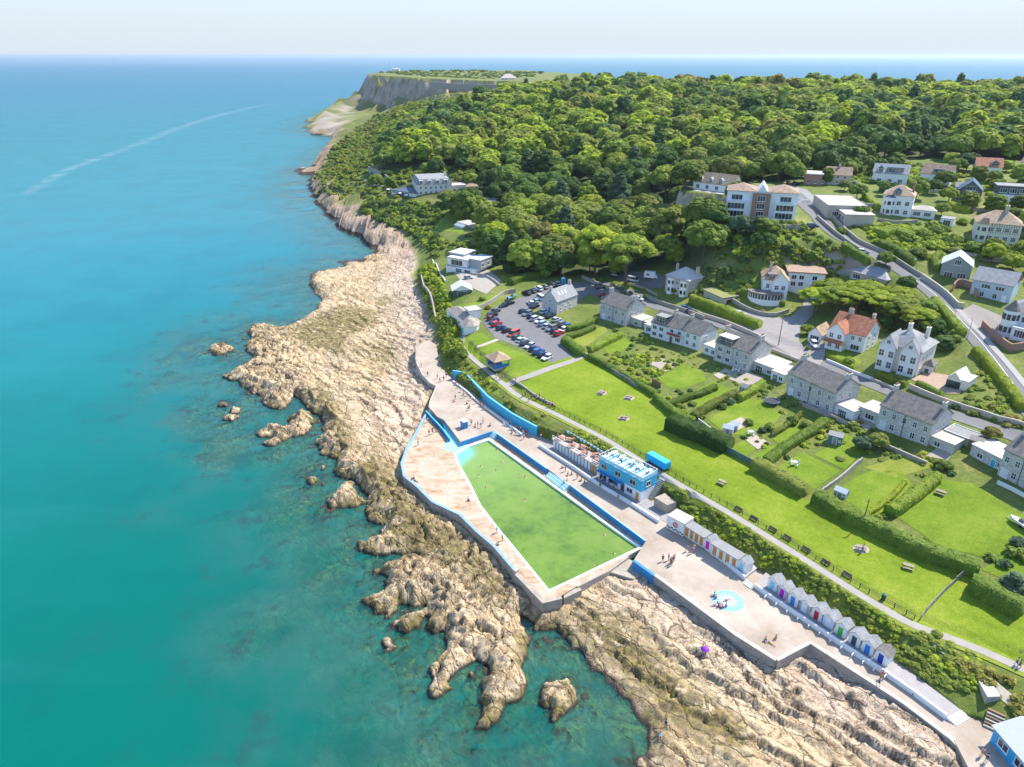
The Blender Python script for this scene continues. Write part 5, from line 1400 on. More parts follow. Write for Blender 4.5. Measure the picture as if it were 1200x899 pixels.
# ---- upper houses
b = Bld('stone_house', (779,341.5), (805.5,348.5), 'square stone house with hipped pale roof and white two-storey bays by the pine', D=9.5, h=6.2)
b.main(BUFF); b.hip(mat((0.50, 0.46, 0.41), .85, .2, 1.2, grime=.3), 3.2, .4); b.bay(2.3, 0, 1.5, 0, 5.8, WHITE, FLATR, wz=[(.9, 1.5), (3.5, 1.5)]); b.bay(b.W - 2.3, 0, 1.5, 0, 5.8, WHITE, FLATR, wz=[(.9, 1.5), (3.5, 1.5)])
b.win('F', b.W/2, 3.6, 1.0, 1.4); b.door('F', b.W/2, WHITE2); b.wins('R', [2.5, 6.5], [1.0, 3.7], .9, 1.2); b.chim(.9, 5, 9.6, BUFF, .8, .8, 2); b.chim(b.W - 1, 6, 9.8, BUFF, .8, 1.2, 3)
MB().box(3.9, b.W - 3.9, -1.0, -.01, 2.9, 3.05).build('balcony', WHITE, b.e)
b = Bld('garage', (824,349), (846,359), 'flat-roofed stone outbuilding with a mossy green roof beside the long hedge', 'garage', None, 6.0, 2.8)
b.main(BUFF); b.flat(mat((0.24, 0.24, 0.08), .95, .3, 1.2), .3, .25, edge=CONC); b.wins('F', [1.6, 3.6, 5.6], [1.2], .9, .8); b.door('R', 2.8, mat((0.13, 0.05, 0.03), .6), 2.4, 2.1)
b = Bld('villa', (892,347), (921,352), 'big white villa with a round glazed lounge and orange-brown hipped roofs', D=10, h=6.8)
W = b.W; b.main(WHITE); b.hip(OCHRE, 3.4, .4); b.chim(2.2, 4, 11.5, BUFF, .9, .7, 3)
b.block(W - 5.2, W - .2, -1.4, -.003, 0, 6.8, WHITE); b.gable(OCHRE, WHITE, 2.6, 'y', box=(W - 5.2, W - .2, -1.4, 3.5)); b.bx = (W - 5.2, W - .2, -1.4, -.003); b.wins('F', [W - 3.8, W - 1.7], [.8, 3.8], 1.3, 1.5, kind=1)
b.bx = (0, W, 0, 10); b.wins('F', [1.6, 3.6], [3.8], 1.1, 1.6, kind=1); b.wins('R', [2.5, 5, 7.5], [.9, 3.8], 1.1, 1.4, kind=1); b.dormer(2.6, .3, 6.7, 2.6, 1.8, 3, DGREY, SLATE, True, 2)
mb = MB(); n = 14; cx_, cy_, r_ = 1.8, -.2, 6.2
arc = [(cx_ + r_ * math.cos(math.pi + math.pi * .78 * k / n - .05), cy_ + r_ * .72 * math.sin(math.pi + math.pi * .78 * k / n - .05)) for k in range(n + 1)]
arc = arc + [(arc[-1][0], -.01), (arc[0][0], .6)]
o = MB().prism(arc, -2.5, 1.0).build('lounge', WHITE, b.e); MB().prism([(x * .985 + .03, y * .985) for x, y in arc], 1.003, 2.7).build('lounge_glazing', GLASS, o)
MB().prism([(x * 1.05 - .1, y * 1.05) for x, y in arc], 2.703, 3.1).build('lounge_roof', SLATE, o)
mb = MB()
for x, y in arc[1:-2]: mb.box(x - .08, x + .08, y - .08, y + .08, 1.003, 2.7)
mb.build('mullions', FRAME, o)
b.block(W + .4, W + 12, 5.5, 14, 0, 8.2, WHITE2); b.flat(BROWN, .5, .4); b.wins('F', [W + 2.2, W + 4.6, W + 8.8], [3.6, 5.9], 1.6, 1.5); b.block(W + 6.5, W + 12.05, 3.2, 5.49, 0, 5.2, WHITE); b.wins('F', [W + 8, W + 10.4], [.8, 3.2], 1.6, 1.3)
b = Bld('house', (969.5,404.5), (1010,414), 'white house with orange-red tiled roof and tiled porch between white garage and cream villa', D=9.5, h=5.6)
W = b.W; b.main(WHITE); b.gable(TERRA, WHITE, 3.6, ov=.4); b.chim(W * .3, 4.75, 10.6, BUFF, 1.2, .7, 3); b.chim(W - 1, 6, 10.2, BUFF, .7, 1.0, 2)
b.block(.3, 5.2, -2.6, -.003, 0, 5.6, WHITE); b.gable(TERRA, WHITE, 2.6, 'y', .35, box=(.3, 5.2, -2.6, 4)); b.bx = (.3, 5.2, -2.6, -.003); b.wins('F', [1.6, 3.9], [.8, 3.6], 1.2, 1.4, kind=1)
MB().add([(-.1,-3.6,2.5),(5.6,-3.6,2.5),(5.6,-2.6,3.3),(-.1,-2.6,3.3),(-.1,-3.6,2.35),(5.6,-3.6,2.35),(5.6,-2.6,2.35),(-.1,-2.6,2.35)],[(0,1,2,3),(0,4,5,1),(1,5,6,2),(3,7,4,0),(4,7,6,5)]).build('porch_roof', TERRA, b.e)
b.bx = (0, W, 0, 9.5); b.wins('F', [6.6, 8.6], [3.5], 1.0, 1.3, kind=1); b.win('F', 7.6, .8, 2.4, 1.5, n=3); b.wins('R', [3, 6.5], [.9, 3.5], 1.0, 1.3)
b = Bld('garage', (946,399.5), (961,402.5), 'small white garage with brown gabled roof beside the parked white car', 'garage', None, 6.5, 2.7)
b.main(WHITE); b.gable(OCHRE, WHITE, 2.0, 'y', .3); b.win('F', b.W/2, .1, 2.6, 2.1, n=4, fm=WHITE2, name='garage_door')
b = Bld('villa', (1026,430), (1073,441.5), 'tall cream double-gabled villa with pale grey roofs below the hill road', D=11, h=7.2)
W = b.W; b.main(CREAM); b.hip(SLATE_L, 3.6, .4); b.chim(W*.42, 6, 12, CREAM, .8, 1.4, 4); b.chim(W*.8, 8, 11.4, CREAM, .8, 1.2, 3)
for x0 in (.2, W * .56):
    x1 = x0 + W * .40
    b.block(x0, x1, -1.2, -.003, 0, 7.2, WHITE2); b.gable(SLATE_L, WHITE2, 3.0, 'y', .35, box=(x0, x1, -1.2, 5)); b.bx = (x0, x1, -1.2, -.003)
    m_ = (x0 + x1) / 2; b.wins('F', [m_ - 1.2, m_ + 1.2], [1.0, 4.0], 1.35, 1.8, kind=1); b.win('F', m_, 7.6, 1.0, 1.1)
b.bx = (0, W, 0, 11); b.wins('R', [2.2, 5, 8.2], [4.0], 1.0, 1.5, kind=1); b.wins('R', [1.6, 8.5], [.9], 1.0, 1.5, kind=1)
b.block(W + .01, W + 2.4, 3.5, 7.0, 0, 3.0, CREAM); b.hip(SLATE, 1.4, .2); b.door('F', W + 1.2, DGREY); b.win('R', 5.2, .9, 1.6, 1.4)
b = Bld('garage', (1108,453.5), (1132,459), 'cream garage with pale low roof and dark grey door on the brick drive', 'garage', None, 6.0, 2.7)
b.main(CREAM); b.gable(mat((0.52, 0.5, 0.46), .85, .12, 1.0, grime=.2), CREAM, 1.6, 'y', .3, box=(0, b.W * .62, 0, 6)); b.bx = (0, b.W, 0, 6); b.win('F', b.W*.31, .05, 3.2, 2.1, n=1, fm=DGREY, name='garage_door', kind=2)
b.flat(FLATR, .1, .2, box=(b.W*.64, b.W, .1, 5.9))
b = Bld('bungalow', (995,327), (1038,333), 'low bungalow with grey hipped roof beside the hill road', D=8.5, h=3.0)
W = b.W; b.main(BUFF); b.hip(SLATE_L, 2.2, .5); b.wins('F', [2.5, 9.5], [.7], 2.8, 1.6, n=3); b.win('F', 6, .7, 1.2, 1.4); b.wins('R', [2.5, 6], [.8], 1.4, 1.3); b.chim(W*.35, 4.2, 6.2, BUFF, .8, .6, 2)
b = Bld('apartment_house', (849,253), (931,258), 'three-storey white and brick house with brown hipped roofs on the crag', D=12, h=9.6, z=38.7)
W = b.W; b.main(WHITE); b.hip(BROWN, 2.2, .4, box=(0, W*.42, 0, 11)); b.gable(WHITE2, WHITE, 2.4, 'y', .1, box=(W*.43, W*.57, -.4, 11)); b.hip(BROWN, 2.2, .4, box=(W*.58, W, 0, 11)); b.chim(W*.8, 8, 12, BRICK, .8, 1.2, 3)
for k, x0 in enumerate((.3, W * .36, W * .70)):
    x1 = x0 + W * .27
    if k == 1: b.block(x0 + .2, x1 - .2, -.7, -.003, 0, 9.0, BRICK); b.wins('F', [(x0 + x1)/2], [.5, 3.4, 6.2], 2.8, 2.0, n=3)
    else: b.block(x0, x1, -1.5, -.003, 0, 5.9, WHITE); b.flat(WHITE2, .2, .2); b.wins('F', [(x0 + x1)/2], [.35, 3.2], W * .245, 2.2, n=5); b.bx = (0, W, 0, 11); b.wins('F', [(x0 + x1)/2], [6.3], 4.0, 1.9, n=3)
b.bx = (0, W, 0, 11); b.wins('R', [2.5, 5.5, 8.5], [.9, 3.7, 6.5], 1.2, 1.4)
b = Bld('villa', (1031,249.5), (1066,255), 'tall white villa with dormered brown roof above the clipped shrubs', D=9.5, h=7.8)
W = b.W; b.main(WHITE); b.hip(OCHRE, 3.4, .35); b.chim(W - 1, 5, 12.2, BRICK, .7, 1.0, 3); b.dormer(W*.45, .5, 7.6, 2.4, 1.9, 3.2, DGREY, SLATE_B, False, 2)
b.bay(2.6, 0, 1.8, 0, 6.9, WHITE, SLATE_B, wz=[(.9, 1.6), (4.0, 1.6)]); b.wins('F', [W*.55, W*.82], [.9, 4.1], 1.5, 1.6, kind=1); b.wins('R', [2.5, 6.5], [.9, 4.1], 1.3, 1.5, kind=1)
b.block(W + .02, W + 8, 1.2, 7, 0, 3.0, WHITE2); b.hip(FLATR, 1.3, .4); b.wins('F', [W + 2, W + 5.6], [.7], 2.4, 1.5, n=4)
b = Bld('villa', (1139,281), (1192,287), 'long cream half-timbered villa with mottled hipped roof at the picture edge', D=10, h=6.6)
W = b.W; b.main(CREAM); b.hip(OCHRE, 3.8, .4); b.chim(W*.62, 5, 12, BUFF, 1.0, 1.6, 4); b.bay(2.6, 0, 2.0, 0, 6.2, CREAM, OCHRE, rise=2.0, wz=[(.8, 1.6), (3.7, 1.6)])
b.wins('F', [W*.36, W*.52, W*.7, W*.88], [.8, 3.8], 1.5, 1.5, n=3, kind=1)
mb = MB()
for k in range(12): mb.box(4.8 + k * (W - 5) / 12, 4.95 + k * (W - 5) / 12, -.05, -.004, 3.2, 6.5)
mb.build('timbering', mat((0.12, 0.08, 0.05), .8), b.e)
b = Bld('house', (1101,322), (1130,334), 'green-grey gabled house with white ground floor beside the walled bend', D=9, h=5.0, turn=.5)
W = b.W; b.main(mat((0.30, 0.33, 0.30), .8, .12)); b.gable(mat((0.52, 0.55, 0.57), .6, .08), mat((0.30, 0.33, 0.30), .8, .12), 2.8, 'y', .3); b.wins('F', [W*.5], [5.0], 1.8, 1.6, n=3); b.wins('F', [W*.28, W*.72], [.8], 2.4, 1.7, n=3)
b = Bld('house', (1136,344), (1182,356), 'brick and pale blue house with wide grey roof and walled forecourt', D=9, h=5.4)
W = b.W; b.main(mat((0.45, 0.53, 0.58), .75, .1)); b.gable(SLATE_L, BRICK, 3.0, 'x', .35); b.wins('F', [W*.35, W*.7], [3.2], 2.4, 1.3, n=3); b.wins('F', [W*.3, W*.62], [.6], 1.2, 1.6); b.door('F', W*.85, WHITE)
b = Bld('turret_house', (1170,388), (1212,398), 'white house with a round slate-capped turret at the picture edge by the road', D=11, h=6.4)
W = b.W; b.main(WHITE); b.hip(SLATE_L, 3.2, .3); b.wins('F', [5.6, 9], [.8, 3.8], 2.4, 1.7, n=3); b.block(3.5, W + .0, -3.2, -.01, 0, 3.0, WHITE); b.flat(WHITE2, .2, .25); b.wins('F', [5.6, 9], [.5], 2.6, 2.0, n=4)
tu = MB().lathe([(2.0, -1.5), (2.0, 7.0)], 14, 2.0, -.6).build('turret', WHITE, b.e); MB().lathe([(2.2, 7.01), (.05, 9.8)], 14, 2.0, -.6).build('turret_roof', SLATE, tu)
for k in range(5):
    a_ = math.pi + .35 + k * .6
    for z_ in (.9, 4.4): MB().box(-.45, .45, -.05, .05, z_, z_ + 1.6).xf(Matrix.Translation((2.0 + 2.02 * math.cos(a_), -.6 + 2.02 * math.sin(a_), 0)) @ Matrix.Rotation(a_ + math.pi/2, 4, 'Z')).build('turret_window', GLASS, tu)
b = Bld('house', (1021,214), (1062,217), 'white house with big dark blue dormer beyond the walled yard', D=9, h=4.6)
W = b.W; b.main(WHITE); b.gable(SLATE_L, WHITE, 3.4, ov=.3); b.dormer(W*.62, .6, 4.6, W*.45, 2.4, 4, SLATE_B, SLATE_B, True, 4); b.dormer(W*.2, .6, 4.6, 2.4, 2.0, 4, WHITE, SLATE_B, False, 2); b.wins('F', [W*.2, W*.5, W*.8], [.8], 1.8, 1.4, n=3)
b = Bld('house', (1077,213), (1112,217), 'white gabled house with brown roof and flat dormer near the wood', D=9, h=4.2)
W = b.W; b.main(WHITE); b.gable(BROWN, WHITE, 3.6, ov=.35); b.dormer(W*.55, .6, 4.0, 4.0, 2.2, 4, DGREY, DGREY, True, 2); b.wins('F', [W*.25, W*.6, W*.85], [.8], 1.5, 1.4)
b = Bld('barn_house', (1121,234), (1148,237), 'dark blue roofed barn-like house with a glazed gable', D=11, h=4.4, turn=0)
W = b.W; b.main(DGREY); b.gable(SLATE_B, DGREY, 3.6, 'y', .3); b.win('F', W/2, .5, W*.6, 3.6, n=5); b.win('F', W/2, 4.3, W*.4, 1.7, n=3)
b = Bld('house', (1166,236), (1204,239), 'flat-roofed dark house with long white terrace at the picture edge', D=9, h=6.0)
W = b.W; b.block(0, W, 0, 9, 0, 3, WHITE); b.block(0, W, 1.5, 9, 3.01, 6.2, DGREY); b.flat(FLATG, .4, .3); b.wins('F', [W*.2, W*.5, W*.8], [3.6], 2.6, 1.8, n=3); b.bx = (0, W, 0, 9); b.wins('F', [W*.25, W*.7], [.6], 2.4, 1.8, n=3)
b = Bld('house', (1141,206), (1172,208), 'house with orange-brown roof and white side wall at the edge of the wood', D=9, h=4.4)
W = b.W; b.main(WHITE); b.gable(TERRA, WHITE, 3.4, ov=.3); b.wins('F', [W*.3, W*.7], [1.0], 2, 1.6, n=3); b.dormer(W*.7, .6, 4.0, 3.4, 2.0, 4, DGREY, SLATE, False, 2)
b = Bld('house', (1194,200), (1225,204), 'far house with plain brown roof half hidden at the picture edge', D=9, h=4.4)
b.main(WHITE2); b.gable(BROWN, WHITE2, 3.2, ov=.3); b.wins('F', [2, 5], [1.0], 1.4, 1.4)
b = Bld('house', (941,216), (962,217.5), 'low red brick house with flat pale parapet near the top of the hill road', D=8, h=4.6)
b.main(BRICK); b.flat(WHITE2, .4, .5); b.wins('F', [2, 5, 8], [.8], 1.4, 1.4)
b = Bld('house', (966,216), (996,218), 'grey stone house with brown roof beside the red brick house', D=8, h=4.4)
W = b.W; b.main(BUFF); b.gable(BROWN, BUFF, 3.0); b.wins('F', [2, 5, 8], [.8, 2.9], 1.1, 1.2); b.chim(W/2, 4, 8.6, BUFF, 1, .6, 2)
b = Bld('cottage', (812,221), (858,227), 'white cottage with three gabled dormers on the crag top', D=8, h=3.4)
W = b.W; b.main(WHITE); b.gable(OCHRE, WHITE, 3.8, ov=.4)
for q in (.16, .42, .68): b.dormer(W*q, .3, 3.2, 2.2, 1.7, 3.5, WHITE, SLATE_L, False, 2)
b.wins('F', [W*.12, W*.36, W*.6, W*.86], [.6], 1.6, 1.7); b.block(W*.1, W*.9, -5, -.01, -.4, .1, CONC)
b = Bld('shed', (765,221), (778,223), 'weathered flat-roofed shed on the slope beside the white cottage', 'shed', None, 6, 3.0)
b.main(WOODG); b.flat(FLATG, .2, .2); b.win('F', 2.4, 1, 1.6, 1.0)
b = Bld('retaining_building', (952,240), (968,256), 'low building behind a high grey stone retaining wall at the road top', 'building', None, 14, 4.6)
W = b.W; b.main(BUFF); b.flat(FLATR, .1, .3, edge=BUFF); b.bx = (0, W, 0, 14); b.wins('R', [3, 7], [1.0], 2.4, 1.6, n=3)
b.block(W + .02, W + 10, 4, 13.9, 0, 3.4, BUFF); b.flat(FLATR, .3, .3); b.wins('F', [W + 3, W + 7], [.6], 2.4, 1.9, n=3)
# ---- the coast side
b = Bld('hotel', (489.5,229.5), (530,229), 'large white hotel with grey mansard roof among trees above the rocks', 'hotel', None, 26, 6.6, turn=.30)
W = b.W; b.main(CREAM)
x0, x1, y0, y1 = -.3, W + .3, -.3, 24.3; i_ = 1.6
MB().add([(x0,y0,6.21),(x1,y0,6.21),(x1,y1,6.21),(x0,y1,6.21),(x0+i_,y0+i_,9.2),(x1-i_,y0+i_,9.2),(x1-i_,y1-i_,9.2),(x0+i_,y1-i_,9.2)],[(0,1,5,4),(1,2,6,5),(2,3,7,6),(3,0,4,7),(4,5,6,7),(3,2,1,0)]).build('roof', FLATG, b.e); b.roof = b.e.children[-1]
b.wins('F', [2, 5, 8, 11, 14, 17, 20][:max(2, int(W // 3))], [.9, 3.6], 1.2, 1.5, kind=1); b.wins('L', [2.5, 6, 9.5, 13, 16.5, 20], [.9, 3.6], 1.3, 1.5, kind=1)
for k in range(4): b.dormer(2.5 + k * (W - 4) / 3.4, .2, 6.5, 2.2, 2.0, 2.4, WHITE, WHITE, True, 2)
b.chim(W - 2, 12, 11.5, CREAM, 1.4, .8, 4, 6)
b.block(W + .02, W + 9, 3, 12, 0, 4.4, CREAM); b.flat(FLATR, .3, .3); b.wins('F', [W + 2, W + 5, W + 7.6], [.8], 1.4, 1.8)
b.block(W + 9.05, W + 17, 4, 13, 0, 3.4, BUFF); b.hip(BROWN, 2.0, .3); b.wins('F', [W + 11, W + 14.5], [.8], 1.6, 1.5)
b = Bld('pavilion', (459,229), (487,231), 'dark flat-roofed glass pavilion on the terrace beside the hotel', 'pavilion', None, 13, 3.0)
b.main(WHITE2); b.flat(mat((0.07, 0.09, 0.13), .6, .15), .5, .35); b.wins('F', [2.5, 6, 9.5, 13], [.4], 3.0, 2.3, n=3)
wall_thing('garden_wall', [G(432,202)[:2], G(445,208)[:2], G(458,216)[:2]], .6, gz, 4.2, STONE, 'high old stone wall beside the hotel terrace', 'wall')
wall_thing('garden_wall', [G(425,211)[:2], G(445,221)[:2], G(462,231)[:2]], .5, gz, 1.2, STONE, 'low stone wall edging the hotel terrace above the sea', 'wall')
b = Bld('modern_house', (523,319.5), (556,321), 'modern white and grey box house with stepped flat roofs above the rocks', D=9, h=3.2)
W = b.W; b.main(WHITE); b.flat(FLATR, .2, .25, box=(0, W*.3, 0, 9)); b.wins('F', [W*.45, W*.75], [.3], 3.0, 2.5, n=3); b.block(W*.02, W*.7, .8, 9.5, 3.48, 6.4, WHITE); b.flat(mat((0.6, 0.6, 0.58), .8, .08), .4, .3, edge=DGREY); b.wins('F', [W*.35], [3.7], W*.4, 2.3, n=3); b.win('L', 5, 3.9, 3, 1.8, n=2)
b.block(W*.72, W + 1.5, 2.5, 11, 3.21, 6.9, mat((0.36, 0.37, 0.37), .8, .1)); b.flat(mat((0.6, 0.6, 0.58), .8, .08), .2, .3); b.wins('R', [4, 8], [4.0], 1.6, 1.6); b.block(-1.8, W*.4, 5, 13, 0, 7.4, mat((0.42, 0.42, 0.41), .8, .1)); b.flat(mat((0.55, 0.55, 0.53), .8, .08), .3, .3)
b = Bld('garage', (531,349), (553,343), 'low garden building with pale zinc gabled roof beside the modern house', 'garage', None, 7, 2.7)
b.main(DGREY); b.gable(mat((0.60, 0.60, 0.58), .5, .06), WHITE, 1.9, 'y', .35); b.win('F', b.W/2, .3, b.W*.5, 2.0, n=3)
PALE_T = roof_mat('pale_brown_tile', (0.26, 0.21, 0.17), (0.34, 0.285, 0.235), (0.42, 0.36, 0.30))
b = Bld('lookout_house', (524,372), (546,389.5), 'white octagonal-ended seafront building with brown roof and blue doors', 'building', None, 5.5, 2.9, z=G(546,389.5)[2])
W = b.W
b.main(WHITE); b.hip(PALE_T, 1.9, .35); b.wins('F', [W*.2, W*.42, W*.64], [1.1], 1.3, 1.0, n=2)
oc = [(W + .6 + 2.9 * math.cos(math.pi/8 + k*math.pi/4), 1.4 + 2.9 * math.sin(math.pi/8 + k*math.pi/4)) for k in range(8)]
o = MB().prism(oc, -1.6, 3.1).build('octagon', WHITE, b.e); MB().lathe([(3.4, 3.11), (.9, 4.8), (.05, 4.9)], 8, W + .6, 1.4).build('octagon_roof', PALE_T, o)
b.block(W*.55, W*.55 + 4.2, 3.0, 7.0, 2.91, 5.9, WHITE2); b.flat(FLATR, .35, .25); b.wins('F', [W*.55 + 2.1], [4.2], 2.4, 1.1, n=3)
b.bx = (W + .6 - 1, W + .6 + 1, -1.3, 0); b.door('F', W + .6, SKYB, 1.5, 2.1)
c_ = G(584, 428); e = empty('park_shelter', c_, math.atan2(*sub(P(590,450,11), P(640,488,11))[::-1]), 'open seaside shelter with brown pyramid roof and blue posts on the lawn', 'shelter')
MB().add([(-3,-3,2.5),(3,-3,2.5),(3,3,2.5),(-3,3,2.5),(-.7,0,4.3),(.7,0,4.3),(-3,-3,2.35),(3,-3,2.35),(3,3,2.35),(-3,3,2.35)],[(0,1,5,4),(1,2,5),(2,3,4,5),(3,0,4),(6,7,1,0),(7,8,2,1),(8,9,3,2),(9,6,0,3),(9,8,7,6)]).build('roof', OCHRE, e)
for x in (-2.3, 2.3):
    for y in (-2.3, 2.3): MB().box(x-.1, x+.1, y-.1, y+.1, -.4, 2.35).build('post', BLUE, e)
MB().box(-2.6, 2.6, -2.6, 2.6, -.5, .12).build('floor', CONC, e); o = MB().box(-2.2, 2.2, -.06, .06, .12, 2.3).build('partition', BLUE, e)
MB().box(-1.8, 1.8, .25, .7, .5, .58).build('bench', WOODM, e); MB().box(-2.25, -2.15, -2.19, 2.19, .13, 1.1).build('side_panel', BLUE, e); MB().box(2.15, 2.25, -2.19, 2.19, .13, 1.1).build('side_panel', BLUE, e)
b = Bld('outbuilding', (536,266), (560,269), 'cluster of low grey outbuildings with glass roofs in the wooded garden', 'outbuilding', None, 7, 2.6)
b.main(BUFF); b.flat(FLATR, .2, .2); b.wins('F', [2, 5], [.8], 1.6, 1.3); b.block(3, 11, -4, -.01, 0, 2.0, BUFF); b.gable(mat((0.33, 0.38, 0.42), .3, .1), BUFF, .9, 'x', .1)
# ---- the headland
b = Bld('lookout_station', (459,83.5), (468,83.5), 'small white coastguard house with pale roof on the far headland', 'building', None, 9, 4.0, z=62.4)
b.main(WHITE); b.hip(FLATR, 2.6, .3); b.wins('F', [3, 8, 12], [1.0], 2, 1.6)
mx = P(457, 82, 62); MB().tube([(*mx, 60), (*mx, 84)], [.45, .22], 6).build('radio_mast', mat((0.42, 0.44, 0.46), .5)); tag(bpy.data.objects['radio_mast'], 'thin tall radio mast on the far headland', 'mast')
b = Bld('pyramid_roof_house', (587,94), (604,94), 'low building with pale pyramid roof on the headland skyline', 'building', None, 16, 3.2, z=56.5)
b.main(WHITE2); b.hip(mat((0.55, 0.45, 0.40), .8, .1), 6.5, 1.0); b.wins('F', [3, 9], [1.0], 2, 1.4)
b = Bld('far_building', (834,105), (850,105), 'long white building with flat roof showing among treetops on the skyline', 'building', None, 8, 9.0, z=60)
b.main(WHITE); b.flat(FLATR, .3, .4); b.wins('F', [3, 7, 11], [6.0], 2, 1.6)
wall_thing('fort_wall', [P(505, 98, 57), P(540, 102, 56), P(590, 104, 55), P(632, 106, 55)], 2.0, lambda p: 52.0, 7.5, mat((0.30, 0.27, 0.23), .9, .25, .3), 'long dark stone fort wall across the far headland', 'wall')
# ------------------------------------------------------------------ plants
def mesh_np(name, V, quads, tris, m, tone=None, smooth=False):
    me = bpy.data.meshes.new(name)
    V = np.asarray(V, np.float32)
    nq, nt = len(quads), len(tris)
    li = np.concatenate([np.asarray(quads, np.int32).ravel(), np.asarray(tris, np.int32).ravel()])
    ls = np.concatenate([np.arange(nq) * 4, nq * 4 + np.arange(nt) * 3]).astype(np.int32)
    me.vertices.add(len(V)); me.vertices.foreach_set('co', V.ravel())
    me.loops.add(len(li)); me.loops.foreach_set('vertex_index', li.astype(np.int32))
    me.polygons.add(nq + nt); me.polygons.foreach_set('loop_start', ls)
    if tone is not None:
        a = me.attributes.new('tone', 'FLOAT', 'FACE'); a.data.foreach_set('value', np.asarray(tone, np.float32))
    me.update(calc_edges=True)
    if m is not None: me.materials.append(m)
    return me
def _ico(sub):
    bm = bmesh.new(); bmesh.ops.create_icosphere(bm, subdivisions=sub, radius=1)
    bm.verts.ensure_lookup_table()
    v = np.array([x.co[:] for x in bm.verts]); f = np.array([[y.index for y in x.verts] for x in bm.faces]); bm.free(); return v, f
ICO1, ICO2 = _ico(1), _ico(2)

def cards(pos, nrm, size, rs, tilt=0.55, asp=0.7):
    N = len(pos)
    n = nrm + tilt * rs.normal(0, 0.6, (N, 3)); n /= np.linalg.norm(n, axis=1)[:, None] + 1e-9
    t = np.cross(n, rs.normal(0, 1, (N, 3))); t /= np.linalg.norm(t, axis=1)[:, None] + 1e-9
    b = np.cross(n, t)
    s = size[:, None]
    v = np.stack([pos - t * s - b * s * asp, pos + t * s - b * s * asp * .6, pos + t * s * .8 + b * s * asp, pos - t * s * .7 + b * s * asp * .8], 1).reshape(-1, 3)
    q = np.arange(4 * N).reshape(N, 4)
    return v, q

def lobes_mesh(C, r, sq, nleaf, leaf, rs, core=ICO1, fill=0.88, up=0.45):
    """leaf clumps over the outside of the balls C (centres), r (radii), with a knobbly core"""
    C = np.asarray(C, float); r = np.asarray(r, float); nl = len(C)
    w = r ** 2; w = w / w.sum()
    k = rs.choice(nl, nleaf * 2, p=w)
    d = rs.normal(0, 1, (len(k), 3)); d /= np.linalg.norm(d, axis=1)[:, None]
    d[:, 2] = np.where(d[:, 2] < -0.35, -d[:, 2], d[:, 2])
    p = C[k] + d * (r[k] * rs.uniform(.88, 1.10, len(k)))[:, None] * np.array([1, 1, sq])
    dist = np.linalg.norm((p[:, None, :] - C[None]) / np.array([1, 1, sq]), axis=2) / r[None]
    dist[np.arange(len(k)), k] = 9
    ok = dist.min(1) > 0.84
    p, d, k = p[ok][:nleaf], d[ok][:nleaf], k[ok][:nleaf]
    lt = rs.uniform(0, 1, nl)
    v, q = cards(p, d + np.array([0, 0, up]), leaf * rs.uniform(.65, 1.25, len(p)), rs)
    tone = lt[k] * .6 + rs.uniform(0, .4, len(k))
    cv, cf = core
    vs, fs, tn = [], [], []
    for i in range(nl):
        j = 1 + rs.uniform(-.13, .13, len(cv))
        vs.append(cv * j[:, None] * r[i] * fill * np.array([1, 1, sq]) + C[i]); fs.append(cf + len(v) + i * len(cv)); tn.append(np.full(len(cf), lt[i] * .6 + .1))
    V = np.concatenate([v] + vs); T = np.concatenate(fs)
    return V, q, T, np.concatenate([tone] + tn)

def crown_pts(kind, R, Hh, rs):
    """centres and radii of the limbs' leaf masses, above the trunk foot"""
    C, r = [], []
    if kind == 'round':
        n = 17
        for i in range(n):
            u = (i + .5) / n; z = 1 - 1.35 * u; a = i * 2.39996 + rs.uniform(-.4, .4); q = math.sqrt(max(0, 1 - z * z))
            lr = R * rs.uniform(.30, .46); k = R - lr * .75
            C.append((k * q * math.cos(a), k * q * math.sin(a), Hh * .56 + (Hh * .44 - lr * .6) * z)); r.append(lr)
        C.append((0, 0, Hh * .55)); r.append(R * .62)
    elif kind == 'tall':
        n = 20
        for i in range(n):
            u = (i + .5) / n; zz = .22 + .74 * u; a = i * 2.39996; w = math.sin(math.pi * min(1, (1.12 - u) * .62 + .08)) 
            lr = R * rs.uniform(.36, .52) * (.6 + .4 * w)
            C.append(((R - lr) * w * math.cos(a), (R - lr) * w * math.sin(a), Hh * zz)); r.append(lr)
        C.append((0, 0, Hh * .5)); r.append(R * .6)
    elif kind == 'cone':
        n = 26
        for i in range(n):
            u = (i + .5) / n; a = i * 2.39996; w = (1 - u) ** .8
            lr = R * (.2 + .28 * (1 - u)) * rs.uniform(.85, 1.15)
            C.append((R * w * .72 * math.cos(a), R * w * .72 * math.sin(a), Hh * (.14 + .83 * u))); r.append(lr)
        C += [(0, 0, Hh * .3), (0, 0, Hh * .55)]; r += [R * .5, R * .36]
    elif kind == 'umbrella':
        n = 22
        for i in range(n):
            a = i * 2.39996; q = math.sqrt((i + .5) / n); lr = R * rs.uniform(.2, .32)
            C.append(((R - lr * .6) * q * math.cos(a), (R - lr * .6) * q * math.sin(a), Hh * (.92 - .32 * q * q * rs.uniform(.5, 1.25)))); r.append(lr)
    elif kind == 'bush':
        n = 9
        for i in range(n):
            a = i * 2.39996; q = math.sqrt((i + .3) / n); lr = R * rs.uniform(.34, .5)
            C.append(((R - lr) * q * math.cos(a), (R - lr) * q * math.sin(a), max(Hh - lr * .9 - (Hh * .5) * q * q, Hh * .25))); r.append(lr)
    return np.array(C), np.array(r)

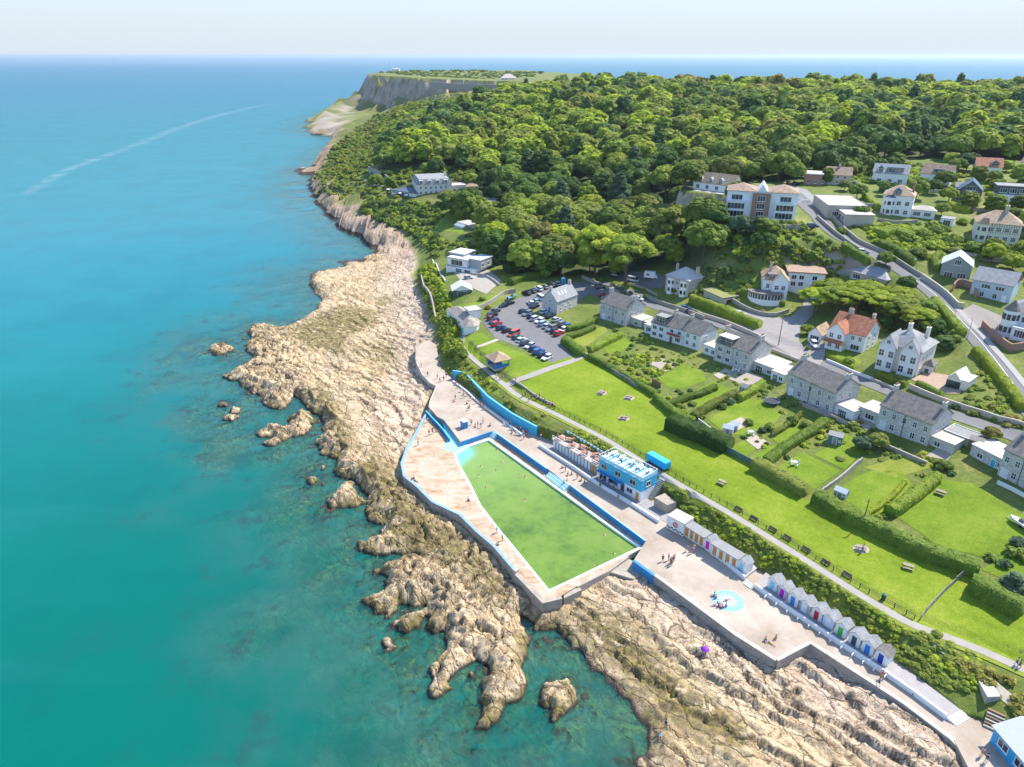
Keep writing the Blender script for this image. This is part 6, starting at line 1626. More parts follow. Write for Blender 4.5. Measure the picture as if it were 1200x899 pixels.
def leaf_mat(name, a, b, c):
    t = NT(name)
    n = t.noise(0.35, 3, 0.6)
    f = t.math('ADD', t.math('MULTIPLY', t.attr('tone'), 0.62), t.math('MULTIPLY', n, 0.45))
    col = t.ramp(f, [(0.22, a), (0.52, b), (0.85, c)])
    oi = t.n('ShaderNodeObjectInfo')
    hsv = t.n('ShaderNodeHueSaturation'); t.l(col, hsv.inputs['Color'])
    t.l(t.rng(oi.outputs['Random'], 0, 1, 0.78, 1.22), hsv.inputs['Value'])
    p = t.pbr(hsv.outputs[0], 0.7, 0.2, link=False)
    tr = t.n('ShaderNodeBsdfTranslucent'); t.l(t.mix(1.0, hsv.outputs[0], (1.0, 1.0, 0.55), 'MULTIPLY'), tr.inputs['Color'])
    mx = t.n('ShaderNodeMixShader'); mx.inputs[0].default_value = 0.42
    t.l(p, mx.inputs[1]); t.l(tr.outputs[0], mx.inputs[2]); t.l(mx.outputs[0], t.out.inputs['Surface'])
    return t.m
LEAF = {
 'deep': leaf_mat('deep_green_leaf', (0.053, 0.106, 0.022), (0.095, 0.166, 0.030), (0.164, 0.249, 0.051)),
 'mid': leaf_mat('mid_green_leaf', (0.106, 0.174, 0.025), (0.188, 0.265, 0.036), (0.286, 0.356, 0.060)),
 'bright': leaf_mat('bright_green_leaf', (0.172, 0.249, 0.025), (0.286, 0.364, 0.040), (0.426, 0.470, 0.073)),
 'olive': leaf_mat('olive_leaf', (0.157, 0.194, 0.035), (0.247, 0.289, 0.050), (0.354, 0.378, 0.084)),
 'brown': leaf_mat('browning_leaf', (0.197, 0.192, 0.039), (0.298, 0.272, 0.063), (0.404, 0.356, 0.103)),
 'blue': leaf_mat('blue_green_leaf', (0.060, 0.109, 0.051), (0.109, 0.171, 0.083), (0.188, 0.257, 0.137)),
 'lime': leaf_mat('lime_leaf', (0.221, 0.296, 0.022), (0.352, 0.424, 0.030), (0.508, 0.538, 0.068)),
}
BARK = mat((0.14, 0.105, 0.075), 0.95, 0.3, 2.5, bump=0.05)
ADJ = {'deep': 'dark green', 'mid': 'mid green', 'bright': 'bright green', 'olive': 'olive green', 'brown': 'brownish', 'blue': 'blue-green', 'lime': 'yellow-green'}

PROTO = {}
def tree_proto(kind, seed, R, Hh, nleaf, leaf):
    rs = np.random.RandomState(seed)
    C, r = crown_pts(kind, R, Hh, rs)
    V, q, T, tone = lobes_mesh(C, r, .85 if kind != 'umbrella' else .5, nleaf, leaf, rs)
    crown = mesh_np('crown', V, q, T, LEAF['mid'], tone)
    mb = MB(); top = Hh * (.62 if kind != 'umbrella' else .8); tr = max(.22, R * .055)
    bend = rs.uniform(-.5, .5, 2)
    mb.tube([(0, 0, -1), (0, 0, .4), (bend[0], bend[1], top * .5), (bend[0] * .5, bend[1] * 1.4, top)], [tr * 1.5, tr, tr * .75, tr * .35], 7)
    for i in rs.choice(len(C), 5, replace=False):
        z0 = top * rs.uniform(.4, .7); c = C[i]
        mb.tube([(bend[0] * .9, bend[1], z0), (c[0] * .5, c[1] * .5, (z0 + c[2]) * .5 + .3), tuple(c)], [tr * .5, tr * .35, tr * .12], 5)
    me = bpy.data.meshes.new('trunk'); me.from_pydata(mb.v, [], mb.f); me.materials.append(BARK); me.update()
    return crown, me, (V, q, T, tone)
for kd, n_, R_, H_, nl_, lf_ in (('round', 5, 6.5, 12.5, 2600, .62), ('tall', 3, 5.0, 15, 2600, .60), ('cone', 2, 4.4, 16, 2600, .55), ('umbrella', 2, 9, 17, 3400, .6), ('bush', 4, 1.0, 1.25, 520, .13)):
    PROTO[kd] = [tree_proto(kd, 100 + 7 * i + len(kd), R_, H_, nl_, lf_) + (R_, H_) for i in range(n_)]

def plant(name, kind, x, y, z, R, Hh, tone, label, cat, group=None, i=None, trunk=True):
    pr = PROTO[kind][rng.randrange(len(PROTO[kind])) if i is None else i]
    e = empty(name, (x, y, z), rng.uniform(0, 6.28), label, cat, group)
    e.scale = (R / pr[3], R / pr[3] * rng.uniform(.9, 1.1), Hh / pr[4])
    for nm, me in (('crown', pr[0]),) + ((('trunk', pr[1]),) if trunk else ()):
        o = bpy.data.objects.new(nm, me); COL.objects.link(o); o.parent = e
        if nm == 'crown':
            o.material_slots[0].link = 'OBJECT'; o.material_slots[0].material = LEAF[tone]
    return e

# ---- the wood: sample the ground, nearest first
bx = [p[0] for p in WOOD]; by = [p[1] for p in WOOD]
cells, spots = {}, []
rs = np.random.RandomState(5)
cand = np.stack([rs.uniform(max(min(bx), -200), min(max(bx), 760), 60000), rs.uniform(240, min(max(by), 1180), 60000)], 1)
_in = sdist(cand[:, 0], cand[:, 1], WOOD) > 1.5
cand = cand[_in]
_u = CX + FPX * cand[:, 0] / (cand[:, 1] * CP + 60 * SP)
cand = cand[(_u > 330) & (_u < 1290)]
cand = cand[np.argsort(np.hypot(cand[:, 0], cand[:, 1]) + rs.uniform(0, 25, len(cand)))]
CLEAR = [GP(p) for p in ([(955,182),(985,170),(1015,178),(985,196),(950,203)], [(808,216),(862,216),(866,232),(806,232)], [(655,222),(690,212),(700,224),(660,234)], [(848,238),(945,238),(945,283),(848,272)], [(428,234),(446,198),(540,196),(580,208),(592,238),(520,252),(470,242)])]
for x, y in cand:
    d = math.hypot(x, y); sp = 7.4 + 0.0072 * d
    if any(inpoly(x, y, c) for c in CLEAR): continue
    k = (int(x // 14), int(y // 14)); bad = False
    for i in (-1, 0, 1):
        for j in (-1, 0, 1):
            for (a, b) in cells.get((k[0] + i, k[1] + j), ()):
                if (a - x) ** 2 + (b - y) ** 2 < sp * sp: bad = True
    if bad: continue
    cells.setdefault(k, []).append((x, y)); spots.append((x, y, d))
spots.sort(key=lambda s: s[2])
print('wood', len(spots))
SPOTZ = HA([s[0] for s in spots], [s[1] for s in spots])
TN = fbm(np.array([s[0] for s in spots]) / 60, np.array([s[1] for s in spots]) / 60, 201, 3)
def wood_tone(t, d):
    q = t * 1.6 + rng.uniform(-.75, .75)
    if d > 520: q += .12
    return 'deep' if q < -.55 else 'mid' if q < -.08 else 'olive' if q < .12 else 'bright' if q < .50 else 'lime' if q < .72 else 'olive' if q < 1.25 else 'brown'
NTHING = 170
ZONES = [(600, 'above the hotel'), (690, 'behind the car park'), (800, 'in the hollow behind the tall pine'), (900, 'below the crag-top cottage'), (1400, 'behind the upper houses')]
mass = []
for (x, y, d), z, t in zip(spots, SPOTZ, TN):
    tone = wood_tone(float(t), d)
    u = CX + FPX * x / (y * CP + (CZ - z) * SP)
    kind = 'round' if rng.random() < .68 else ('tall' if rng.random() < .75 else 'cone')
    if kind == 'cone': tone = 'deep' if rng.random() < .6 else 'blue'
    sz = rng.uniform(.68, 1.45) * (1 if d < 420 else 1.05)
    if len(mass) == 0 and NTHING > 0:
        NTHING -= 1
        zone = next(q for lim, q in ZONES if u < lim)
        R_ = (6.3 if kind == 'round' else 5.2) * sz; H_ = (11.5 if kind == 'round' else 13.5 if kind == 'tall' else 14.5) * sz * .92
        shp = {'round': 'round-crowned', 'tall': 'tall oval', 'cone': 'pointed conifer'}[kind]
        plant('woodland_tree', kind, x, y, z, R_, H_, tone, '%s %s tree in the wood %s' % (ADJ[tone], shp, zone), 'tree', '%s %s trees %s' % (ADJ[tone], shp, zone))
        if NTHING == 0: mass.append(None)
    else:
        mass.append((x, y, z, d, kind, tone, sz))
mass = mass[1:]
LOW = {}
for kd, nl_, lf_ in (('round', 520, 1.15), ('tall', 480, 1.1), ('cone', 420, 1.0)):
    LOW[kd] = []
    for i in range(5):
        r2 = np.random.RandomState(900 + i); R_, H_ = {'round': (6.5, 12.5), 'tall': (5, 15), 'cone': (4.4, 16)}[kd]
        C, r = crown_pts(kd, R_, H_, r2); LOW[kd].append(lobes_mesh(C, r, .85, nl_, lf_, r2))
TONEV = {'deep': .06, 'blue': .14, 'mid': .32, 'bright': .52, 'lime': .64, 'olive': .78, 'brown': .93}
def mass_mat():
    t = NT('far_leaf')
    hue = t.attr('hue')
    c = t.ramp(hue, [(0.0, (0.115, 0.198, 0.037)), (0.2, (0.130, 0.198, 0.092)), (0.34, (0.229, 0.311, 0.044)), (0.52, (0.352, 0.431, 0.048)), (0.64, (0.419, 0.491, 0.040)), (0.78, (0.281, 0.329, 0.056)), (0.93, (0.320, 0.297, 0.067))])
    hsv = t.n('ShaderNodeHueSaturation'); t.l(c, hsv.inputs['Color'])
    t.l(t.rng(t.math('ADD', t.math('MULTIPLY', t.attr('tone'), .6), t.math('MULTIPLY', t.noise(0.12, 4, .6), .4)), .1, .9, .55, 1.5), hsv.inputs['Value'])
    p = t.pbr(hsv.outputs[0], 0.75, 0.15, link=False)
    tr = t.n('ShaderNodeBsdfTranslucent'); t.l(t.mix(1.0, hsv.outputs[0], (1.0, 1.0, 0.55), 'MULTIPLY'), tr.inputs['Color'])
    mx = t.n('ShaderNodeMixShader'); mx.inputs[0].default_value = 0.42
    t.l(p, mx.inputs[1]); t.l(tr.outputs[0], mx.inputs[2]); t.l(mx.outputs[0], t.out.inputs['Surface'])
    return t.m
def merge(items, name, m):
    """items: (V, quads, tris, tone) with a hue each, in one mesh"""
    Vs, Qs, Ts, tq, tt, hq, ht = [], [], [], [], [], [], []
    n = 0
    for (V, q, T, tone), hue in items:
        Vs.append(V); Qs.append(q + n); Ts.append(T + n); tq.append(tone[:len(q)]); tt.append(tone[len(q):])
        hq.append(np.full(len(q), hue)); ht.append(np.full(len(T), hue)); n += len(V)
    me = mesh_np(name, np.concatenate(Vs), np.concatenate(Qs), np.concatenate(Ts), m, np.concatenate(tq + tt))
    a = me.attributes.new('hue', 'FLOAT', 'FACE'); a.data.foreach_set('value', np.concatenate(hq + ht).astype(np.float32))
    o = bpy.data.objects.new(name, me); COL.objects.link(o); return o
def put(low, x, y, z, s, sz, rs_):
    V, q, T, tone = low
    a = rs_.uniform(0, 6.28); c, s_ = math.cos(a), math.sin(a)
    W = np.stack([(V[:, 0] * c - V[:, 1] * s_) * s + x, (V[:, 0] * s_ + V[:, 1] * c) * s + y, V[:, 2] * sz + z], 1)
    return W, q, T, tone
MASSM = mass_mat()
r2 = np.random.RandomState(77)
items = [(put(LOW[kind][rng.randrange(5)], x, y, z - .5, sz * (1.05 if d < 700 else 1.15), sz * .85, r2), TONEV[tone] + r2.uniform(-.03, .03)) for (x, y, z, d, kind, tone, sz) in mass]
tag(merge(items, 'far_woodland', MASSM), 'dense mixed green wood covering the hill up to the skyline', 'woodland', kind='stuff')
print('mass', len(mass))

# ---- scrub: low growth one cannot count
BLOW = []
for i in range(6):
    r3 = np.random.RandomState(40 + i); C, r = crown_pts('bush', 1.0, 1.1, r3); BLOW.append(lobes_mesh(C, r, .85, 90, .26, r3, fill=.8))
def scrub(name, poly, spacing, s0, s1, hues, label, seed, hz=1.0, cond=None):
    r3 = np.random.RandomState(seed)
    xs = [p[0] for p in poly]; ys = [p[1] for p in poly]
    n = int((max(xs) - min(xs)) * (max(ys) - min(ys)) / spacing ** 2)
    c = np.stack([r3.uniform(min(xs), max(xs), n), r3.uniform(min(ys), max(ys), n)], 1)
    c = c[sdist(c[:, 0], c[:, 1], poly) > 0]
    if cond is not None: c = c[cond(c[:, 0], c[:, 1])]
    z = HA(c[:, 0], c[:, 1])
    f = fbm(c[:, 0] / 7, c[:, 1] / 7, seed, 3)
    it = []
    for (x, y), q, ff in zip(c, z, f):
        s = r3.uniform(s0, s1); h = hues[int(np.clip((ff * 1.2 + .5 + r3.uniform(-.2, .2)) * len(hues), 0, len(hues) - 1))]
        it.append((put(BLOW[r3.randint(6)], x, y, q - .15, s, s * hz, r3), TONEV[h]))
    print(name, len(it))
    return tag(merge(it, name, MASSM), label, 'undergrowth', kind='stuff')
hill = GP([(372,222),(376,205),(385,186),(410,168),(435,152),(462,128),(480,125),(470,150),(455,175),(455,205),(470,228),(468,245),(440,240),(415,228),(395,238)])
scrub('hillside_scrub', hill, 3.6, .7, 2.4, ['olive', 'olive', 'mid', 'olive', 'brown', 'bright'], 'patchy olive scrub over the steep grassy hillside', 3, .8)
scrub('hillside_scrub', GP([(432,152),(470,126),(520,117),(600,113),(622,113),(580,122),(540,133),(500,144),(468,158),(452,180),(445,165)]), 5.2, 1.4, 3.6, ['olive', 'mid', 'olive', 'bright', 'mid'], 'bushes along the ridge before the quarry cliff', 27, .8)
scrub('hillside_scrub', GP([(368,212),(376,194),(393,174),(416,152),(440,136),(470,125),(458,150),(446,172),(436,196),(405,214),(384,222)]), 5.0, 1.2, 3.4, ['olive', 'olive', 'mid', 'olive', 'brown', 'mid'], 'olive scrub down the grassy spur towards the quarry', 29, .75)
scrub('headland_scrub', [P(440,88,59), P(470,90,59), P(520,92,57), P(560,92,56), P(625,94,55), P(640,90,55), P(560,86,56), P(480,85,58)], 14, 2.0, 5.0, ['olive', 'mid', 'olive', 'deep'], 'patchy scrub on the flat top of the far headland', 31, .6)
scrub('coast_scrub', GP([(428,236),(450,232),(470,240),(500,240),(530,238),(560,246),(520,252),(505,268),(520,285),(505,296),(495,285),(478,272),(450,262),(425,250)]), 2.2, 1.0, 2.4, ['mid', 'deep', 'bright', 'olive'], 'tangled green scrub between the rocks and the hotel garden', 4, 1.0)
scrub('bank_scrub', GP([(491,316),(506,312),(518,335),(527,362),(534,385),(540,405),(545,420),(524,418),(515,398),(510,378),(500,352)]), 1.5, .8, 1.9, ['mid', 'bright', 'olive', 'mid', 'lime'], 'bushy green bank between the rocks and the park path', 5, 1.2)
pb = [Vector(p) for p in PATH1]
ctr = curve([P(u, v, z) for u, v, z in PATHZ[6:17]], 3.0)
lo_, _ = offset(ctr, -1.9); hi_, _ = offset(ctr, -6.8)
seaward = lambda x, y: sdist(x, y, POOL_XY) < -0.3
bankp = [tuple(np.array(p) ) for p in offset(ctr, 1.15)[1]] + [tuple(p) for p in offset(ctr, 8.2)[1]][::-1]
_st = P(800, 590, 9)
scrub('bank_scrub', bankp, 0.62, .4, .85, ['olive', 'mid', 'olive', 'bright', 'lime', 'olive'], 'olive scrub on the steep bank between the beach huts and the path', 6, .65, seaward)
ctr2 = curve([P(u, v, z) for u, v, z in PATHZ[1:6]], 3.0)
scrub('bank_scrub', offset(ctr2, 2.2)[1] + offset(ctr2, 6.5)[1][::-1], 1.6, .4, 1.0, ['olive', 'lime', 'brown', 'olive'], 'dry scrub above the curving sky blue wall', 8, .7, seaward)
scrub('bank_scrub', GP([(1105,758),(1135,768),(1185,800),(1215,830),(1200,850),(1175,822),(1145,800),(1120,785)]), 1.2, .5, 1.2, ['olive', 'mid', 'brown'], 'scrub around the lower path near the blue-roofed kiosk', 9, .8)
scrub('crag_ivy', GP([(835,262),(850,258),(858,268),(885,276),(900,282),(890,300),(870,315),(850,322),(835,300),(828,280)]), 2.4, 1.0, 2.6, ['deep', 'mid', 'bright', 'deep'], 'dark ivy and shrubs hanging over the crag below the apartments', 10, 1.0)
scrub('garden_shrubbery', GP([(862,300),(900,286),(930,285),(955,300),(985,312),(990,330),(945,330),(918,312),(890,322),(868,330)]), 2.1, .7, 1.9, ['olive', 'mid', 'bright', 'brown', 'olive'], 'mixed shrubs on the slope around the big white villa', 11, .8)
scrub('garden_shrubbery', GP([(722,408),(760,416),(790,432),(765,455),(735,440),(715,425)]), 2.2, .6, 1.4, ['mid', 'bright', 'lime', 'olive'], 'dense mixed shrubs in the overgrown terrace garden', 12, .8)
scrub('garden_shrubbery', GP([(1000,345),(1060,352),(1110,382),(1130,405),(1110,410),(1080,392),(1040,390),(1000,372)]), 3.0, .8, 1.8, ['deep', 'mid', 'olive'], 'rough shrubs under the pines behind the villas', 13, .9)
scrub('garden_shrubbery', GP([(1125,448),(1145,425),(1200,490),(1215,520),(1165,490),(1120,470)]), 1.7, .5, 1.2, ['olive', 'mid', 'bright', 'brown'], 'low mixed shrubs in the garden below the hill road', 14, .8)
scrub('garden_shrubbery', GP([(700,326),(735,332),(775,345),(775,356),(745,350),(715,340)]), 3, .6, 1.3, ['mid', 'olive', 'bright'], 'shrubs in front of the square stone house', 15, .8)
scrub('garden_shrubbery', GP([(955,205),(985,190),(1015,180),(1085,195),(1140,205),(1200,215),(1210,232),(1120,228),(1060,222),(1000,212)]), 3.0, .8, 2.0, ['mid', 'bright', 'lime', 'bright', 'olive'], 'garden shrubs around the upper houses', 16, .8)
scrub('garden_shrubbery', GP([(1000,265),(1060,262),(1100,262),(1140,285),(1200,292),(1210,312),(1130,305),(1085,305),(1050,300),(1020,285)]), 2.2, .8, 1.9, ['mid', 'bright', 'lime', 'bright'], 'garden shrubs above the hill road', 17, .8)
scrub('garden_shrubbery', GP([(1160,655),(1200,640),(1225,660),(1220,700),(1190,688)]), 2.4, .8, 1.7, ['blue', 'mid', 'deep', 'olive'], 'mixed dark shrubs at the picture edge beside the big lawn', 18, .9)
scrub('garden_shrubbery', GP([(985,478),(1020,490),(1060,530),(1100,540),(1090,560),(1040,545),(1000,530),(960,510)]), 2.4, .5, 1.1, ['olive', 'mid', 'brown', 'bright'], 'scattered shrubs behind the terrace houses', 19, .8)

scrub('garden_shrubbery', GP([(690,418),(760,458),(862,530),(960,582),(1080,645),(1150,668),(1200,600),(1090,535),(980,485),(880,443),(740,388)]), 2.7, .4, 1.0, ['mid', 'olive', 'bright', 'mid', 'lime', 'deep'], 'small shrubs and flower beds scattered through the terrace gardens', 23, .85, lambda x, y: np.all([sdist(x, y, GP(g)) < -.6 for g, _ in GARDENS], axis=0))
scrub('garden_shrubbery', GP([(432,228),(450,205),(480,198),(540,198),(578,208),(588,225),(540,212),(490,210),(460,226)]), 4.0, 1.0, 2.6, ['mid', 'olive', 'bright', 'deep'], 'shrubs on the slope behind the hotel', 24, 1.0)
scrub('garden_shrubbery', GP([(905,268),(945,262),(958,275),(988,292),(1000,318),(960,328),(925,302),(893,287)]), 1.9, .6, 1.7, ['olive', 'mid', 'bright', 'olive', 'lime'], 'low shrubs on the slope under the apartment house forecourt', 28, .8)
scrub('garden_shrubbery', GP([(795,318),(835,312),(880,320),(884,340),(845,352),(808,346)]), 1.9, .6, 1.5, ['mid', 'bright', 'olive', 'deep'], 'garden shrubs between the square stone house and the villa', 33, .8)
scrub('garden_shrubbery', GP([(505,300),(520,285),(560,275),(580,300),(560,305),(530,300)]), 3.0, .8, 1.8, ['mid', 'bright', 'olive'], 'shrubs behind the modern house', 25, 1.0)

# ---- hedges
def hedge(px, w, h, tone, label, leaf=.17, dens=14, name='hedge', wob=.12):
    pts = curve(GP(px), 1.0)
    rs3 = np.random.RandomState(int(px[0][0] * 7 + px[0][1]))
    pts_a = np.array(pts); n = len(pts_a)
    d = np.gradient(pts_a, axis=0); d /= np.linalg.norm(d, axis=1)[:, None] + 1e-9
    nn = np.stack([-d[:, 1], d[:, 0]], 1)
    gz_ = HA(pts_a[:, 0], pts_a[:, 1])
    prof = np.array([(-.5, 0), (-.52, .45), (-.47, .85), (-.3, 1.0), (0, 1.04), (.3, 1.0), (.47, .85), (.52, .45), (.5, 0)])
    m = len(prof)
    jw = 1 + rs3.uniform(-wob, wob, (n, m)); jh = 1 + rs3.uniform(-wob, wob, (n, m)) * .8
    V = np.zeros((n, m, 3))
    for k in range(m):
        V[:, k, :2] = pts_a + nn * (prof[k, 0] * w * jw[:, k])[:, None]
        V[:, k, 2] = np.where(prof[k, 1] > 0, gz_ + prof[k, 1] * h * jh[:, k], gz_ - .5)
    idx = np.arange(n * m).reshape(n, m)
    q = np.stack([idx[:-1, :-1], idx[1:, :-1], idx[1:, 1:], idx[:-1, 1:]], -1).reshape(-1, 4)
    A, B_, C_, D_ = (V.reshape(-1, 3)[q[:, i]] for i in range(4))
    cr = np.cross(C_ - A, D_ - B_); ar = np.linalg.norm(cr, axis=1) / 2; nr = cr / (2 * ar[:, None] + 1e-9)
    N = int(ar.sum() * dens)
    k = rs3.choice(len(q), N, p=ar / ar.sum()); a, b = rs3.uniform(0, 1, (2, N, 1))
    p = (A[k] * (1 - a) + B_[k] * a) * (1 - b) + (D_[k] * (1 - a) + C_[k] * a) * b
    nr = np.where((nr[:, 2:] < -.2), -nr, nr)
    cv, cq = cards(p + nr[k] * .05, nr[k] + np.array([0, 0, .3]), leaf * rs3.uniform(.7, 1.3, N), rs3)
    caps = np.array([idx[0], idx[-1][::-1]])
    tris = np.array([(c[0], c[i], c[i + 1]) for c in caps for i in range(1, m - 1)])
    base = V.reshape(-1, 3); c0_ = base.mean(0); c0_[2] = gz_.min()
    Vall = np.concatenate([base, cv]) - c0_
    tone_a = np.concatenate([np.full(len(q), .3), fbm(p[:, 0] / 1.5, p[:, 1] / 1.5, 3, 2) * .5 + .45 + rs3.uniform(-.2, .2, N), np.full(len(tris), .3)])
    me = mesh_np(name, Vall, np.concatenate([q, cq + len(base)]), tris, LEAF[tone], tone_a)
    o = bpy.data.objects.new(name, me); COL.objects.link(o); o.location = tuple(c0_)
    return tag(o, label, 'hedge')
for a in [
 ([(690,420),(715,433),(742,449),(768,465)], 1.6, 1.5, 'mid', 'low hedge along the top edge of the park lawn behind its wall'),
 ([(786,500),(800,507),(820,514),(853,528)], 4.6, 3.2, 'deep', 'big bulging dark hedge jutting onto the park lawn'),
 ([(884,547),(910,561),(945,581)], 3.4, 2.2, 'olive', 'rough brownish hedge between the park lawn and the square garden'),
 ([(956,586),(985,603),(1020,621),(1060,640),(1100,657),(1146,672)], 3.2, 2.4, 'mid', 'longest hedge beside the park lawn, with a telegraph pole in front'),
 ([(1136,690),(1160,700),(1196,722)], 3.6, 2.8, 'mid', 'thick clipped hedge beside the blue spruce'),
 ([(782,477),(800,470),(822,463),(838,456)], 1.8, 1.4, 'mid', 'hedge between the two small lawns of the terrace gardens'),
 ([(812,492),(830,480),(850,470),(862,464)], 2.0, 1.8, 'olive', 'shaggy hedge crossing the terrace gardens to the house with a white dormer'),
 ([(768,468),(780,478),(795,490),(812,497)], 2.0, 1.7, 'mid', 'hedge rounding the corner of the terrace garden by the wooden gate'),
 ([(866,470),(880,462),(893,452)], 1.8, 1.7, 'bright', 'bright short hedge beside the trampoline garden'),
 ([(897,545),(915,530),(935,517),(955,505),(966,497)], 2.2, 1.7, 'mid', 'long hedge climbing from the lawn to the green shed'),
 ([(1042,604),(1060,592),(1078,578),(1096,563)], 2.4, 2.0, 'bright', 'bright tall hedge beside the big lawn with picnic table'),
 ([(1012,606),(1028,596),(1046,582),(1060,566)], 1.0, .8, 'lime', 'low yellow-green hedge inside the garden with the small metal shed'),
 ([(811,353),(830,361),(850,369),(889,385)], 3.0, 2.5, 'bright', 'long neatly trimmed bright hedge beside the yard'),
 ([(662,402),(672,410),(684,418)], 3.0, 2.2, 'mid', 'dark hedge at the corner of the car park'),
 ([(690,413),(705,406),(727,395)], 2.2, 1.8, 'bright', 'clipped hedge between the small yellow lawns by the car park'),
 ([(664,388),(682,384),(697,377)], 2.0, 1.6, 'mid', 'hedge in front of the small stone cottage'),
 ([(664,398),(680,393),(696,386)], 1.8, 1.5, 'mid', 'hedge across the garden of the small stone cottage'),
 ([(1094,356),(1108,372),(1126,394)], 2.6, 2.2, 'bright', 'bright hedge beside the hill road under the bend wall'),
 ([(1143,414),(1160,433),(1178,455),(1198,482)], 2.4, 2.0, 'lime', 'long yellow-green hedge along the lower hill road'),
 ([(868,343),(892,350),(920,358)], 1.6, 1.4, 'bright', 'curved low hedge below the round glazed lounge'),
 ([(1029,441),(1042,446),(1060,454)], 1.8, 1.5, 'bright', 'short hedge in front of the cream villa'),
 ([(1074,452),(1086,457),(1102,466)], 1.6, 1.4, 'mid', 'hedge between the brick drive and the back road'),
 ([(598,334),(615,328),(642,324)], 3.0, 2.4, 'mid', 'hedge along the top of the car park under the conifers'),
 ([(968,418),(982,424),(1000,433)], 1.2, 1.0, 'bright', 'low hedge edging the lawn of the orange-roofed house'),
 ([(988,290),(1005,301),(1020,309)], 2.4, 2.0, 'mid', 'hedge along the upper hill road by the bungalow'),
 ([(1030,290),(1048,298),(1068,312)], 3.4, 2.8, 'mid', 'big hedge above the hill road wall'),
 ([(1028,278),(1045,274),(1066,281)], 5.0, 2.6, 'bright', 'broad flat-topped hedge in front of the dormered villa'),
 ([(905,511),(925,498),(938,487)], 1.2, 1.1, 'olive', 'thin hedge between the trampoline garden and the round bush'),
 ([(1178,232),(1190,233),(1212,236)], 2.4, 2.0, 'mid', 'square hedge beside the dark flat-roofed house'),
 ([(1112,243),(1122,247),(1136,250)], 3.2, 2.4, 'lime', 'clipped yellow-green hedge beside the barn-like house'),
 ([(1012,232),(1022,240),(1030,247)], 2.0, 1.8, 'bright', 'bright hedge between the low building and the tall villa'),
 ([(1140,262),(1160,258),(1185,261)], 2.0, 1.6, 'lime', 'yellow-green hedge behind the half-timbered villa'),
 ([(1064,212),(1070,220),(1074,227)], 1.8, 1.8, 'mid', 'hedge between the two white houses near the wood'),
 ([(1098,318),(1094,308),(1100,300)], 2.2, 2.0, 'bright', 'bright hedge beside the green-grey gabled house'),
 ]: hedge(*a)

# ---- trees in the gardens of the upper houses
HOUSES = [(o.location.x, o.location.y) for o in COL.objects if o.get('category') in ('house', 'building', 'garage', 'cottage', 'shed') and o.type == 'EMPTY']
ROADL = [P(*q) for q in GRADED[2][0]]
def garden_trees(px, n, r0, r1, tones, label, group, sep=5.5, seed=1):
    poly = GP(px); r4 = np.random.RandomState(seed); got = []
    for _ in range(n * 40):
        if len(got) >= n: break
        x, y = r4.uniform(min(p[0] for p in poly), max(p[0] for p in poly)), r4.uniform(min(p[1] for p in poly), max(p[1] for p in poly))
        if not inpoly(x, y, poly): continue
        if any(-4 < (x - a) * math.cos(.3) < 18 and -13 < y - b < 15 for a, b in HOUSES): continue
        if float(pldist(np.array([x]), np.array([y]), ROADL)[0]) < 6.0: continue
        if any((x - a) ** 2 + (y - b) ** 2 < sep * sep for a, b in got): continue
        got.append((x, y)); R_ = r4.uniform(r0, r1); tone = tones[r4.randint(len(tones))]
        plant('garden_tree', 'round' if r4.rand() < .75 else 'tall', x, y, H(x, y), R_, R_ * r4.uniform(1.5, 2.0), tone, '%s leafy tree %s' % (ADJ[tone], label), 'tree', '%s %s' % (ADJ[tone], group))
garden_trees([(945,206),(1000,196),(1090,192),(1215,205),(1225,300),(1150,305),(1085,262),(1010,262),(965,232)], 36, 2.4, 4.4, ['mid', 'bright', 'olive', 'deep', 'mid'], 'among the upper houses beside the hill road', 'trees among the upper houses', 7, 2)
garden_trees([(848,300),(905,288),(960,290),(992,312),(985,345),(945,345),(915,318),(870,325)], 12, 1.6, 2.8, ['mid', 'bright', 'deep'], 'on the slope around the big white villa', 'trees around the big villa', 5, 3)
garden_trees([(796,266),(830,238),(846,264),(880,276),(905,284),(880,318),(838,322),(812,300)], 26, 2.8, 4.8, ['deep', 'mid', 'deep', 'blue'], 'on the crag below the cottage and the apartment house', 'trees on the crag', 4.6, 9)
garden_trees([(800,322),(838,316),(885,322),(878,340),(845,352),(806,346)], 12, 1.8, 3.2, ['deep', 'mid', 'bright'], 'on the slope beside the square stone house', 'trees beside the square stone house', 4, 12)
garden_trees([(1000,338),(1080,345),(1130,400),(1100,412),(1010,385)], 7, 2.0, 3.0, ['deep', 'mid'], 'behind the flat-topped cypress row', 'trees behind the cypress row', 6, 4)
garden_trees([(1125,290),(1215,300),(1215,340),(1170,330),(1110,312)], 9, 2.0, 3.4, ['mid', 'bright', 'lime'], 'between the tudor villa and the brick house', 'trees above the brick house', 6, 5)

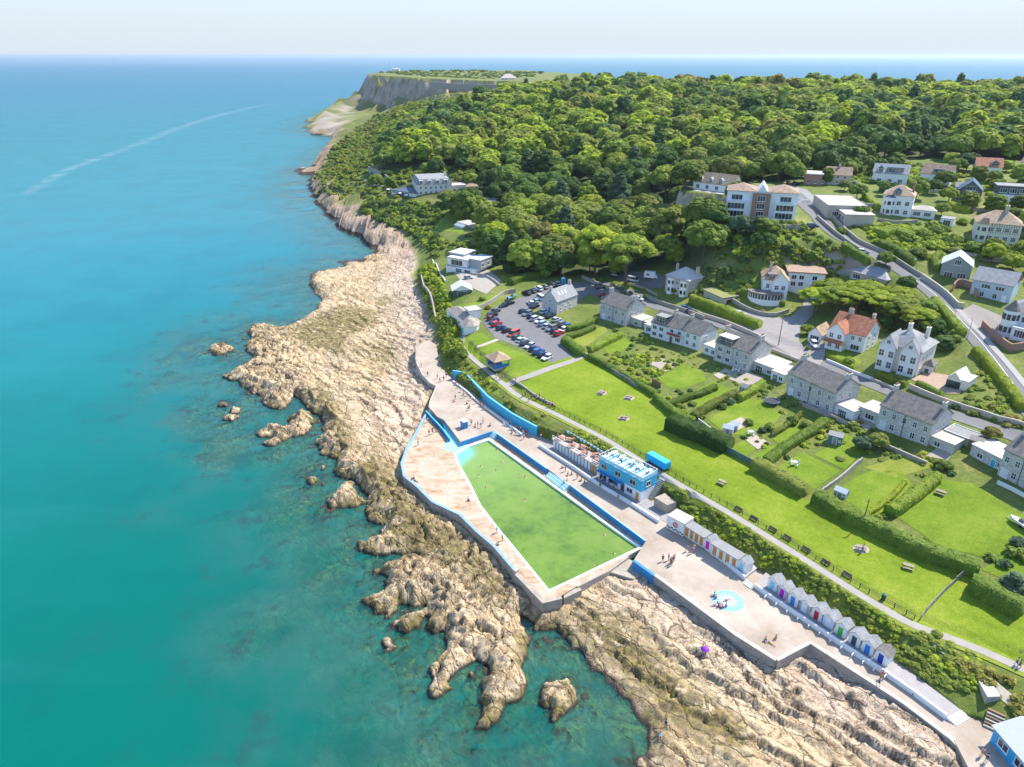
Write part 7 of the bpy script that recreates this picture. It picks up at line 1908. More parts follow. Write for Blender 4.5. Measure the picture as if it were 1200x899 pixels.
# ---- single trees and bushes
def tr(kind, u, v, R_, H_, tone, label, name='tree', cat='tree', group=None, i=None):
    x, y, z = G(u, v); return plant(name, kind, x, y, z, R_, H_, tone, label, cat, group, i)
tr('umbrella', 733, 336, 10.5, 20, 'bright', 'great flat-topped pine with bare trunk standing over the lane', 'pine_tree', i=0)
tr('umbrella', 697, 322, 9.5, 20, 'lime', 'light green spreading pine behind the car park', 'pine_tree', i=1)
tr('round', 578, 228, 8.5, 14, 'deep', 'big dark round tree beside the hotel car park')
tr('round', 525, 240, 5.5, 8, 'olive', 'round olive tree in front of the hotel corner')
tr('cone', 598, 318, 6.0, 17, 'deep', 'dark conifer at the seaward end of the car park wood', 'conifer')
tr('cone', 615, 320, 5.5, 15, 'deep', 'dark pointed conifer behind the car park hedge', 'conifer')
tr('cone', 640, 322, 5.5, 13.5, 'mid', 'green pointed conifer nearest the lamp post', 'conifer')
tr('tall', 578, 308, 5.5, 13, 'deep', 'dark oval tree behind the modern house')
tr('tall', 566, 292, 5.0, 11, 'mid', 'mid green tree above the modern house')
CYL = ['bright cypress at the yard end of the flat-topped row', 'yellow-green cypress second from the yard in the flat-topped row', 'bright cypress behind the orange-roofed house', 'yellow-green cypress behind the gap between the two villas', 'bright cypress behind the cream villa', 'smallest bright cypress at the road end of the row',
 'yellow-green cypress at the back of the row beside the yard', 'bright cypress at the back of the row below the bungalow', 'yellow-green cypress at the back of the row nearest the road']
for k, (u, v, R_, H_, tone) in enumerate([(958, 366, 6.5, 8.0, 'lime'), (980, 366, 6.5, 8.5, 'bright'), (1003, 368, 7, 8.5, 'lime'), (1028, 372, 6.5, 8.5, 'lime'), (1050, 378, 6.5, 8.0, 'bright'), (1074, 390, 5.5, 7.5, 'lime'), (970, 356, 6.5, 8, 'bright'), (1012, 358, 6.5, 8, 'lime'), (1046, 366, 6, 8, 'lime')]):
    tr('umbrella', u, v, R_, H_, tone, CYL[k], 'cypress_tree', group='flat-topped cypress row')
garden_trees([(436,226),(452,200),(540,198),(578,208),(590,232),(548,216),(490,208),(462,226)], 12, 3.0, 5.0, ['mid', 'bright', 'olive', 'deep'], 'around the back of the hotel', 'trees behind the hotel', 8, 7)
tr('cone', 1183, 697, 2.6, 4.6, 'blue', 'blue-green spruce at the corner of the big garden', 'spruce_tree')
tr('round', 1028, 525, 2.2, 3.4, 'olive', 'olive garden tree behind the long terrace house'); tr('round', 1010, 527, 1.9, 3.0, 'blue', 'grey-green garden tree beside the olive one')
tr('round', 1160, 516, 1.8, 3.0, 'brown', 'yellow-brown small tree by the flat roofs near the road')
tr('round', 1037, 312, 3.0, 4.5, 'mid', 'round dark shrub tree beside the hill road', 'shrub_tree')
tr('tall', 968, 216, 3.0, 7, 'mid', 'slim tree between the red brick and the grey stone house'); tr('round', 930, 215, 4.5, 9, 'mid', 'round tree at the top of the hill road')
tr('round', 912, 208, 5, 9, 'deep', 'dark round tree behind the hill road top'); tr('round', 995, 205, 4.5, 8, 'mid', 'round tree behind the white house with the blue dormer')
tr('tall', 1145, 214, 3.5, 7, 'olive', 'olive tree beside the barn-like house'); tr('round', 1132, 200, 5, 8, 'deep', 'dark tree between the two upper houses')
tr('round', 862, 240, 4.5, 9, 'mid', 'tree between the cottage and the apartment house'); tr('round', 790, 345, 1, 2, 'mid', 'small shrub by the wall of the square stone house', 'garden_bush', 'bush')
tr('round', 945, 392, 2.0, 3.0, 'bright', 'bright round tree beside the white garage'); tr('round', 994, 428, 1.3, 2.3, 'bright', 'small tree on the lawn of the orange-roofed house')
BUSH = [(928,496,1.7,2.0,'mid','round bush on the lawn behind the green shed'),(945,500,1.9,1.8,'olive','olive bush beside the round bush'),(902,503,1.6,1.8,'bright','bright bush by the trampoline garden wall'),
 (877,497,1.5,1.5,'mid','bush in the middle of the trampoline garden'),(893,506,1.2,1.2,'blue','grey-green bush near the patio set'),(812,474,1.4,1.2,'olive','olive bush in the small lawn garden'),
 (846,478,1.4,1.3,'deep','dark bush between the terrace lawns'),(855,472,1.5,1.5,'blue','grey bush beside the terrace hedge'),(957,506,1.4,1.4,'mid','bush beside the green garden shed'),
 (1000,500,1.6,1.4,'olive','bush at the foot of the terrace house wall'),(975,505,1.3,1.0,'mid','small bush above the square lawn'),(985,538,1.2,.8,'olive','low bush at the garden wall'),
 (1105,548,2.0,1.8,'mid','bush beside the garden stairs'),(945,418,1.0,1.1,'lime','yellow-green bush by the white garage'),(940,425,1.1,1.0,'bright','bright bush at the yard corner'),
 (946,410,.9,1.2,'mid','small bush beside the garage wall'),(690,376,1.0,1.0,'mid','bush at the cottage corner'),(722,388,1.2,1.1,'olive','bush before the stone terrace house'),
 (1062,281,3.4,3.0,'mid','large clipped dome shrub above the hill road'),(1080,276,3.0,2.8,'bright','bright dome shrub in the clipped group'),(1096,272,2.8,2.6,'mid','dome shrub at the top of the clipped group'),
 (1075,300,3.6,3.2,'mid','largest grey-green dome shrub over the road wall'),(1090,290,2.6,2.4,'bright','small dome shrub inside the clipped group'),(1108,284,2.4,2.2,'deep','dark dome shrub beside the tudor villa'),
 (1045,300,2.2,2.4,'olive','olive dome shrub at the road bend'),(1118,296,3.0,2.0,'olive','wide olive shrub above the gabled house'),(1150,303,3.2,2.4,'mid','wide shrub above the brick house roof'),
 (985,273,2.2,2.2,'mid','dark bush by the retaining wall corner'),(1000,262,2.0,1.8,'bright','bright bush before the tall villa'),(1128,262,2.2,2.2,'lime','yellow bush beside the tall villa lounge'),
 (600,350,1.4,1.5,'mid','bush between the parked boat and the wall'),(565,352,1.5,1.6,'mid','bush beside the pale zinc roof'),(572,362,1.4,1.5,'brown','brownish bush by the car park entrance'),
 (1185,470,1.5,1.5,'mid','bush at the bend beside the long hedge'),(1120,478,1.2,1.2,'blue','grey bush by the road wall'),(1140,486,1.5,1.4,'olive','olive bush by the road wall'),
 (870,405,1.0,1.0,'mid','small bush by the yard wall'),(906,418,1.0,1.0,'olive','small bush at the back road corner'),(893,366,1.2,1.2,'brown','pinkish shrub below the villa hedge'),
 (1098,745,1.0,1.1,'olive','grassy clump beside the path end'),(1192,640,1.8,2.0,'blue','grey-blue shrub beside the white boat')]
for u, v, R_, H_, tone, lab in BUSH:
    x, y, z = G(u, v); plant('garden_bush', 'bush', x, y, z - .1, R_, H_, tone, lab, 'bush', None, None, False)
# ------------------------------------------------------------------ huts, cabins, cafe
def face(L, R, z):
    a, b = P(*L, z), P(*R, z); return a, b, math.atan2(b[1] - a[1], b[0] - a[0])
HF = ZP + 0.5
ORANGE = mat((0.55, 0.27, 0.06), .6, .15)
def paint(r, g, b): return mat((r, g, b), .5, .1)
row_ang = face((904,691), (1030.5,777), HF)[2]
def hut(u, v, door, stripe, label, w=1.95, d=2.1, roofm=None):
    x, y = P(u, v, HF)
    e = empty('beach_hut', (x, y, HF), row_ang + rng.uniform(-.02, .02), label, 'beach hut', 'gabled beach huts along the terrace')
    h, r = 2.0, .75
    pr = [(-w/2, 0), (w/2, 0), (w/2, h), (0, h + r), (-w/2, h)]
    vs = [(x_, 0, z_) for x_, z_ in pr] + [(x_, d, z_) for x_, z_ in pr]
    MB().add(vs, [(0,1,2,3,4), (9,8,7,6,5), (0,5,6,1), (1,6,7,2), (4,9,5,0)]).build('wall', WHITE, e)
    mb = MB()
    for s in (-1, 1):
        a = [(s * (w/2 + .15), -.18, h - .11), (s * (w/2 + .15), d + .1, h - .11), (0, d + .1, h + r + .03), (0, -.18, h + r + .03)]
        mb.add(a + [(p[0], p[1], p[2] + .09) for p in a], [(0,1,2,3), (7,6,5,4), (0,4,5,1), (3,7,4,0), (1,5,6,2)])
    mb.build('roof', roofm or SLATE_L, e)
    o = MB().box(-.42, .42, -.05, .01, .05, 1.85).build('door', door, e); MB().box(.26, .33, -.09, -.05, .9, 1.0).build('handle', DARK, o)
    f = MB(); f.box(-.5, -.42, -.06, .01, 0, 1.93); f.box(.42, .5, -.06, .01, 0, 1.93); f.box(-.42, .42, -.06, .01, 1.85, 1.93); f.build('door_frame', FRAME, e)
    if stripe is not None:
        mb = MB()
        for k in range(5):
            for s in (-1, 1): mb.box(min(s*.52, s*w/2) , max(s*.52, s*w/2), -.012, .002, .15 + k * .38, .33 + k * .38)
        mb.build('stripes', stripe, e)
    return e
hut(904, 691, paint(.28, .62, .78), None, 'white beach hut with pale cyan door, first beside the white steps')
hut(915.5, 700, paint(.42, .03, .40), paint(.36, .05, .40), 'beach hut striped white and purple with a magenta door')
hut(928, 709, paint(.05, .26, .62), None, 'white beach hut with blue door beside the purple-striped hut')
hut(941, 717.5, paint(.8, .8, .8), paint(.03, .03, .04), 'beach hut with broad black and white stripes')
hut(955.5, 726, paint(.62, .02, .03), None, 'white beach hut with a red door')
hut(969, 735, paint(.75, .78, .8), paint(.42, .55, .78), 'beach hut with pale blue and white stripes beside the red-doored hut')
hut(983.5, 745, paint(.08, .48, .06), None, 'white beach hut with a bright green door')
hut(999.5, 756, paint(.05, .09, .09), None, 'white beach hut with a nearly black door')
hut(1015, 766, paint(.04, .22, .66), None, 'white beach hut with bright blue door, last but one before the stone bank')
hut(1030.5, 777, paint(.02, .07, .36), None, 'white beach hut with navy door at the bank end of the row', roofm=SLATE)
hut(868, 669.5, paint(.22, .62, .70), None, 'pale hut with turquoise door beside the orange-doored cabins and the steps')
hut(828.5, 643.5, paint(.66, .03, .42), None, 'white gabled hut with bright pink door between two rows of orange doors')
# low walls dividing the plots
for k in range(12):
    t = k / 11; a = P(896 + t * 140, 700.0 + t * 94, HF); n_ = Vector(_BN)
    tag(MB().wall([a, tuple(Vector(a) + n_ * 1.5)], .1, HF - .2, HF + .22).build('plot_kerb', WHITE), 'low white kerb between two hut plots behind the terrace wall', 'kerb', 'white kerbs dividing the hut plots')
def cabin_row(L, R, nd, label, D=2.2, h=2.25, ringed=False):
    a, b, an = face(L, R, HF); W = math.hypot(b[0]-a[0], b[1]-a[1])
    e = empty('changing_cabins', (*a, HF), an, label, 'cabins')
    MB().box(0, W, 0, D, -.3, h).build('wall', WHITE, e); MB().box(-.15, W + .15, -.3, D + .1, h + .003, h + .18).build('roof', FLATG, e)
    for k in range(nd):
        c = W * (k + .5) / nd; o = MB().box(c - .4, c + .4, -.05, .01, .02, 1.9).build('door', ORANGE, e); MB().box(c + .24, c + .31, -.09, -.05, .9, 1.0).build('handle', DARK, o)
    return e
cabin_row((801.5,626.5), (824,641), 4, 'flat-roofed white cabins with four orange doors next to the lifebuoy kiosk')
cabin_row((833,648.5), (863,667), 4, 'flat-roofed white cabins with orange doors next to the turquoise-doored hut')
a, b, an = face((781,617), (800.5,627.5), HF); e = empty('lifebuoy_kiosk', (*a, HF), an, 'white kiosk with a red ring emblem and dark tiled base', 'kiosk'); W = math.hypot(b[0]-a[0], b[1]-a[1])
MB().box(0, W, 0, 3.2, -.3, 2.7).build('wall', WHITE, e); MB().box(-.1, W + .1, -.1, 3.3, 2.703, 2.85).build('roof', FLATR, e)
MB().tube([(W*.5 + .5*math.cos(t*math.pi/8), -.06, 1.5 + .5*math.sin(t*math.pi/8)) for t in range(17)], .11, 6, False).build('ring_emblem', paint(.66, .05, .04), e); MB().box(W*.5-.16, W*.5+.16, -.05, -.004, 1.34, 1.66).build('badge', paint(.66, .05, .04), e)
mb = MB()
for i in range(8):
    for j in range(2):
        if (i + j) % 2: mb.box(W*i/8, W*(i+1)/8, -.03, -.004, .02 + j*.25, .27 + j*.25)
mb.build('tiles', DARK, e)

# deck cabins
a, b, an = face((648,524.5), (700,557), ZP + .06); W = math.hypot(b[0]-a[0], b[1]-a[1])
e = empty('deck_cabins', (*a, ZP + .06), an, 'row of white changing cabins carrying the cafe sun deck', 'cabins')
MB().box(0, W, 0, 3.0, -.2, 2.4).build('wall', WHITE, e); MB().box(-.15, W + .05, -.35, 4.2, 2.403, 2.62).build('deck', mat((0.42, 0.33, 0.27), .8, .15), e)
for k in range(14):
    c = W * (k + .5) / 14; MB().box(c - .38, c + .38, -.05, .01, .02, 1.95).build('door', ORANGE if k > 11 else (mat((0.62, 0.70, 0.72), .5, .05) if k % 2 else WHITE2), e)
    if k < 13: MB().box(W * (k + 1) / 14 - .05, W * (k + 1) / 14 + .05, -.10, -.004, 0, 2.39).build('pilaster', DGREY, e)
rl = MB()
for k in range(int(W / 1.2) + 1): rl.box(k*1.2, k*1.2 + .06, -.30, -.24, 2.62, 3.55)
rl.box(0, W, -.31, -.23, 3.553, 3.62); rl.box(0, W, -.30, -.24, 3.05, 3.1); rl.build('railing', WHITE, e)
bk = MB()
for k in range(int(W / .6)):
    if k % 2 == 0: bk.box(k * .6, k * .6 + .6, 4.05, 4.15, 2.622, 3.7)
bk.build('striped_screen', SKYB, e); bk = MB()
for k in range(int(W / .6)):
    if k % 2: bk.box(k * .6, k * .6 + .6, 4.05, 4.15, 2.622, 3.7)
bk.build('striped_screen', WHITE, e)
Me = Matrix.Translation(e.location) @ Matrix.Rotation(an, 4, 'Z')
DECK = lambda x, y: (lambda q: (q.x, q.y, q.z))(Me @ Vector((x, y, 2.62)))
DECKW = W
def table_proto(name, m, m2, label, cat, group):
    e = empty(name, (0, 0, 0), 0, label, cat, group)
    MB().box(-.9, .9, -.38, .38, .70, .76).build('tabletop', m, e)
    for s in (-1, 1):
        MB().box(-.9, .9, s*.72 - .14, s*.72 + .14, .42, .47).build('seat', m, e)
        MB().add([(s*.62-.05,-.7,0),(s*.62+.05,-.7,0),(s*.62+.05,-.2,.7),(s*.62-.05,-.2,.7),(s*.62-.05,-.6,0),(s*.62+.05,-.6,0),(s*.62+.05,-.1,.7),(s*.62-.05,-.1,.7)],[(0,1,2,3),(7,6,5,4),(0,3,7,4),(1,5,6,2)]).build('leg', m2, e)
        MB().add([(s*.62-.05,.7,0),(s*.62+.05,.7,0),(s*.62+.05,.2,.7),(s*.62-.05,.2,.7),(s*.62-.05,.6,0),(s*.62+.05,.6,0),(s*.62+.05,.1,.7),(s*.62-.05,.1,.7)],[(0,1,2,3),(7,6,5,4),(0,3,7,4),(1,5,6,2)]).build('leg', m2, e)
    return e
tp = table_proto('deck_table', mat((0.36, 0.17, 0.10), .7, .2), WOODG, 'reddish wooden picnic table on the sun deck over the cabins', 'picnic table', 'picnic tables on the cabin sun deck')
for k in range(7):
    o = tp if k == 0 else copy_tree(tp); o.location = DECK(1.4 + k * (DECKW - 2.6) / 6, 1.0 + (k % 2) * 1.6); o.rotation_euler = (0, 0, an + (k % 3) * .5)
# cafe
b = Bld('cafe', (701,560.5), (750.5,588.5), 'two-storey bright blue and white seafront cafe with roof terrace', 'cafe', None, 5.0, 5.3, z=ZP + .06)
W = b.W; e = b.e
b.block(0, W, 0, 5, 0, 2.55, WHITE); b.block(0, W, -.05, 5, 2.553, 5.2, SKYB)
b.bx = (0, W, -.05, 5); YF = mat((0.62, 0.56, 0.40), .6, .1)
for q in (.13, .46, .80): b.win('F', W*q, 3.3, 1.7, 1.25, n=2, fm=YF)
b.bx = (0, W, 0, 5)
for q in (.07, .16): b.win('F', W*q, .2, .9, 2.1, n=1, fm=BLUE, name='hatch', kind=2)
b.win('F', W*.36, .85, 2.6, 1.2, n=1, fm=BLUE, name='serving_hatch'); b.win('F', W*.58, .2, 1.0, 2.1, n=1, fm=DGREY, name='opening', kind=2)
b.win('F', W*.74, .8, 1.8, 1.2, n=2); b.door('F', W*.92, ORANGE); b.win('R', 2.2, 3.3, 1.4, 1.2, fm=YF)
MB().box(.02, W*.62, -1.0, -.06, 2.40, 2.50).build('awning', BLUE, e)
MB().box(-.05, W + .05, -.1, 5.1, 5.203, 5.4).build('roof', mat((0.20, 0.50, 0.64), .7, .12, 1.5), e)
rl = MB()
for (x0, y0, x1, y1) in ((0, -.05, W, -.05), (0, 5.05, W, 5.05), (0, -.05, 0, 5.05), (W, -.05, W, 5.05)):
    L_n = math.hypot(x1-x0, y1-y0); k = int(L_n / 1.1) + 1
    for i in range(k + 1):
        x, y = x0 + (x1-x0)*i/k, y0 + (y1-y0)*i/k; rl.box(x-.05, x+.05, y-.05, y+.05, 5.4, 6.35)
rl.box(0, W, -.09, -.01, 6.352, 6.42); rl.box(0, W, 5.01, 5.09, 6.352, 6.42); rl.box(-.04, .04, 0, 5, 6.352, 6.42); rl.box(W-.04, W+.04, 0, 5, 6.352, 6.42)
rl.build('railing', WHITE, e)
pn = MB(); pn.box(.06, W-.06, -.07, -.03, 5.5, 6.2); pn.box(W-.03, W+.01, .1, 4.9, 5.5, 6.2); pn.build('screen_panel', mat((0.35, 0.66, 0.78), .3, .1), e)
Mc = Matrix.Translation(e.location) @ Matrix.Rotation(e.rotation_euler.z, 4, 'Z')
CAFE = lambda x, y: tuple(Mc @ Vector((x, y, 5.405)))
tp2 = table_proto('cafe_table', WHITE, mat((0.1, 0.35, 0.5), .6), 'white table with benches on the blue cafe roof terrace', 'table', 'white tables on the cafe roof')
for k in range(10):
    o = tp2 if k == 0 else copy_tree(tp2); o.location = CAFE(1.2 + (k // 2) * (W - 2.4) / 4, 1.2 + (k % 2) * 2.4); o.rotation_euler = (0, 0, e.rotation_euler.z + math.pi/2)
st = P(755, 578, 10.3)
e2 = empty('outdoor_stairs', (*P(758,583,ZP), ZP), an, 'concrete steps from the cafe forecourt up to the park path', 'stairs')
for k in range(12): MB().box(0, 1.5, .1 + k*.3, .4 + k*.3, -.3, (k + 1)*.32).build('tread', CONC, e2)
for s in (-.06, 1.5): MB().box(s, s + .06, .1, 3.7, 4.5, 4.56).build('handrail', SKYB, e2)
tag(MB().prism(PP([(767,583),(782,592),(793,588),(779,578)], ZP + 2.2), ZP - .2, ZP + 2.2).build('store_room', CONC_D), 'dark flat-roofed store between the cafe stairs and the lifebuoy kiosk', 'store')
# kiosk at the lower corner
b = Bld('blue_kiosk', (1160,868), (1186,899), 'blue kiosk building with pale grey roof at the foot of the bank', 'kiosk', None, 7.5, 2.7, z=5.3, W=10)
b.main(paint(.03, .36, .66)); b.gable(mat((0.42, 0.44, 0.46), .7, .08), paint(.03, .36, .66), 1.1, 'x', .35); b.wins('F', [2, 5], [.8], 1.8, 1.3, n=2); b.bx = (0, 10, 0, 7.5)
b.block(1.0, 5.5, 7.52, 13, 0, 2.5, paint(.03, .36, .66)); b.flat(mat((0.46, 0.47, 0.48), .7, .08), .3, .2)
tag(MB().prism(PP([(1135,862),(1165,885),(1190,930),(1150,930),(1118,868)], 5.2), 3, 5.3).build('terrace', PROMM), kind='structure')
e2 = empty('log_steps', (*P(1152,850,5.4), 5.3), row_ang + .3, 'short flight of wooden log steps beside the blue kiosk', 'steps')
for k in range(6): MB().box(0, 2.2, k*.42, k*.42 + .36, -.3, .2 + k*.26).build('tread', WOODM if k % 2 else GRAVEL, e2)
x, y = P(1155, 815, 6.5); tag(MB().prism([(x-1.1,y-1.6),(x+.9,y-1.5),(x+1.2,y+1.5),(x-.6,y+1.7)], H(x,y)-1, H(x,y)+.7).build('concrete_block', CONC), 'pale weathered concrete block on the bank above the log steps', 'concrete block')

# ------------------------------------------------------------------ garden walls and fences
for px, t, h, m, label in [
 ([(684,417),(700,426),(740,450),(766,465)], .35, 1.3, STONE, 'dark stone wall between the park lawn and the terrace gardens'),
 ([(600,446),(615,455),(630,466),(650,476)], .3, .5, STONE, 'low stone kerb wall at the tip of the park lawn'),
 ([(556,366),(575,356),(590,346),(604,343)], .4, 1.6, STONE, 'stone wall along the seaward side of the car park'),
 ([(682,326),(700,334),(712,339),(726,345)], .4, 1.3, STONE, 'stone wall between the lane and the trees behind the car park'),
 ([(757,349),(775,357),(800,365),(825,375)], .35, 1.4, STONE, 'stone wall on the upper side of the back road by the square house'),
 ([(818,370),(850,380),(880,393),(893,399)], .35, 1.4, BUFF, 'wall under the long trimmed hedge beside the back road'),
 ([(858,354),(872,362),(890,369),(908,371),(924,366)], .4, 1.3, STONE, 'curved stone wall below the garden of the big white villa'),
 ([(968,424),(985,431),(1000,438),(1022,446)], .3, .9, WHITE2, 'white-capped wall in front of the orange-roofed house'),
 ([(1065,455),(1090,466),(1120,477),(1160,490),(1215,508)], .35, 1.3, BUFF, 'long buff wall on the upper side of the lower back road'),
 ([(905,412),(920,418),(935,424)], .3, .9, BUFF, 'short wall at the yard corner by the back road'),
 ([(849,266),(880,268),(912,269),(938,268)], .5, 1.7, STONE, 'stone retaining wall in front of the apartment house'),
 ([(957,256),(980,276),(1002,292),(1018,300)], .4, 1.4, STONE, 'stone wall on the seaward side of the hill road'),
 ([(970,252),(1000,280),(1035,298),(1062,315),(1080,326)], .4, 1.5, STONE, 'long stone wall on the upper side of the hill road'),
 ([(1080,327),(1105,345),(1122,361),(1129,362)], .45, 1.8, BUFF, 'buff wall curving round the bend of the hill road'),
 ([(1150,384),(1166,399),(1184,412),(1198,410),(1215,405)], .5, 2.2, BRICK, 'tall curved brick wall below the turret house'),
 ([(1116,341),(1122,335),(1136,338),(1143,349)], .4, 2.2, BRICK, 'curved brick wall of the forecourt by the brick house'),
 ([(905,512),(918,503),(930,493)], .3, 1.0, STONE, 'stone wall between trampoline garden and round bush'),
 ([(960,580),(985,562),(1003,546),(1010,541)], .3, 1.1, STONE, 'grey stone wall climbing between two garden lawns'),
 ([(845,513),(830,503),(818,494)], .15, .9, WHITE2, 'white board fence behind the big bulging hedge'),
 ([(1168,567),(1185,575),(1205,586)], .12, .9, WHITE, 'white picket fence in front of the stone end house'),
 ([(940,476),(960,484),(985,495),(1000,502)], .3, 1.0, STONE, 'low stone wall below the patio of the long terrace house'),
 ([(1035,523),(1060,534),(1085,545)], .4, .9, STONE, 'rockery wall under the long house with tall chimneys'),
 ([(553,322),(570,325),(585,335)], .3, 1.0, BUFF, 'pale curved wall round the drive of the modern house'),
 ([(507,306),(514,318),(522,331)], .3, .9, WHITE2, 'white wall along the terrace of the modern house'),
 ([(1020,446),(1036,452),(1050,459)], .25, .8, BUFF, 'front wall of the cream villa on the back road'),
 ([(952,241),(970,243),(1005,242),(1030,243)], .5, 1.4, BUFF, 'buff garden wall in front of the low building at the road top'),
 ([(740,335),(752,338),(770,347)], .3, .9, STONE, 'low wall in front of the square stone house'),
 ([(1028,259),(1050,262),(1075,261)], .4, 1.1, STONE, 'stone garden wall in front of the tall dormered villa'),
 ([(1108,243),(1140,247),(1180,250),(1210,252)], .4, 1.4, BUFF, 'buff garden wall below the barn-like house'),
 ([(1122,300),(1150,305),(1180,308),(1210,313)], .4, 1.8, STONE, 'stone terrace wall under the half-timbered villa'),
 ([(1072,223),(1100,226),(1118,224)], .3, 1.2, WHITE2, 'white garden wall of the gabled house near the wood'),
 ([(494,330),(500,345),(508,365),(511,380)], .5, 3.0, STONE, 'curving sea wall under the green bank at the back of the flat rocks')]:
    c = curve(GP(px), 1.5); wall_thing('garden_wall', c, t, gz, h, m, label, 'wall' if 'fence' not in label else 'fence')
b = Bld('garage', (1101,263), (1116,266), 'small white flat-roofed garage beside the tall dormered villa', 'garage', None, 5, 2.6)
b.main(WHITE); b.flat(FLATG, .15, .2); b.win('F', b.W/2, .1, 2.4, 2.1, n=3, fm=WHITE2, name='garage_door')
b = Bld('garden_room', (1118,226), (1129,227), 'small white garden room with grey roof beside the barn-like house', 'garden room', None, 4.5, 2.6)
b.main(WHITE); b.gable(SLATE_L, WHITE, 1.5); b.wins('F', [1.5, 3.0], [.4], 1.2, 1.8)
def fence(px, label, step=1.9, h=1.05, m=DARK, rails=3, name='fence', r=.035):
    c = curve(px, step); z = HA([p[0] for p in c], [p[1] for p in c]); k0 = len(c) // 2
    e = empty(name, (*c[k0], float(z[k0])), 0, label, 'fence')
    L3 = [(p[0] - c[k0][0], p[1] - c[k0][1], float(q - z[k0])) for p, q in zip(c, z)]
    for j in range(rails): MB().tube([(a, b_, q + h * (j + 1) / rails) for a, b_, q in L3], r, 4).build('rail', m, e)
    me = None
    for a, b_, q in L3[:95]:
        if me is None:
            o = MB().box(-.05, .05, -.05, .05, -.4, h + .06).build('post', m, e); me = o.data
        else:
            o = bpy.data.objects.new('post', me); COL.objects.link(o); o.parent = e
        o.location = (a, b_, q)
    return e
fl_ = offset([P(*q) for q in PATHZ[4:15]], 1.55)[0]
fence(fl_[:5], 'black railing between the coast path and the park lawn behind the cafe', 1.7)
fence(fl_[4:], 'black railing between the coast path and the park lawn past the benches', 1.7)
fence(GP([(1078,727),(1092,710),(1108,693),(1118,684)]), 'weathered wooden fence across the end of the park lawn', 1.6, 1.1, WOODG, 3, r=.06)
fence(GP([(1119,683),(1127,676),(1134,671)]), 'pale wooden gate rails at the hedge end of the park lawn', 1.0, 1.3, WOODG, 3, r=.05)
c_ = curve(GP([(845,526),(865,537),(888,549)]), 1.4)
wall_thing('board_fence', c_, .12, gz, 1.5, mat((0.10, 0.17, 0.14), .8, .2), 'dark green board fence at the foot of the square patio garden', 'fence')
gt = GP([(764,449),(774,455)]); wall_thing('wooden_gate', gt, .12, gz, 1.6, WOODM, 'brown wooden gate in the hedge of the park lawn', 'gate')

# ------------------------------------------------------------------ small buildings and garden things
def shed(u, v, w, d, h, an_, wm, rm, label, rise=.6, cat='shed'):
    x, y, z = G(u, v); e = empty('garden_shed', (x, y, z), an_, label, cat)
    b_ = Bld.__new__(Bld); b_.e = e; b_.W, b_.D, b_.h = w, d, h; b_.main(wm); b_.gable(rm, wm, rise, 'x', .12, t=.06); b_.door('F', w*.5, WOODG, .8, min(1.8, h - .15)); b_.win('F', w*.85, 1.0, .5, .5, n=1); return e
GA = face((703,373), (733,382.5), 12.8)[2]
shed(969, 519, 3.0, 2.2, 2.2, GA + .2, mat((0.09, 0.20, 0.17), .8, .2), mat((0.38, 0.35, 0.33), .8, .1), 'dark green garden shed at the end of the long hedge')
shed(976, 582, 2.4, 1.8, 1.7, GA, mat((0.30, 0.33, 0.33), .5, .1), mat((0.52, 0.56, 0.56), .4, .08), 'small grey metal shed on the dry lawn by the longest hedge')
shed(846, 508, 2.4, 1.8, 1.6, GA + .3, mat((0.40, 0.42, 0.45), .6, .1), mat((0.50, 0.53, 0.57), .5, .08), 'grey garden shed in the corner behind the big bulging hedge')
shed(855, 504, 1.8, 1.5, 1.5, GA + .3, mat((0.50, 0.50, 0.50), .6, .1), mat((0.58, 0.6, 0.62), .5, .08), 'smaller pale shed next to the grey garden shed')
shed(1133, 525, 2.6, 2.4, 2.2, GA, WOODM, WOODG, 'brown shed among the clutter between the last two terrace houses')
shed(866, 460, 2.2, 1.8, 1.9, GA, WOODG, FLATG, 'weathered shed by the hedge of the middle terrace garden')
x, y, z = G(904, 473); e = empty('trampoline', (x, y, z), 0, 'round black trampoline with net on the terrace garden lawn', 'trampoline')
MB().lathe([(1.75, .80), (1.75, .84)], 20).build('mat', DARK, e); MB().tube([(1.85*math.cos(t*math.pi/10), 1.85*math.sin(t*math.pi/10), .82) for t in range(21)], .09, 5, False).build('frame', mat((0.1,0.16,0.3),.5), e)
MB().tube([(1.85*math.cos(t*math.pi/10), 1.85*math.sin(t*math.pi/10), 2.4) for t in range(21)], .04, 4, False).build('net_ring', DGREY, e)
for k in range(6):
    a_ = k*math.pi/3; MB().tube([(1.85*math.cos(a_), 1.85*math.sin(a_), -.1), (1.85*math.cos(a_), 1.85*math.sin(a_), 2.4)], .04, 4).build('leg', GREYM, e)
tp = table_proto('picnic_table', mat((0.30, 0.24, 0.19), .85, .25, 3), WOODG, 'wooden picnic table with visitors near the tip of the park lawn', 'picnic table', None)
PT = [(705,461,'wooden picnic table near the tip of the park lawn, nearest the stone wall'), (737,467,'wooden picnic table on the park lawn below the dark stone wall'), (731,491,'wooden picnic table on the park lawn behind the cabins deck'), (846,567,'wooden picnic table on the park lawn between bulging hedge and benches'),
      (1064,666,'wooden picnic table alone on the wide end of the park lawn'), (1009,644,'wooden picnic table with people in front of the longest hedge'), (1102,579,'pale garden picnic table on the big private lawn')]
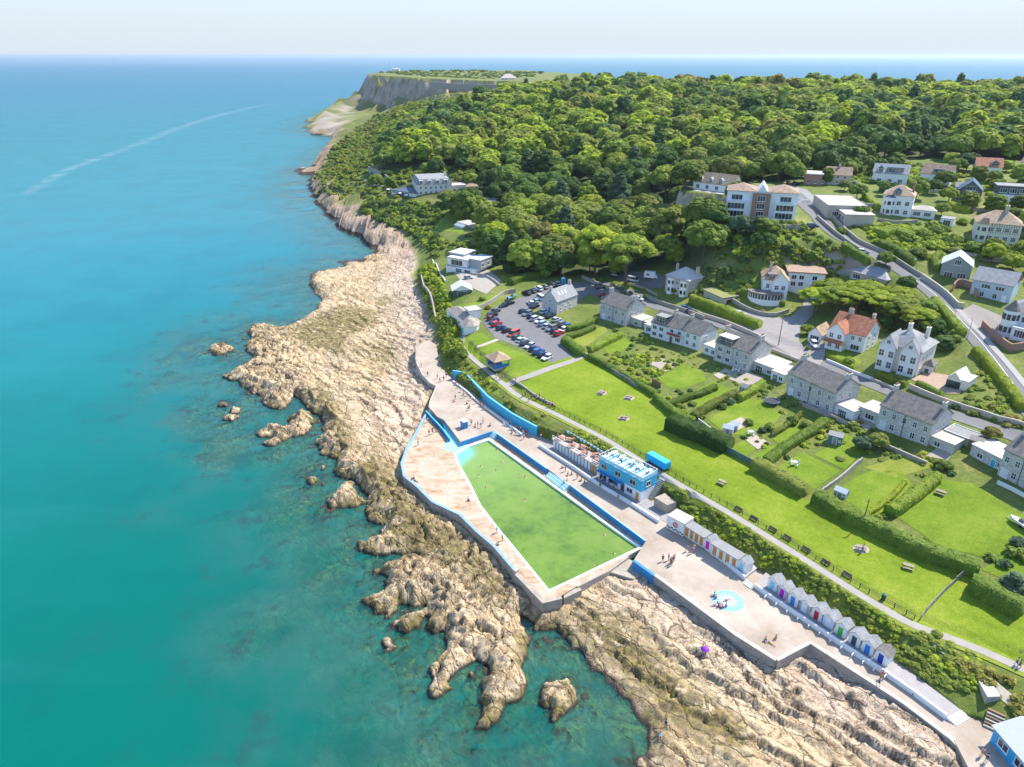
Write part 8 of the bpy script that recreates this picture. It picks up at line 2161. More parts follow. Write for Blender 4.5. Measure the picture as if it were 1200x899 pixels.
for k, (u, v, lab) in enumerate(PT):
    o = tp if k == 0 else copy_tree(tp); o.location = G(u, v); o.rotation_euler = (0, 0, GA + .3 * (k % 3)); o['label'] = lab; o['group'] = 'picnic tables on the grass'
    if k < 3 or k == 5: sheet('worn_pad', [(o.location.x + 1.5*math.cos(t*math.pi/4 + .4), o.location.y + 1.3*math.sin(t*math.pi/4 + .4)) for t in range(8)], GRAVEL, .12)
e = empty('path_bench', (0, 0, 0), 0, 'x', 'bench', 'dark wooden benches along the coast path')
MB().box(-.85, .85, -.22, .22, .42, .47).build('seat', mat((0.16, 0.11, 0.08), .8, .2, 3), e); MB().box(-.85, .85, .20, .25, .52, .92).build('backrest', mat((0.16, 0.11, 0.08), .8, .2, 3), e)
for s in (-.75, .75): MB().box(s - .04, s + .04, -.2, .24, -.1, .42).build('leg', DARK, e)
BN = [(863,601),(881,612),(903,625),(920,635),(942,649),(965,664),(990,679)]
for k, ((u, v), w_) in enumerate(zip(BN, ['first bench past the blue trailer', 'second bench past the blue trailer', 'third bench past the blue trailer', 'bench halfway along the row', 'third bench from the bin', 'second bench from the bin', 'bench nearest the green bin'])):
    o = e if k == 0 else copy_tree(e); x, y, z = G(u, v); o.location = (x + .45, y + .5, H(x + .45, y + .5)); o.rotation_euler = (0, 0, row_ang); o['label'] = 'dark wooden %s, facing the sea along the railing' % w_
x, y, z = G(1035, 703); e = empty('litter_bin', (x, y, z), 0, 'dark green litter bin beside the coast path', 'bin'); MB().lathe([(.33, 0), (.36, 1.05)], 12).build('body', mat((0.03, 0.13, 0.08), .5), e); MB().lathe([(.40, 1.055), (.38, 1.25), (.1, 1.36)], 12).build('lid', mat((0.03, 0.13, 0.08), .5), e)
x, y, z = G(1010, 617); e = empty('telegraph_pole', (x, y, z), 0, 'brown wooden telegraph pole standing in front of the longest hedge', 'pole'); MB().tube([(0,0,-.4),(.15,.05,6.4)], [.13,.09], 7).build('pole', WOODM, e); MB().box(-.5,.7,-.05,.05,5.7,5.82).build('crossarm', WOODM, e)
x, y, z = G(912, 405); e = empty('telegraph_pole', (x, y, z), 0, 'tall telegraph pole at the yard corner by the back road', 'pole'); MB().tube([(0,0,-.4),(.1,.05,8.8)], [.15,.1], 7).build('pole', WOODM, e); MB().box(-.6,.8,-.05,.05,8.1,8.22).build('crossarm', WOODM, e)
for u, v, h_, lab in ((1071,327,6.5,'street lamp beside the wall at the bend of the hill road'), (1133,398,6.5,'street lamp on the lower hill road pavement'), (660,329,6,'street lamp at the back of the car park below the conifers')):
    x, y, z = G(u, v); e = empty('street_lamp', (x, y, z), 0, lab, 'street lamp'); MB().tube([(0,0,-.3),(0,0,h_-.4),(-.3,-.1,h_),(-1.1,-.3,h_+.05)], [.09,.06,.05,.05], 6).build('post', GREYM, e); MB().box(-1.6,-1.0,-.42,-.2,h_,h_+.13).build('lamp_head', mat((0.6,0.6,0.6),.4), e)
# blue trailer and pickup on the path
def along(u, v, u2, v2, z): 
    a, b = P(u, v, z), P(u2, v2, z); return a, math.atan2(b[1]-a[1], b[0]-a[0])
a, an2 = along(772, 550, 784, 557, 10.5)
e = empty('box_trailer', (*P(771,545.5,9.4), 9.4), an2, 'long bright blue box trailer parked on the path behind the cafe', 'trailer')
MB().box(-2.9, 2.9, -1.0, 1.0, .55, 2.1).build('box', paint(.02, .36, .66), e, bevel=.05); MB().box(-2.8, 2.8, -.9, .9, 2.103, 2.2).build('lid', paint(.05, .42, .7), e)
for x in (-1.6, -.7, 1.8):
    for y in (-.95, .95): MB().tube([(x, y - .1, .35), (x, y + .1, .35)], .36, 10).build('wheel', DARK, e)

# ------------------------------------------------------------------ cars
CARM = {}
def carpaint(c):
    if c not in CARM:
        t = NT('car_paint'); t.pbr(c, 0.22, 0.6); CARM[c] = t.m
    return CARM[c]
def car_proto(name, L, Wd, Hh, kind):
    e = empty(name, (0, 0, 0), 0, 'x', 'car')
    hw = Wd / 2; bl = .55 * Hh if kind != 'van' else .5 * Hh
    X_ = [-L/2, -L/2 + .12, -L/2 + .7, -L*.1, L*.2, L/2 - .5, L/2 - .1, L/2]
    zt = [bl*.85, bl*.98, bl*1.0, bl*1.02, bl*1.0, bl*.9, bl*.78, bl*.6]; zb = [.35, .25, .2, .2, .2, .2, .25, .35]; ww = [.86, .95, 1, 1, 1, .98, .9, .8]
    mb = MB(); vs = []
    for x, t_, b_, w_ in zip(X_, zt, zb, ww):
        vs += [(x, -hw*w_*.96, b_), (x, -hw*w_, (b_+t_)*.55), (x, -hw*w_*.93, t_), (x, hw*w_*.93, t_), (x, hw*w_, (b_+t_)*.55), (x, hw*w_*.96, b_)]
    fs = [(i*6+k, (i+1)*6+k, (i+1)*6+(k+1) % 6, i*6+(k+1) % 6)[::-1] for i in range(7) for k in range(6)] + [(0,1,2,3,4,5), (47,46,45,44,43,42)]
    fs = [f for f in fs]
    body = mb.add(vs, fs).build('body', carpaint((.5, .5, .5)), e, smooth=False)
    if kind == 'hatch': c0, c1, r0, r1 = -L/2 + .18, L*.22, -L/2 + .62, L*.02
    elif kind == 'estate': c0, c1, r0, r1 = -L/2 + .15, L*.24, -L/2 + .4, L*.05
    else: c0, c1, r0, r1 = -L/2 + .1, L*.36, -L/2 + .2, L*.2
    w0, w1 = hw*.9, hw*.72; z0, z1 = bl*.99, Hh - .06
    MB().add([(c0,-w0,z0),(c1,-w0,z0),(c1,w0,z0),(c0,w0,z0),(r0,-w1,z1),(r1,-w1,z1),(r1,w1,z1),(r0,w1,z1)], [(0,1,5,4),(1,2,6,5),(2,3,7,6),(3,0,4,7),(4,5,6,7)]).build('window', GLASS, e)
    MB().add([(r0-.04,-w1-.03,z1-.02),(r1+.06,-w1-.03,z1-.02),(r1+.06,w1+.03,z1-.02),(r0-.04,w1+.03,z1-.02),(r0+.06,-w1+.05,z1+.07),(r1-.05,-w1+.05,z1+.07),(r1-.05,w1-.05,z1+.07),(r0+.06,w1-.05,z1+.07)], [(0,1,5,4),(1,2,6,5),(2,3,7,6),(3,0,4,7),(4,5,6,7),(3,2,1,0)]).build('roof', carpaint((.5, .5, .5)), e)
    wm = None
    for x in (-L*.3, L*.31):
        for s in (-1, 1): MB().tube([(x, s*(hw-.2), .32), (x, s*(hw+.01), .32)], .32, 10).build('wheel', DARK, e)
    for s in (-1, 1): MB().box(L/2-.12, L/2+.01, s*hw*.6-.15, s*hw*.6+.15, bl*.58, bl*.74).build('headlight', mat((0.7,0.72,0.75),.2,.05), e)
    for s in (-1, 1): MB().box(-L/2-.01, -L/2+.1, s*hw*.72-.1, s*hw*.72+.1, bl*.6, bl*.85).build('tail_light', mat((0.35,0.02,0.02),.3,.05), e)
    return e
CARS = {'hatch': car_proto('parked_car', 4.0, 1.75, 1.45, 'hatch'), 'estate': car_proto('parked_car', 4.6, 1.82, 1.6, 'estate'), 'van': car_proto('parked_van', 4.9, 1.9, 1.95, 'van')}
CUSED = set()
CCOL = {'silver': (.50,.52,.54), 'white': (.78,.78,.78), 'black': (.012,.012,.014), 'dark blue': (.015,.03,.10), 'blue': (.03,.10,.30), 'red': (.42,.02,.02), 'dark red': (.20,.012,.016), 'grey': (.16,.17,.18), 'dark grey': (.055,.058,.062), 'orange red': (.50,.09,.04), 'pale blue': (.30,.42,.52), 'green': (.03,.12,.07)}
def car(u, v, an_, col, kind, label, group=None, z=None, dz=.1):
    if kind in CUSED: o = copy_tree(CARS[kind])
    else: o = CARS[kind]; CUSED.add(kind)
    x, y, zz = G(u, v)
    o.location = (x, y, zz + dz); o.rotation_euler = (0, 0, an_); o['label'] = label; o['category'] = 'van' if kind == 'van' else 'car'
    if group: o['group'] = group
    elif 'group' in o: del o['group']
    for c in o.children:
        if c.name.split('.')[0] in ('body', 'roof'):
            c.material_slots[0].link = 'OBJECT'; c.material_slots[0].material = carpaint(CCOL[col])
    return o
a, ca = along(635, 422.5, 651, 415.5, 11)
ROW1 = ['black','black','dark grey','black','dark red','dark blue','red','dark blue','black','orange red','dark grey','white','dark grey','silver','dark blue','blue','dark blue','white','white']
pts = curve([G(u, v)[:2] for u, v in [(596,358),(588,362),(579,366),(577,370),(577,374),(580,377),(583,380),(586,383),(591,387)]], 50)
r1 = [(597,357),(590,360),(581,366),(577,371),(576,374.5),(579,378),(582,381.5),(587,386),(594,389),(602,393.5),(606,397.5),(611,400.5),(616,404),(621,407.5),(626,410.5),(631,414),(636,417.5),(641,421)]
ordn = ['first','second','third','fourth','fifth','sixth','seventh','eighth','ninth','tenth','eleventh','twelfth','thirteenth','fourteenth','fifteenth','sixteenth','seventeenth','eighteenth']
for k, (u, v) in enumerate(r1):
    col = ROW1[k]; kd = 'van' if col == 'orange red' else ('estate' if k % 3 == 0 else 'hatch')
    car(u, v, ca + rng.uniform(-.04, .04) + (math.pi if k % 4 == 1 else 0), col, kd, '%s %s, %s from the park wall end of the seaward parking row' % (col, 'van' if kd == 'van' else 'car', ordn[k]), 'cars in the seaward parking row')
r2_ = [(613,366.5),(618,369.5),(623,372.5),(628,375),(632.5,378),(637,381),(641.5,384),(646,387),(650.5,390),(655,392.5),(659.5,388.5)]
C2 = ['dark blue','grey','dark blue','silver','white','pale blue','silver','grey','black','red','white']
for k, (u, v) in enumerate(r2_):
    car(u, v, ca + rng.uniform(-.05, .05) + (math.pi if k % 3 == 1 else 0), C2[k], 'estate' if k % 2 else 'hatch', '%s car, %s from the grass tip of the middle parking row' % (C2[k], ordn[k]), 'cars in the middle parking row')
r3_ = [(622,362.5),(634,368.5),(641,373),(648,378),(655.5,383),(662,385)]
for k, (u, v) in enumerate(r3_):
    col = ['black','white','dark blue','silver','grey','blue'][k]
    car(u + 4, v - 1.5, ca + rng.uniform(-.05, .05), col, 'hatch' if k % 2 else 'estate', '%s car, %s in the rear line of the middle parking rows, by the hedges' % (col, ordn[k]), 'cars in the rear middle parking row')
for k, (u, v, col) in enumerate([(622,357,'white'),(627,354.5,'pale blue'),(633,351,'white')]):
    car(u, v, ca + 1.2, col, 'van' if k == 2 else 'hatch', '%s %s beside the small stone cottage, %s from the grass tip' % (col, 'van' if k == 2 else 'car', ordn[k]), 'vehicles beside the stone cottage')
for k, (u, v, col) in enumerate([(617,345,'black'),(624,342.5,'dark blue'),(631,340,'white'),(638,338,'grey'),(646,335.5,'dark grey'),(652,334,'silver')]):
    car(u, v, ca + 1.3, col, 'hatch' if k % 2 else 'estate', '%s car, %s along the hedge at the top of the car park' % (col, ordn[k]), 'cars along the car park hedge')
for u, v, an_, col, kd, lab in [(704,338,.2,'dark grey','estate','dark car in the lane under the great pine'),(722,325,-.6,'black','estate','black car beside the wall below the great pine'),(742,330,-.6,'silver','van','silver van under the great pine'),(706,347,.5,'red','hatch','red car at the corner of the lane'),
  (711,352,.4,'dark blue','estate','dark blue car beside the stone terrace house'),(748,352,-.5,'white','hatch','white car on the back road by the terrace'),(724,361,-.4,'red','hatch','red car tucked behind the stone terrace house'),(803,363,-.4,'blue','hatch','blue car by the back road wall'),(810,367,-.4,'dark blue','hatch','dark blue car behind the white terrace house'),
  (867,370,-.5,'silver','hatch','silver car parked in the yard under the long hedge'),(954,406,-1.6,'white','estate','white car on the drive beside the white garage'),(1011,297,-.5,'white','hatch','white car at the upper edge of the hill road'),(952,267,.1,'dark blue','estate','dark blue car on the forecourt beside the apartment house'),
  (549,327,.1,'silver','hatch','silver car on the drive of the modern house'),(545,231,.1,'white','estate','white car parked beside the hotel'),(556,230,0,'dark grey','hatch','dark grey car beside the hotel'),(575,231,.1,'silver','hatch','silver car at the end of the hotel parking'),(1107,222,.1,'silver','estate','silver car outside the barn-like house'),
  (932,217,.6,'black','hatch','black car at the top of the hill road'),(1001,217,.1,'dark blue','hatch','dark blue car beside the brown-roofed house')]: car(u, v, an_, col, kd, lab)
x, y, z = G(763, 327); e = empty('camper_van', (x, y, z + .1), -.35, 'white camper van parked under the trees beside the great pine', 'camper van')
MB().box(-2.6, 1.5, -1.05, 1.05, .45, 2.75).build('body', WHITE, e, bevel=.12); MB().add([(1.5,-1,.45),(2.7,-.95,.5),(2.7,.95,.5),(1.5,1,.45),(1.5,-1,1.9),(2.2,-.9,1.2),(2.2,.9,1.2),(1.5,1,1.9)],[(0,1,5,4),(1,2,6,5),(2,3,7,6),(4,5,6,7),(3,2,1,0)]).build('cab', WHITE2, e)
MB().box(-1.8,-.6,-1.08,-1.04,1.5,2.1).build('window', GLASS, e)
for x_ in (-1.6, 1.7):
    for s in (-.95, .95): MB().tube([(x_, s-.1, .38), (x_, s+.1, .38)], .36, 10).build('wheel', DARK, e)
def boat(x, y, z, an_, L, m, label, cov):
    e = empty('small_boat', (x, y, z), an_, label, 'boat'); n = 7; vs = []
    for i in range(n):
        t = i / (n - 1); w = L*.19*math.sqrt(max(0.02, 1 - t**2.6)); vs += [(L*(t-.5), -w, .95 + .2*t), (L*(t-.5), -w*.55, .42), (L*(t-.5), 0, .35 + .25*t*t), (L*(t-.5), w*.55, .42), (L*(t-.5), w, .95 + .2*t)]
    fs = [(i*5+k, i*5+k+1, (i+1)*5+k+1, (i+1)*5+k) for i in range(n-1) for k in range(4)] + [(4,3,2,1,0)]
    MB().add(vs, fs).build('hull', m, e); MB().add([(v_[0], v_[1]*.95, v_[2] - .02) for v_ in vs if True][0::5] + [(v_[0], v_[1]*.95, v_[2] - .02) for v_ in vs][4::5], [(i, i+1, n+i+1, n+i) for i in range(n-1)]).build('cover', cov, e)
    MB().box(-L*.1, L*.12, -.3, .3, 1.0, 1.45).build('windscreen', GLASS, e); MB().box(-L*.5-.3, -L*.5, -.15, .15, .6, 1.4).build('outboard_motor', DARK, e)
    fr = MB().box(-L*.4, L*.65, -.05, .05, .25, .33).build('trailer_frame', GREYM, e)
    for s in (-.6, .6): MB().tube([(-.3, s-.08, .28), (-.3, s+.08, .28)], .28, 9).build('wheel', DARK, e)
boat(*G(600, 350), ca + .1, 5.2, mat((0.35,0.4,0.44),.4), 'grey boat with blue cover on a trailer in the car park corner', paint(.12,.28,.4))
boat(*G(1196, 617), 1.9, 4.6, WHITE, 'white boat on a trailer at the edge of the big garden', mat((0.6,0.6,0.58),.6))
x, y, z = G(660, 333); e = empty('portable_toilet', (x, y, z + .1), .3, 'blue ticket cabin at the back of the car park', 'cabin'); MB().box(-.7,.7,-.7,.7,0,2.3).build('body', SKYB, e); MB().add([(-.75,-.75,2.303),(.75,-.75,2.303),(.75,.75,2.303),(-.75,.75,2.303),(0,0,2.7)],[(0,1,4),(1,2,4),(2,3,4),(3,0,4)]).build('roof', WHITE2, e); MB().box(-.35,.35,-.74,-.7,.1,1.95).build('door', BLUE, e)
# patio sets and parasols
def parasol(x, y, z, m, label, r=1.2, h=2.3, group=None):
    e = empty('parasol', (x, y, z), rng.uniform(0, 1), label, 'parasol', group); MB().tube([(0,0,0),(0,0,h)], .03, 5).build('pole', GREYM, e); MB().lathe([(r, h-.35), (r*.55, h-.08), (.02, h+.08)], 8).build('canopy', m, e); return e
for k, (u, v) in enumerate([(462,231),(469,230.5),(476,233),(455,226),(448,222)]): parasol(*G(u, v), mat((0.62,0.6,0.58),.8) if k % 2 else mat((0.16,0.2,0.34),.8), '%s parasol on the hotel terrace above the rocks' % ('pale' if k % 2 else 'dark blue'), 1.4, 2.5, 'parasols on the hotel terrace')
parasol(*G(825.5, 765)[:2], G(825.5, 765)[2], paint(.22,.03,.42), 'small purple sunshade on the rocks below the bathing terrace', .75, 1.2)
for u, v, lab in [(880,509,'white patio table set beside the square brown patio'),(931,545,'round garden seat of stones on the square lawn'),(862,436,'patio table set on the terrace of the white-dormered house'),(985,486,'patio table set behind the long pale house')]:
    x, y, z = G(u, v); e = empty('patio_set', (x, y, z + .1), .4, lab, 'patio set'); MB().lathe([(.04,0),(.04,.7),(.55,.71),(.55,.75)], 10).build('table', WHITE2, e)
    for k in range(4):
        a_ = k*math.pi/2; c = MB().box(-.22,.22,-.22,.22,.38,.44); c.box(-.22,.22,.18,.24,.45,.9); c.xf(Matrix.Rotation(a_, 4, 'Z') @ Matrix.Translation((0,.95,0))); c.build('chair', WHITE2, e)

# ------------------------------------------------------------------ people
dg = None
def skin_person(name, J, E, Rr, clothes, hairc):
    """a body grown over joints J (edges E, radii Rr), with hair and clothing children"""
    me = bpy.data.meshes.new('sk'); me.from_pydata(J, E, []); o = bpy.data.objects.new('sk', me); COL.objects.link(o)
    m = o.modifiers.new('s', 'SKIN'); 
    for v_, r_ in zip(me.skin_vertices[0].data, Rr): v_.radius = (r_, r_)
    me.skin_vertices[0].data[0].use_root = True
    s_ = o.modifiers.new('u', 'SUBSURF'); s_.levels = 1
    bpy.context.view_layer.update()
    d = bpy.context.evaluated_depsgraph_get(); out = bpy.data.meshes.new_from_object(o.evaluated_get(d)); bpy.data.objects.remove(o)
    out.materials.clear(); out.materials.append(SKIN); out.name = 'person'
    out.polygons.foreach_set('use_smooth', np.ones(len(out.polygons), bool))
    return out
SKIN = mat((0.56, 0.33, 0.23), .6, .08)
def pose(kind):
    if kind == 'stand': pel, ch, nk, hd = (0,0,.92), (0,.02,1.28), (0,.02,1.46), (0,.0,1.64); kn = [(-.11,.0,.5), (.11,-.03,.5)]; ft = [(-.12,.02,.06), (.13,-.02,.06)]; el = [(-.25,.02,1.12), (.26,-.02,1.12)]; hn = [(-.24,-.08,.86), (.25,-.12,.88)]
    elif kind == 'walk': pel, ch, nk, hd = (0,0,.91), (0,-.03,1.27), (0,-.05,1.45), (0,-.08,1.63); kn = [(-.10,-.2,.52), (.10,.02,.48)]; ft = [(-.10,-.3,.08), (.10,.34,.12)]; el = [(-.24,.12,1.12), (.24,-.12,1.12)]; hn = [(-.22,.1,.86), (.22,-.32,.98)]
    elif kind == 'sit': pel, ch, nk, hd = (0,0,.12), (0,.08,.46), (0,.06,.64), (0,.02,.82); kn = [(-.13,-.42,.34), (.14,-.40,.30)]; ft = [(-.12,-.62,.05), (.14,-.70,.05)]; el = [(-.25,.05,.32), (.24,-.08,.34)]; hn = [(-.2,.22,.06), (.16,-.34,.34)]
    elif kind == 'lie': pel, ch, nk, hd = (0,0,.12), (0,.36,.14), (0,.54,.14), (0,.74,.15); kn = [(-.12,-.44,.14), (.13,-.42,.24)]; ft = [(-.12,-.86,.07), (.14,-.80,.07)]; el = [(-.3,.3,.08), (.3,.32,.08)]; hn = [(-.34,.05,.06), (.26,.06,.08)]
    else: pel, ch, nk, hd = (0,.45,-.22), (0,.12,-.08), (0,-.06,.02), (0,-.18,.16); kn = [(-.12,.85,-.3), (.12,.82,-.25)]; ft = [(-.12,1.2,-.25), (.12,1.15,-.4)]; el = [(-.36,-.1,-.05), (.36,.05,-.08)]; hn = [(-.30,-.42,.0), (.5,.2,-.14)]
    mx = lambda a, b, t: tuple(a[i] + (b[i] - a[i]) * t for i in range(3))
    J, E, Rr = [pel, mx(pel, ch, .5), ch, nk, hd, (hd[0], hd[1] - .01, hd[2] + .09)], [(0,1),(1,2),(2,3),(3,4),(4,5)], [.135, .12, .15, .06, .095, .07]
    if kind in ('lie',): J[5] = (hd[0], hd[1] + .09, hd[2])
    for i, s in enumerate((-1, 1)):
        b = len(J); hip = mx(pel, kn[i], .18); hip = (hip[0] + s*.02, hip[1], hip[2]); toe = (ft[i][0], ft[i][1] - .16, max(ft[i][2] - .02, .03) if kind != 'swim' else ft[i][2])
        J += [hip, kn[i], ft[i], toe]; E += [(0, b), (b, b+1), (b+1, b+2), (b+2, b+3)]; Rr += [.095, .06, .042, .035]
        b = len(J); sh = (s*.18, ch[1], ch[2] + .06) if kind != 'lie' else (s*.18, ch[1] + .06, ch[2]); J += [sh, el[i], hn[i], mx(el[i], hn[i], 1.35)]; E += [(2, b), (b, b+1), (b+1, b+2), (b+2, b+3)]; Rr += [.06, .045, .034, .028]
    body = skin_person('person', J, E, Rr, None, None)
    parts = {}
    def sub(name, mb):
        me = bpy.data.meshes.new(name); me.from_pydata(mb.v, [], mb.f); me.polygons.foreach_set('use_smooth', np.ones(len(me.polygons), bool)); me.materials.append(WHITE); me.update(); parts[name] = me
    ax = (Vector(hd) - Vector(nk)).normalized()
    hp_ = Vector(hd) + ax * .07 + Vector((0, .025, 0)) if kind != 'lie' else Vector(hd) + ax * .06
    sub('hair', MB().ball(tuple(hp_), .115, 1, 1.05, 1, 9, 6))
    up = Vector(ch) + (Vector(nk) - Vector(ch)) * .35
    sub('top', MB().tube([mx(pel, ch, .12), mx(pel, ch, .55), ch, tuple(up)], [.165, .165, .195, .12], 10))
    mb = MB()
    for i in (0, 1): mb.tube([mx(pel, kn[i], -.05), mx(pel, kn[i], .4), mx(pel, kn[i], .8)], [.15, .125, .10], 9)
    mb.tube([mx(pel, ch, -.1), mx(pel, ch, .2)], [.165, .168], 10); sub('shorts', mb)
    return body, parts
POSES = {k: pose(k) for k in ('stand', 'walk', 'sit', 'lie', 'swim')}
CLO = {'white': (.75,.75,.75), 'black': (.02,.02,.025), 'red': (.5,.04,.04), 'blue': (.04,.12,.4), 'navy': (.02,.03,.1), 'pink': (.6,.22,.3), 'green': (.06,.3,.12), 'grey': (.25,.26,.28), 'yellow': (.6,.45,.06), 'purple': (.2,.06,.35), 'turquoise': (.08,.45,.48), 'orange': (.6,.22,.04)}
HAIR = {'dark': mat((.03,.02,.015), .7), 'brown': mat((.13,.07,.035), .7), 'fair': mat((.42,.3,.14), .7), 'grey': mat((.4,.39,.37), .7)}
SEEN_L = {}
def person(x, y, z, an_, pk, top, bot, where, hair=None):
    body, parts = POSES[pk]
    hair = hair or rng.choice(['dark', 'brown', 'fair', 'brown'])
    verb = {'stand': 'standing', 'walk': 'walking', 'sit': 'sitting', 'lie': 'lying', 'swim': 'swimming'}[pk]
    lab = ('person with %s hair and bare shoulders %s %s' % (hair, verb, where)) if top is None else 'person in %s top and %s shorts %s %s' % (top, bot, verb, where)
    if lab in SEEN_L and len(lab.split()) <= 15: print('dup label', lab)
    SEEN_L[lab] = 1
    o = bpy.data.objects.new('person', body); COL.objects.link(o); o.location = (x, y, z); o.rotation_euler = (0, 0, an_); tag(o, lab, 'person')
    for nm in ('hair', 'top', 'shorts'):
        if nm == 'top' and top is None: continue
        c = bpy.data.objects.new(nm, parts[nm]); COL.objects.link(c); c.parent = o
        c.material_slots[0].link = 'OBJECT'; c.material_slots[0].material = HAIR[hair] if nm == 'hair' else paint(*CLO[top if nm == 'top' else bot])
    return o
def Z2(zx, zy): return 450 + zx / 4, 420 + zy / 4
tops = list(CLO); k_ = 0
def crowd(pts, z, pks, where, conv=None, offx=0):
    """a few people about one spot, each in colours of their own"""
    global k_
    used = set()
    for i, (u, v) in enumerate(pts):
        if conv: u, v = conv(u, v)
        if z is None: x, y, zz = G(u, v)
        else: (x, y), zz = P(u, v, z), z
        while True:
            top, bot = tops[k_ % 12], tops[(k_ * 5 + 3 + k_ // 12) % 12]; k_ += 1
            if (top, bot) not in used: used.add((top, bot)); break
        person(x, y, zz, rng.uniform(0, 6.28), pks[i % len(pks)], top, bot, where)
crowd([(175,40),(205,85)], ZP, ['stand'], 'on the small round platform', Z2)
crowd([(250,95),(262,112),(280,105),(292,88),(318,98)], ZP, ['stand', 'walk', 'stand'], 'at the far end of the promenade', Z2)
crowd([(335,118),(350,132),(362,150),(375,165),(392,170),(410,190),(430,205),(452,218),(470,232)], ZP + .5, ['sit'], 'on the curving low white wall', Z2)
crowd([(335,195),(328,205),(372,185),(395,235),(402,242),(388,215)], ZP, ['stand', 'sit', 'walk', 'sit'], 'on the sandy part of the promenade', Z2)
crowd([(410,312),(428,318),(465,305),(440,322),(498,318),(455,325)], ZP, ['stand', 'sit', 'stand'], 'above the shallow end wall', Z2)
crowd([(590,318),(605,335),(628,330),(640,345),(655,380),(668,345),(690,350),(650,362),(735,378),(725,360),(600,352)], ZP, ['stand', 'sit', 'sit', 'walk'], 'under the high sky blue wall', Z2)
crowd([(835,515),(850,530),(862,548),(880,545),(905,565),(925,575),(940,585)], ZP, ['sit', 'stand', 'sit'], 'beside the striped pool steps', Z2)
crowd([(843,600),(857,595)], ZD, ['stand'], 'on the pool edge below the steps', Z2)
crowd([(205,300),(212,362),(245,345),(160,408),(228,355),(232,330)], ZD, ['stand', 'walk', 'sit'], 'on the stained deck by the ramp', Z2)
crowd([(140,565),(148,575),(132,580)], ZD, ['sit', 'lie', 'sit'], 'against the curved sea wall', Z2)
crowd([(395,667),(530,818),(555,855),(538,875)], ZD, ['sit', 'stand', 'stand'], 'on the narrow deck by the pool', Z2)
for i, (u, v) in enumerate([Z2(*q) for q in ((457,507),(555,485),(525,522),(445,552),(628,547),(665,557),(480,605),(660,668),(1035,828),(432,405),(530,430))] + [(720,649),(698,663)]):
    x, y = P(u, v, ZW); person(x, y, ZW, rng.uniform(0, 6.28), 'swim', [None, None, 'red', None][i % 4], ['navy','black','blue','red'][i % 4], ['near the shallow end of the pool','by the far pool edge','in mid pool','by the seaward pool edge','in the green water by the deck side','off the striped steps','near the narrow deck','in the very middle of the pool','in the deep end of the pool','beside the turquoise floor','under the shallow end steps','by the deep end rim','near the pool corner'][i])
Z6 = lambda a, b: (600 + a / 4, 640 + b / 4)
crowd([(706,72),(733,68),(742,85),(752,78),(760,70),(748,92)], ZP, ['stand'], 'together near the pool end of the terrace', Z6)
crowd([(820,25),(852,20),(842,35)], ZP, ['walk'], 'along the white wall of the terrace', Z6)
crowd([(947,235),(955,245),(952,280),(970,285),(985,290),(1003,285),(1008,255),(965,270)], ZP, ['sit', 'sit', 'lie', 'sit'], 'beside the painted sun emblem', Z6)
crowd([(897,751),(903,754),(909,749)], ZP, ['sit', 'lie', 'sit'], 'at the outer corner of the terrace')
crowd([(820,769),(826,770),(823,764)], None, ['sit', 'sit', 'stand'], 'on the rocks with the purple sunshade')
crowd([(774,862),(780,852)], None, ['sit', 'stand'], 'on the low rocks near the water')
crowd([(1033,795),(1029,803)], ZP, ['walk'], 'on the promenade below the huts')
crowd([(1155,893),(1150,886)], 5.3, ['stand'], 'in front of the blue kiosk')
crowd([(1194,783),(1190,780)], None, ['walk'], 'on the coast path at the picture edge')
crowd([(545,102),(555,100),(528,95),(618,108),(408,770/8)], None, ['walk'], 'at the fork of the park path', Z2)
crowd([(650,185),(663,178),(680,205),(692,182),(715,192),(728,188),(752,212),(765,218),(776,232),(790,228),(800,238),(744,196)], None, ['walk', 'stand', 'walk', 'sit'], 'on the coast path above the blue wall', Z2)
crowd([(1006,646),(1012,642),(1010,648)], None, ['sit', 'sit', 'stand'], 'at the picnic table by the longest hedge')
crowd([(703,463),(708,460)], None, ['sit'], 'at the picnic table near the park tip'); crowd([(729,492),(734,490)], None, ['sit'], 'at the picnic table behind the sun deck')
crowd([(706,566),(713,569),(719,574),(724,586),(711,564),(703,572)], ZP + .06, ['stand', 'walk', 'stand'], 'in front of the cafe')
for i in range(9):
    x, y, z = DECK(1.0 + i * (DECKW - 2) / 8, .6 + (i % 3) * 1.1); person(x, y, z + (.35 if i % 2 else 0), rng.uniform(0, 6), 'sit' if i % 2 else 'stand', tops[(i * 5 + 1) % 12], tops[(i * 7 + 4) % 12], 'on the sun deck over the cabins')
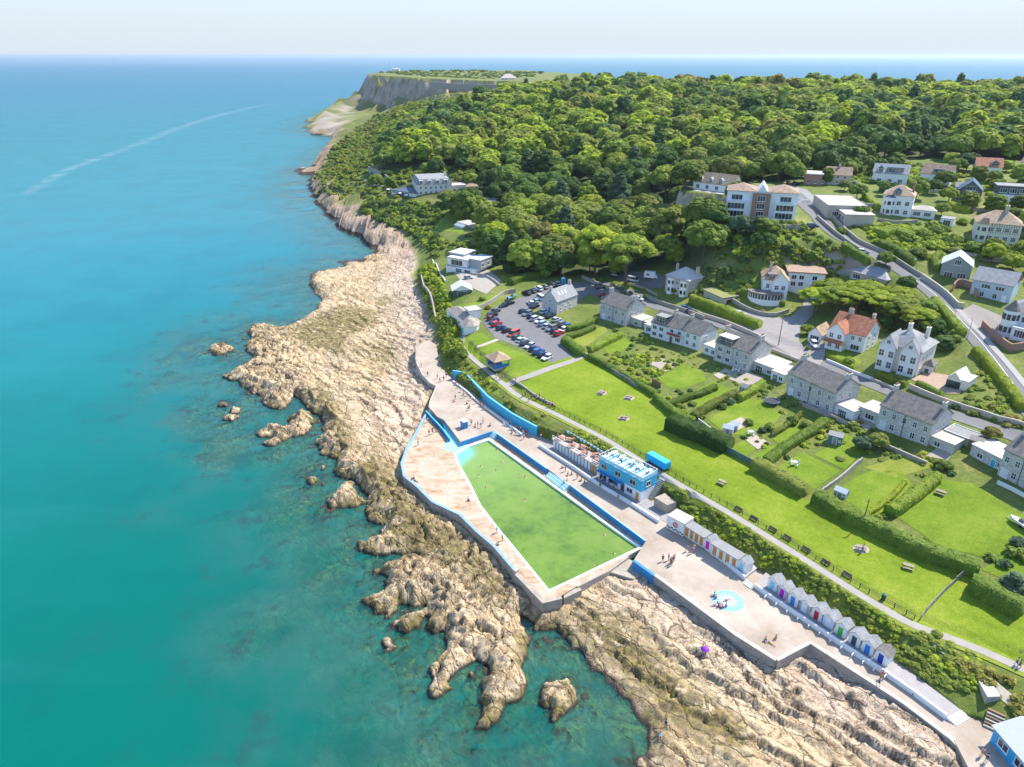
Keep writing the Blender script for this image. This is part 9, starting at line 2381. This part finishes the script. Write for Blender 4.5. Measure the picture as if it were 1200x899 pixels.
for i in range(6):
    x, y, z = CAFE(1.0 + i * (W - 2) / 5, 1.5 + (i % 2) * 1.6); person(x, y, z + (.35 if i % 2 else 0), rng.uniform(0, 6), 'sit' if i % 2 else 'stand', tops[(i * 7 + 2) % 12], tops[(i * 5 + 1) % 12], 'on the cafe roof terrace')
crowd([(432,160),(470,170),(1000,1000/9)], None, ['walk'], 'on the shelter lawn', lambda a, b: (480 + a / 4, 390 + b / 4)) if False else None
# sun loungers and small gear on the promenade
m_ = 0
for u, v, lab in [(592,499,'first deckchair from the white wall'),(600,504,'deckchair beside the first one'),(607,510,'third deckchair under the blue wall')]:
    x, y = P(u, v, ZP); e = empty('deckchair', (x, y, ZP), .8, 'blue and white %s on the promenade' % lab, 'deckchair', 'deckchairs under the sky blue wall')
    MB().add([(-.3,-.5,.3),(.3,-.5,.3),(.3,.1,.25),(-.3,.1,.25),(.3,.6,.95),(-.3,.6,.95)],[(0,1,2,3),(3,2,4,5),(3,2,1,0),(5,4,2,3)]).build('seat', paint(.4,.6,.75), e)
    for s in (-.32,.32): MB().tube([(s,-.6,0),(s,.65,1.0)], .025, 4).build('leg', WOODM, e)
x, y = P(544, 501, ZP); e = empty('lifeguard_hut', (x, y, ZP), row_ang, 'small dark blue hut on the promenade above the shallow end', 'hut'); MB().box(-.9,.9,-.6,.6,0,2.0).build('wall', BLUE, e); MB().box(-1,1,-.7,.7,2.003,2.12).build('roof', WHITE2, e); MB().box(-.35,.35,-.64,-.6,.05,1.8).build('door', paint(.1,.3,.6), e)
# ------------------------------------------------------------------ the air
hz = MB().box(-60600, 60600, -20600, 120600, -58, 110)
m_hz = bpy.data.materials.new('haze'); m_hz.use_nodes = True; nt_ = m_hz.node_tree; nt_.nodes.clear()
ho = nt_.nodes.new('ShaderNodeOutputMaterial'); hv = nt_.nodes.new('ShaderNodeVolumePrincipled')
hv.inputs['Color'].default_value = (0.70, 0.82, 0.92, 1); hv.inputs['Density'].default_value = 0.000045; hv.inputs['Anisotropy'].default_value = 0.35
nt_.links.new(hv.outputs[0], ho.inputs['Volume'])
tag(hz.build('haze', m_hz), 'thin sea haze over the far wood and headland', 'haze', kind='stuff')
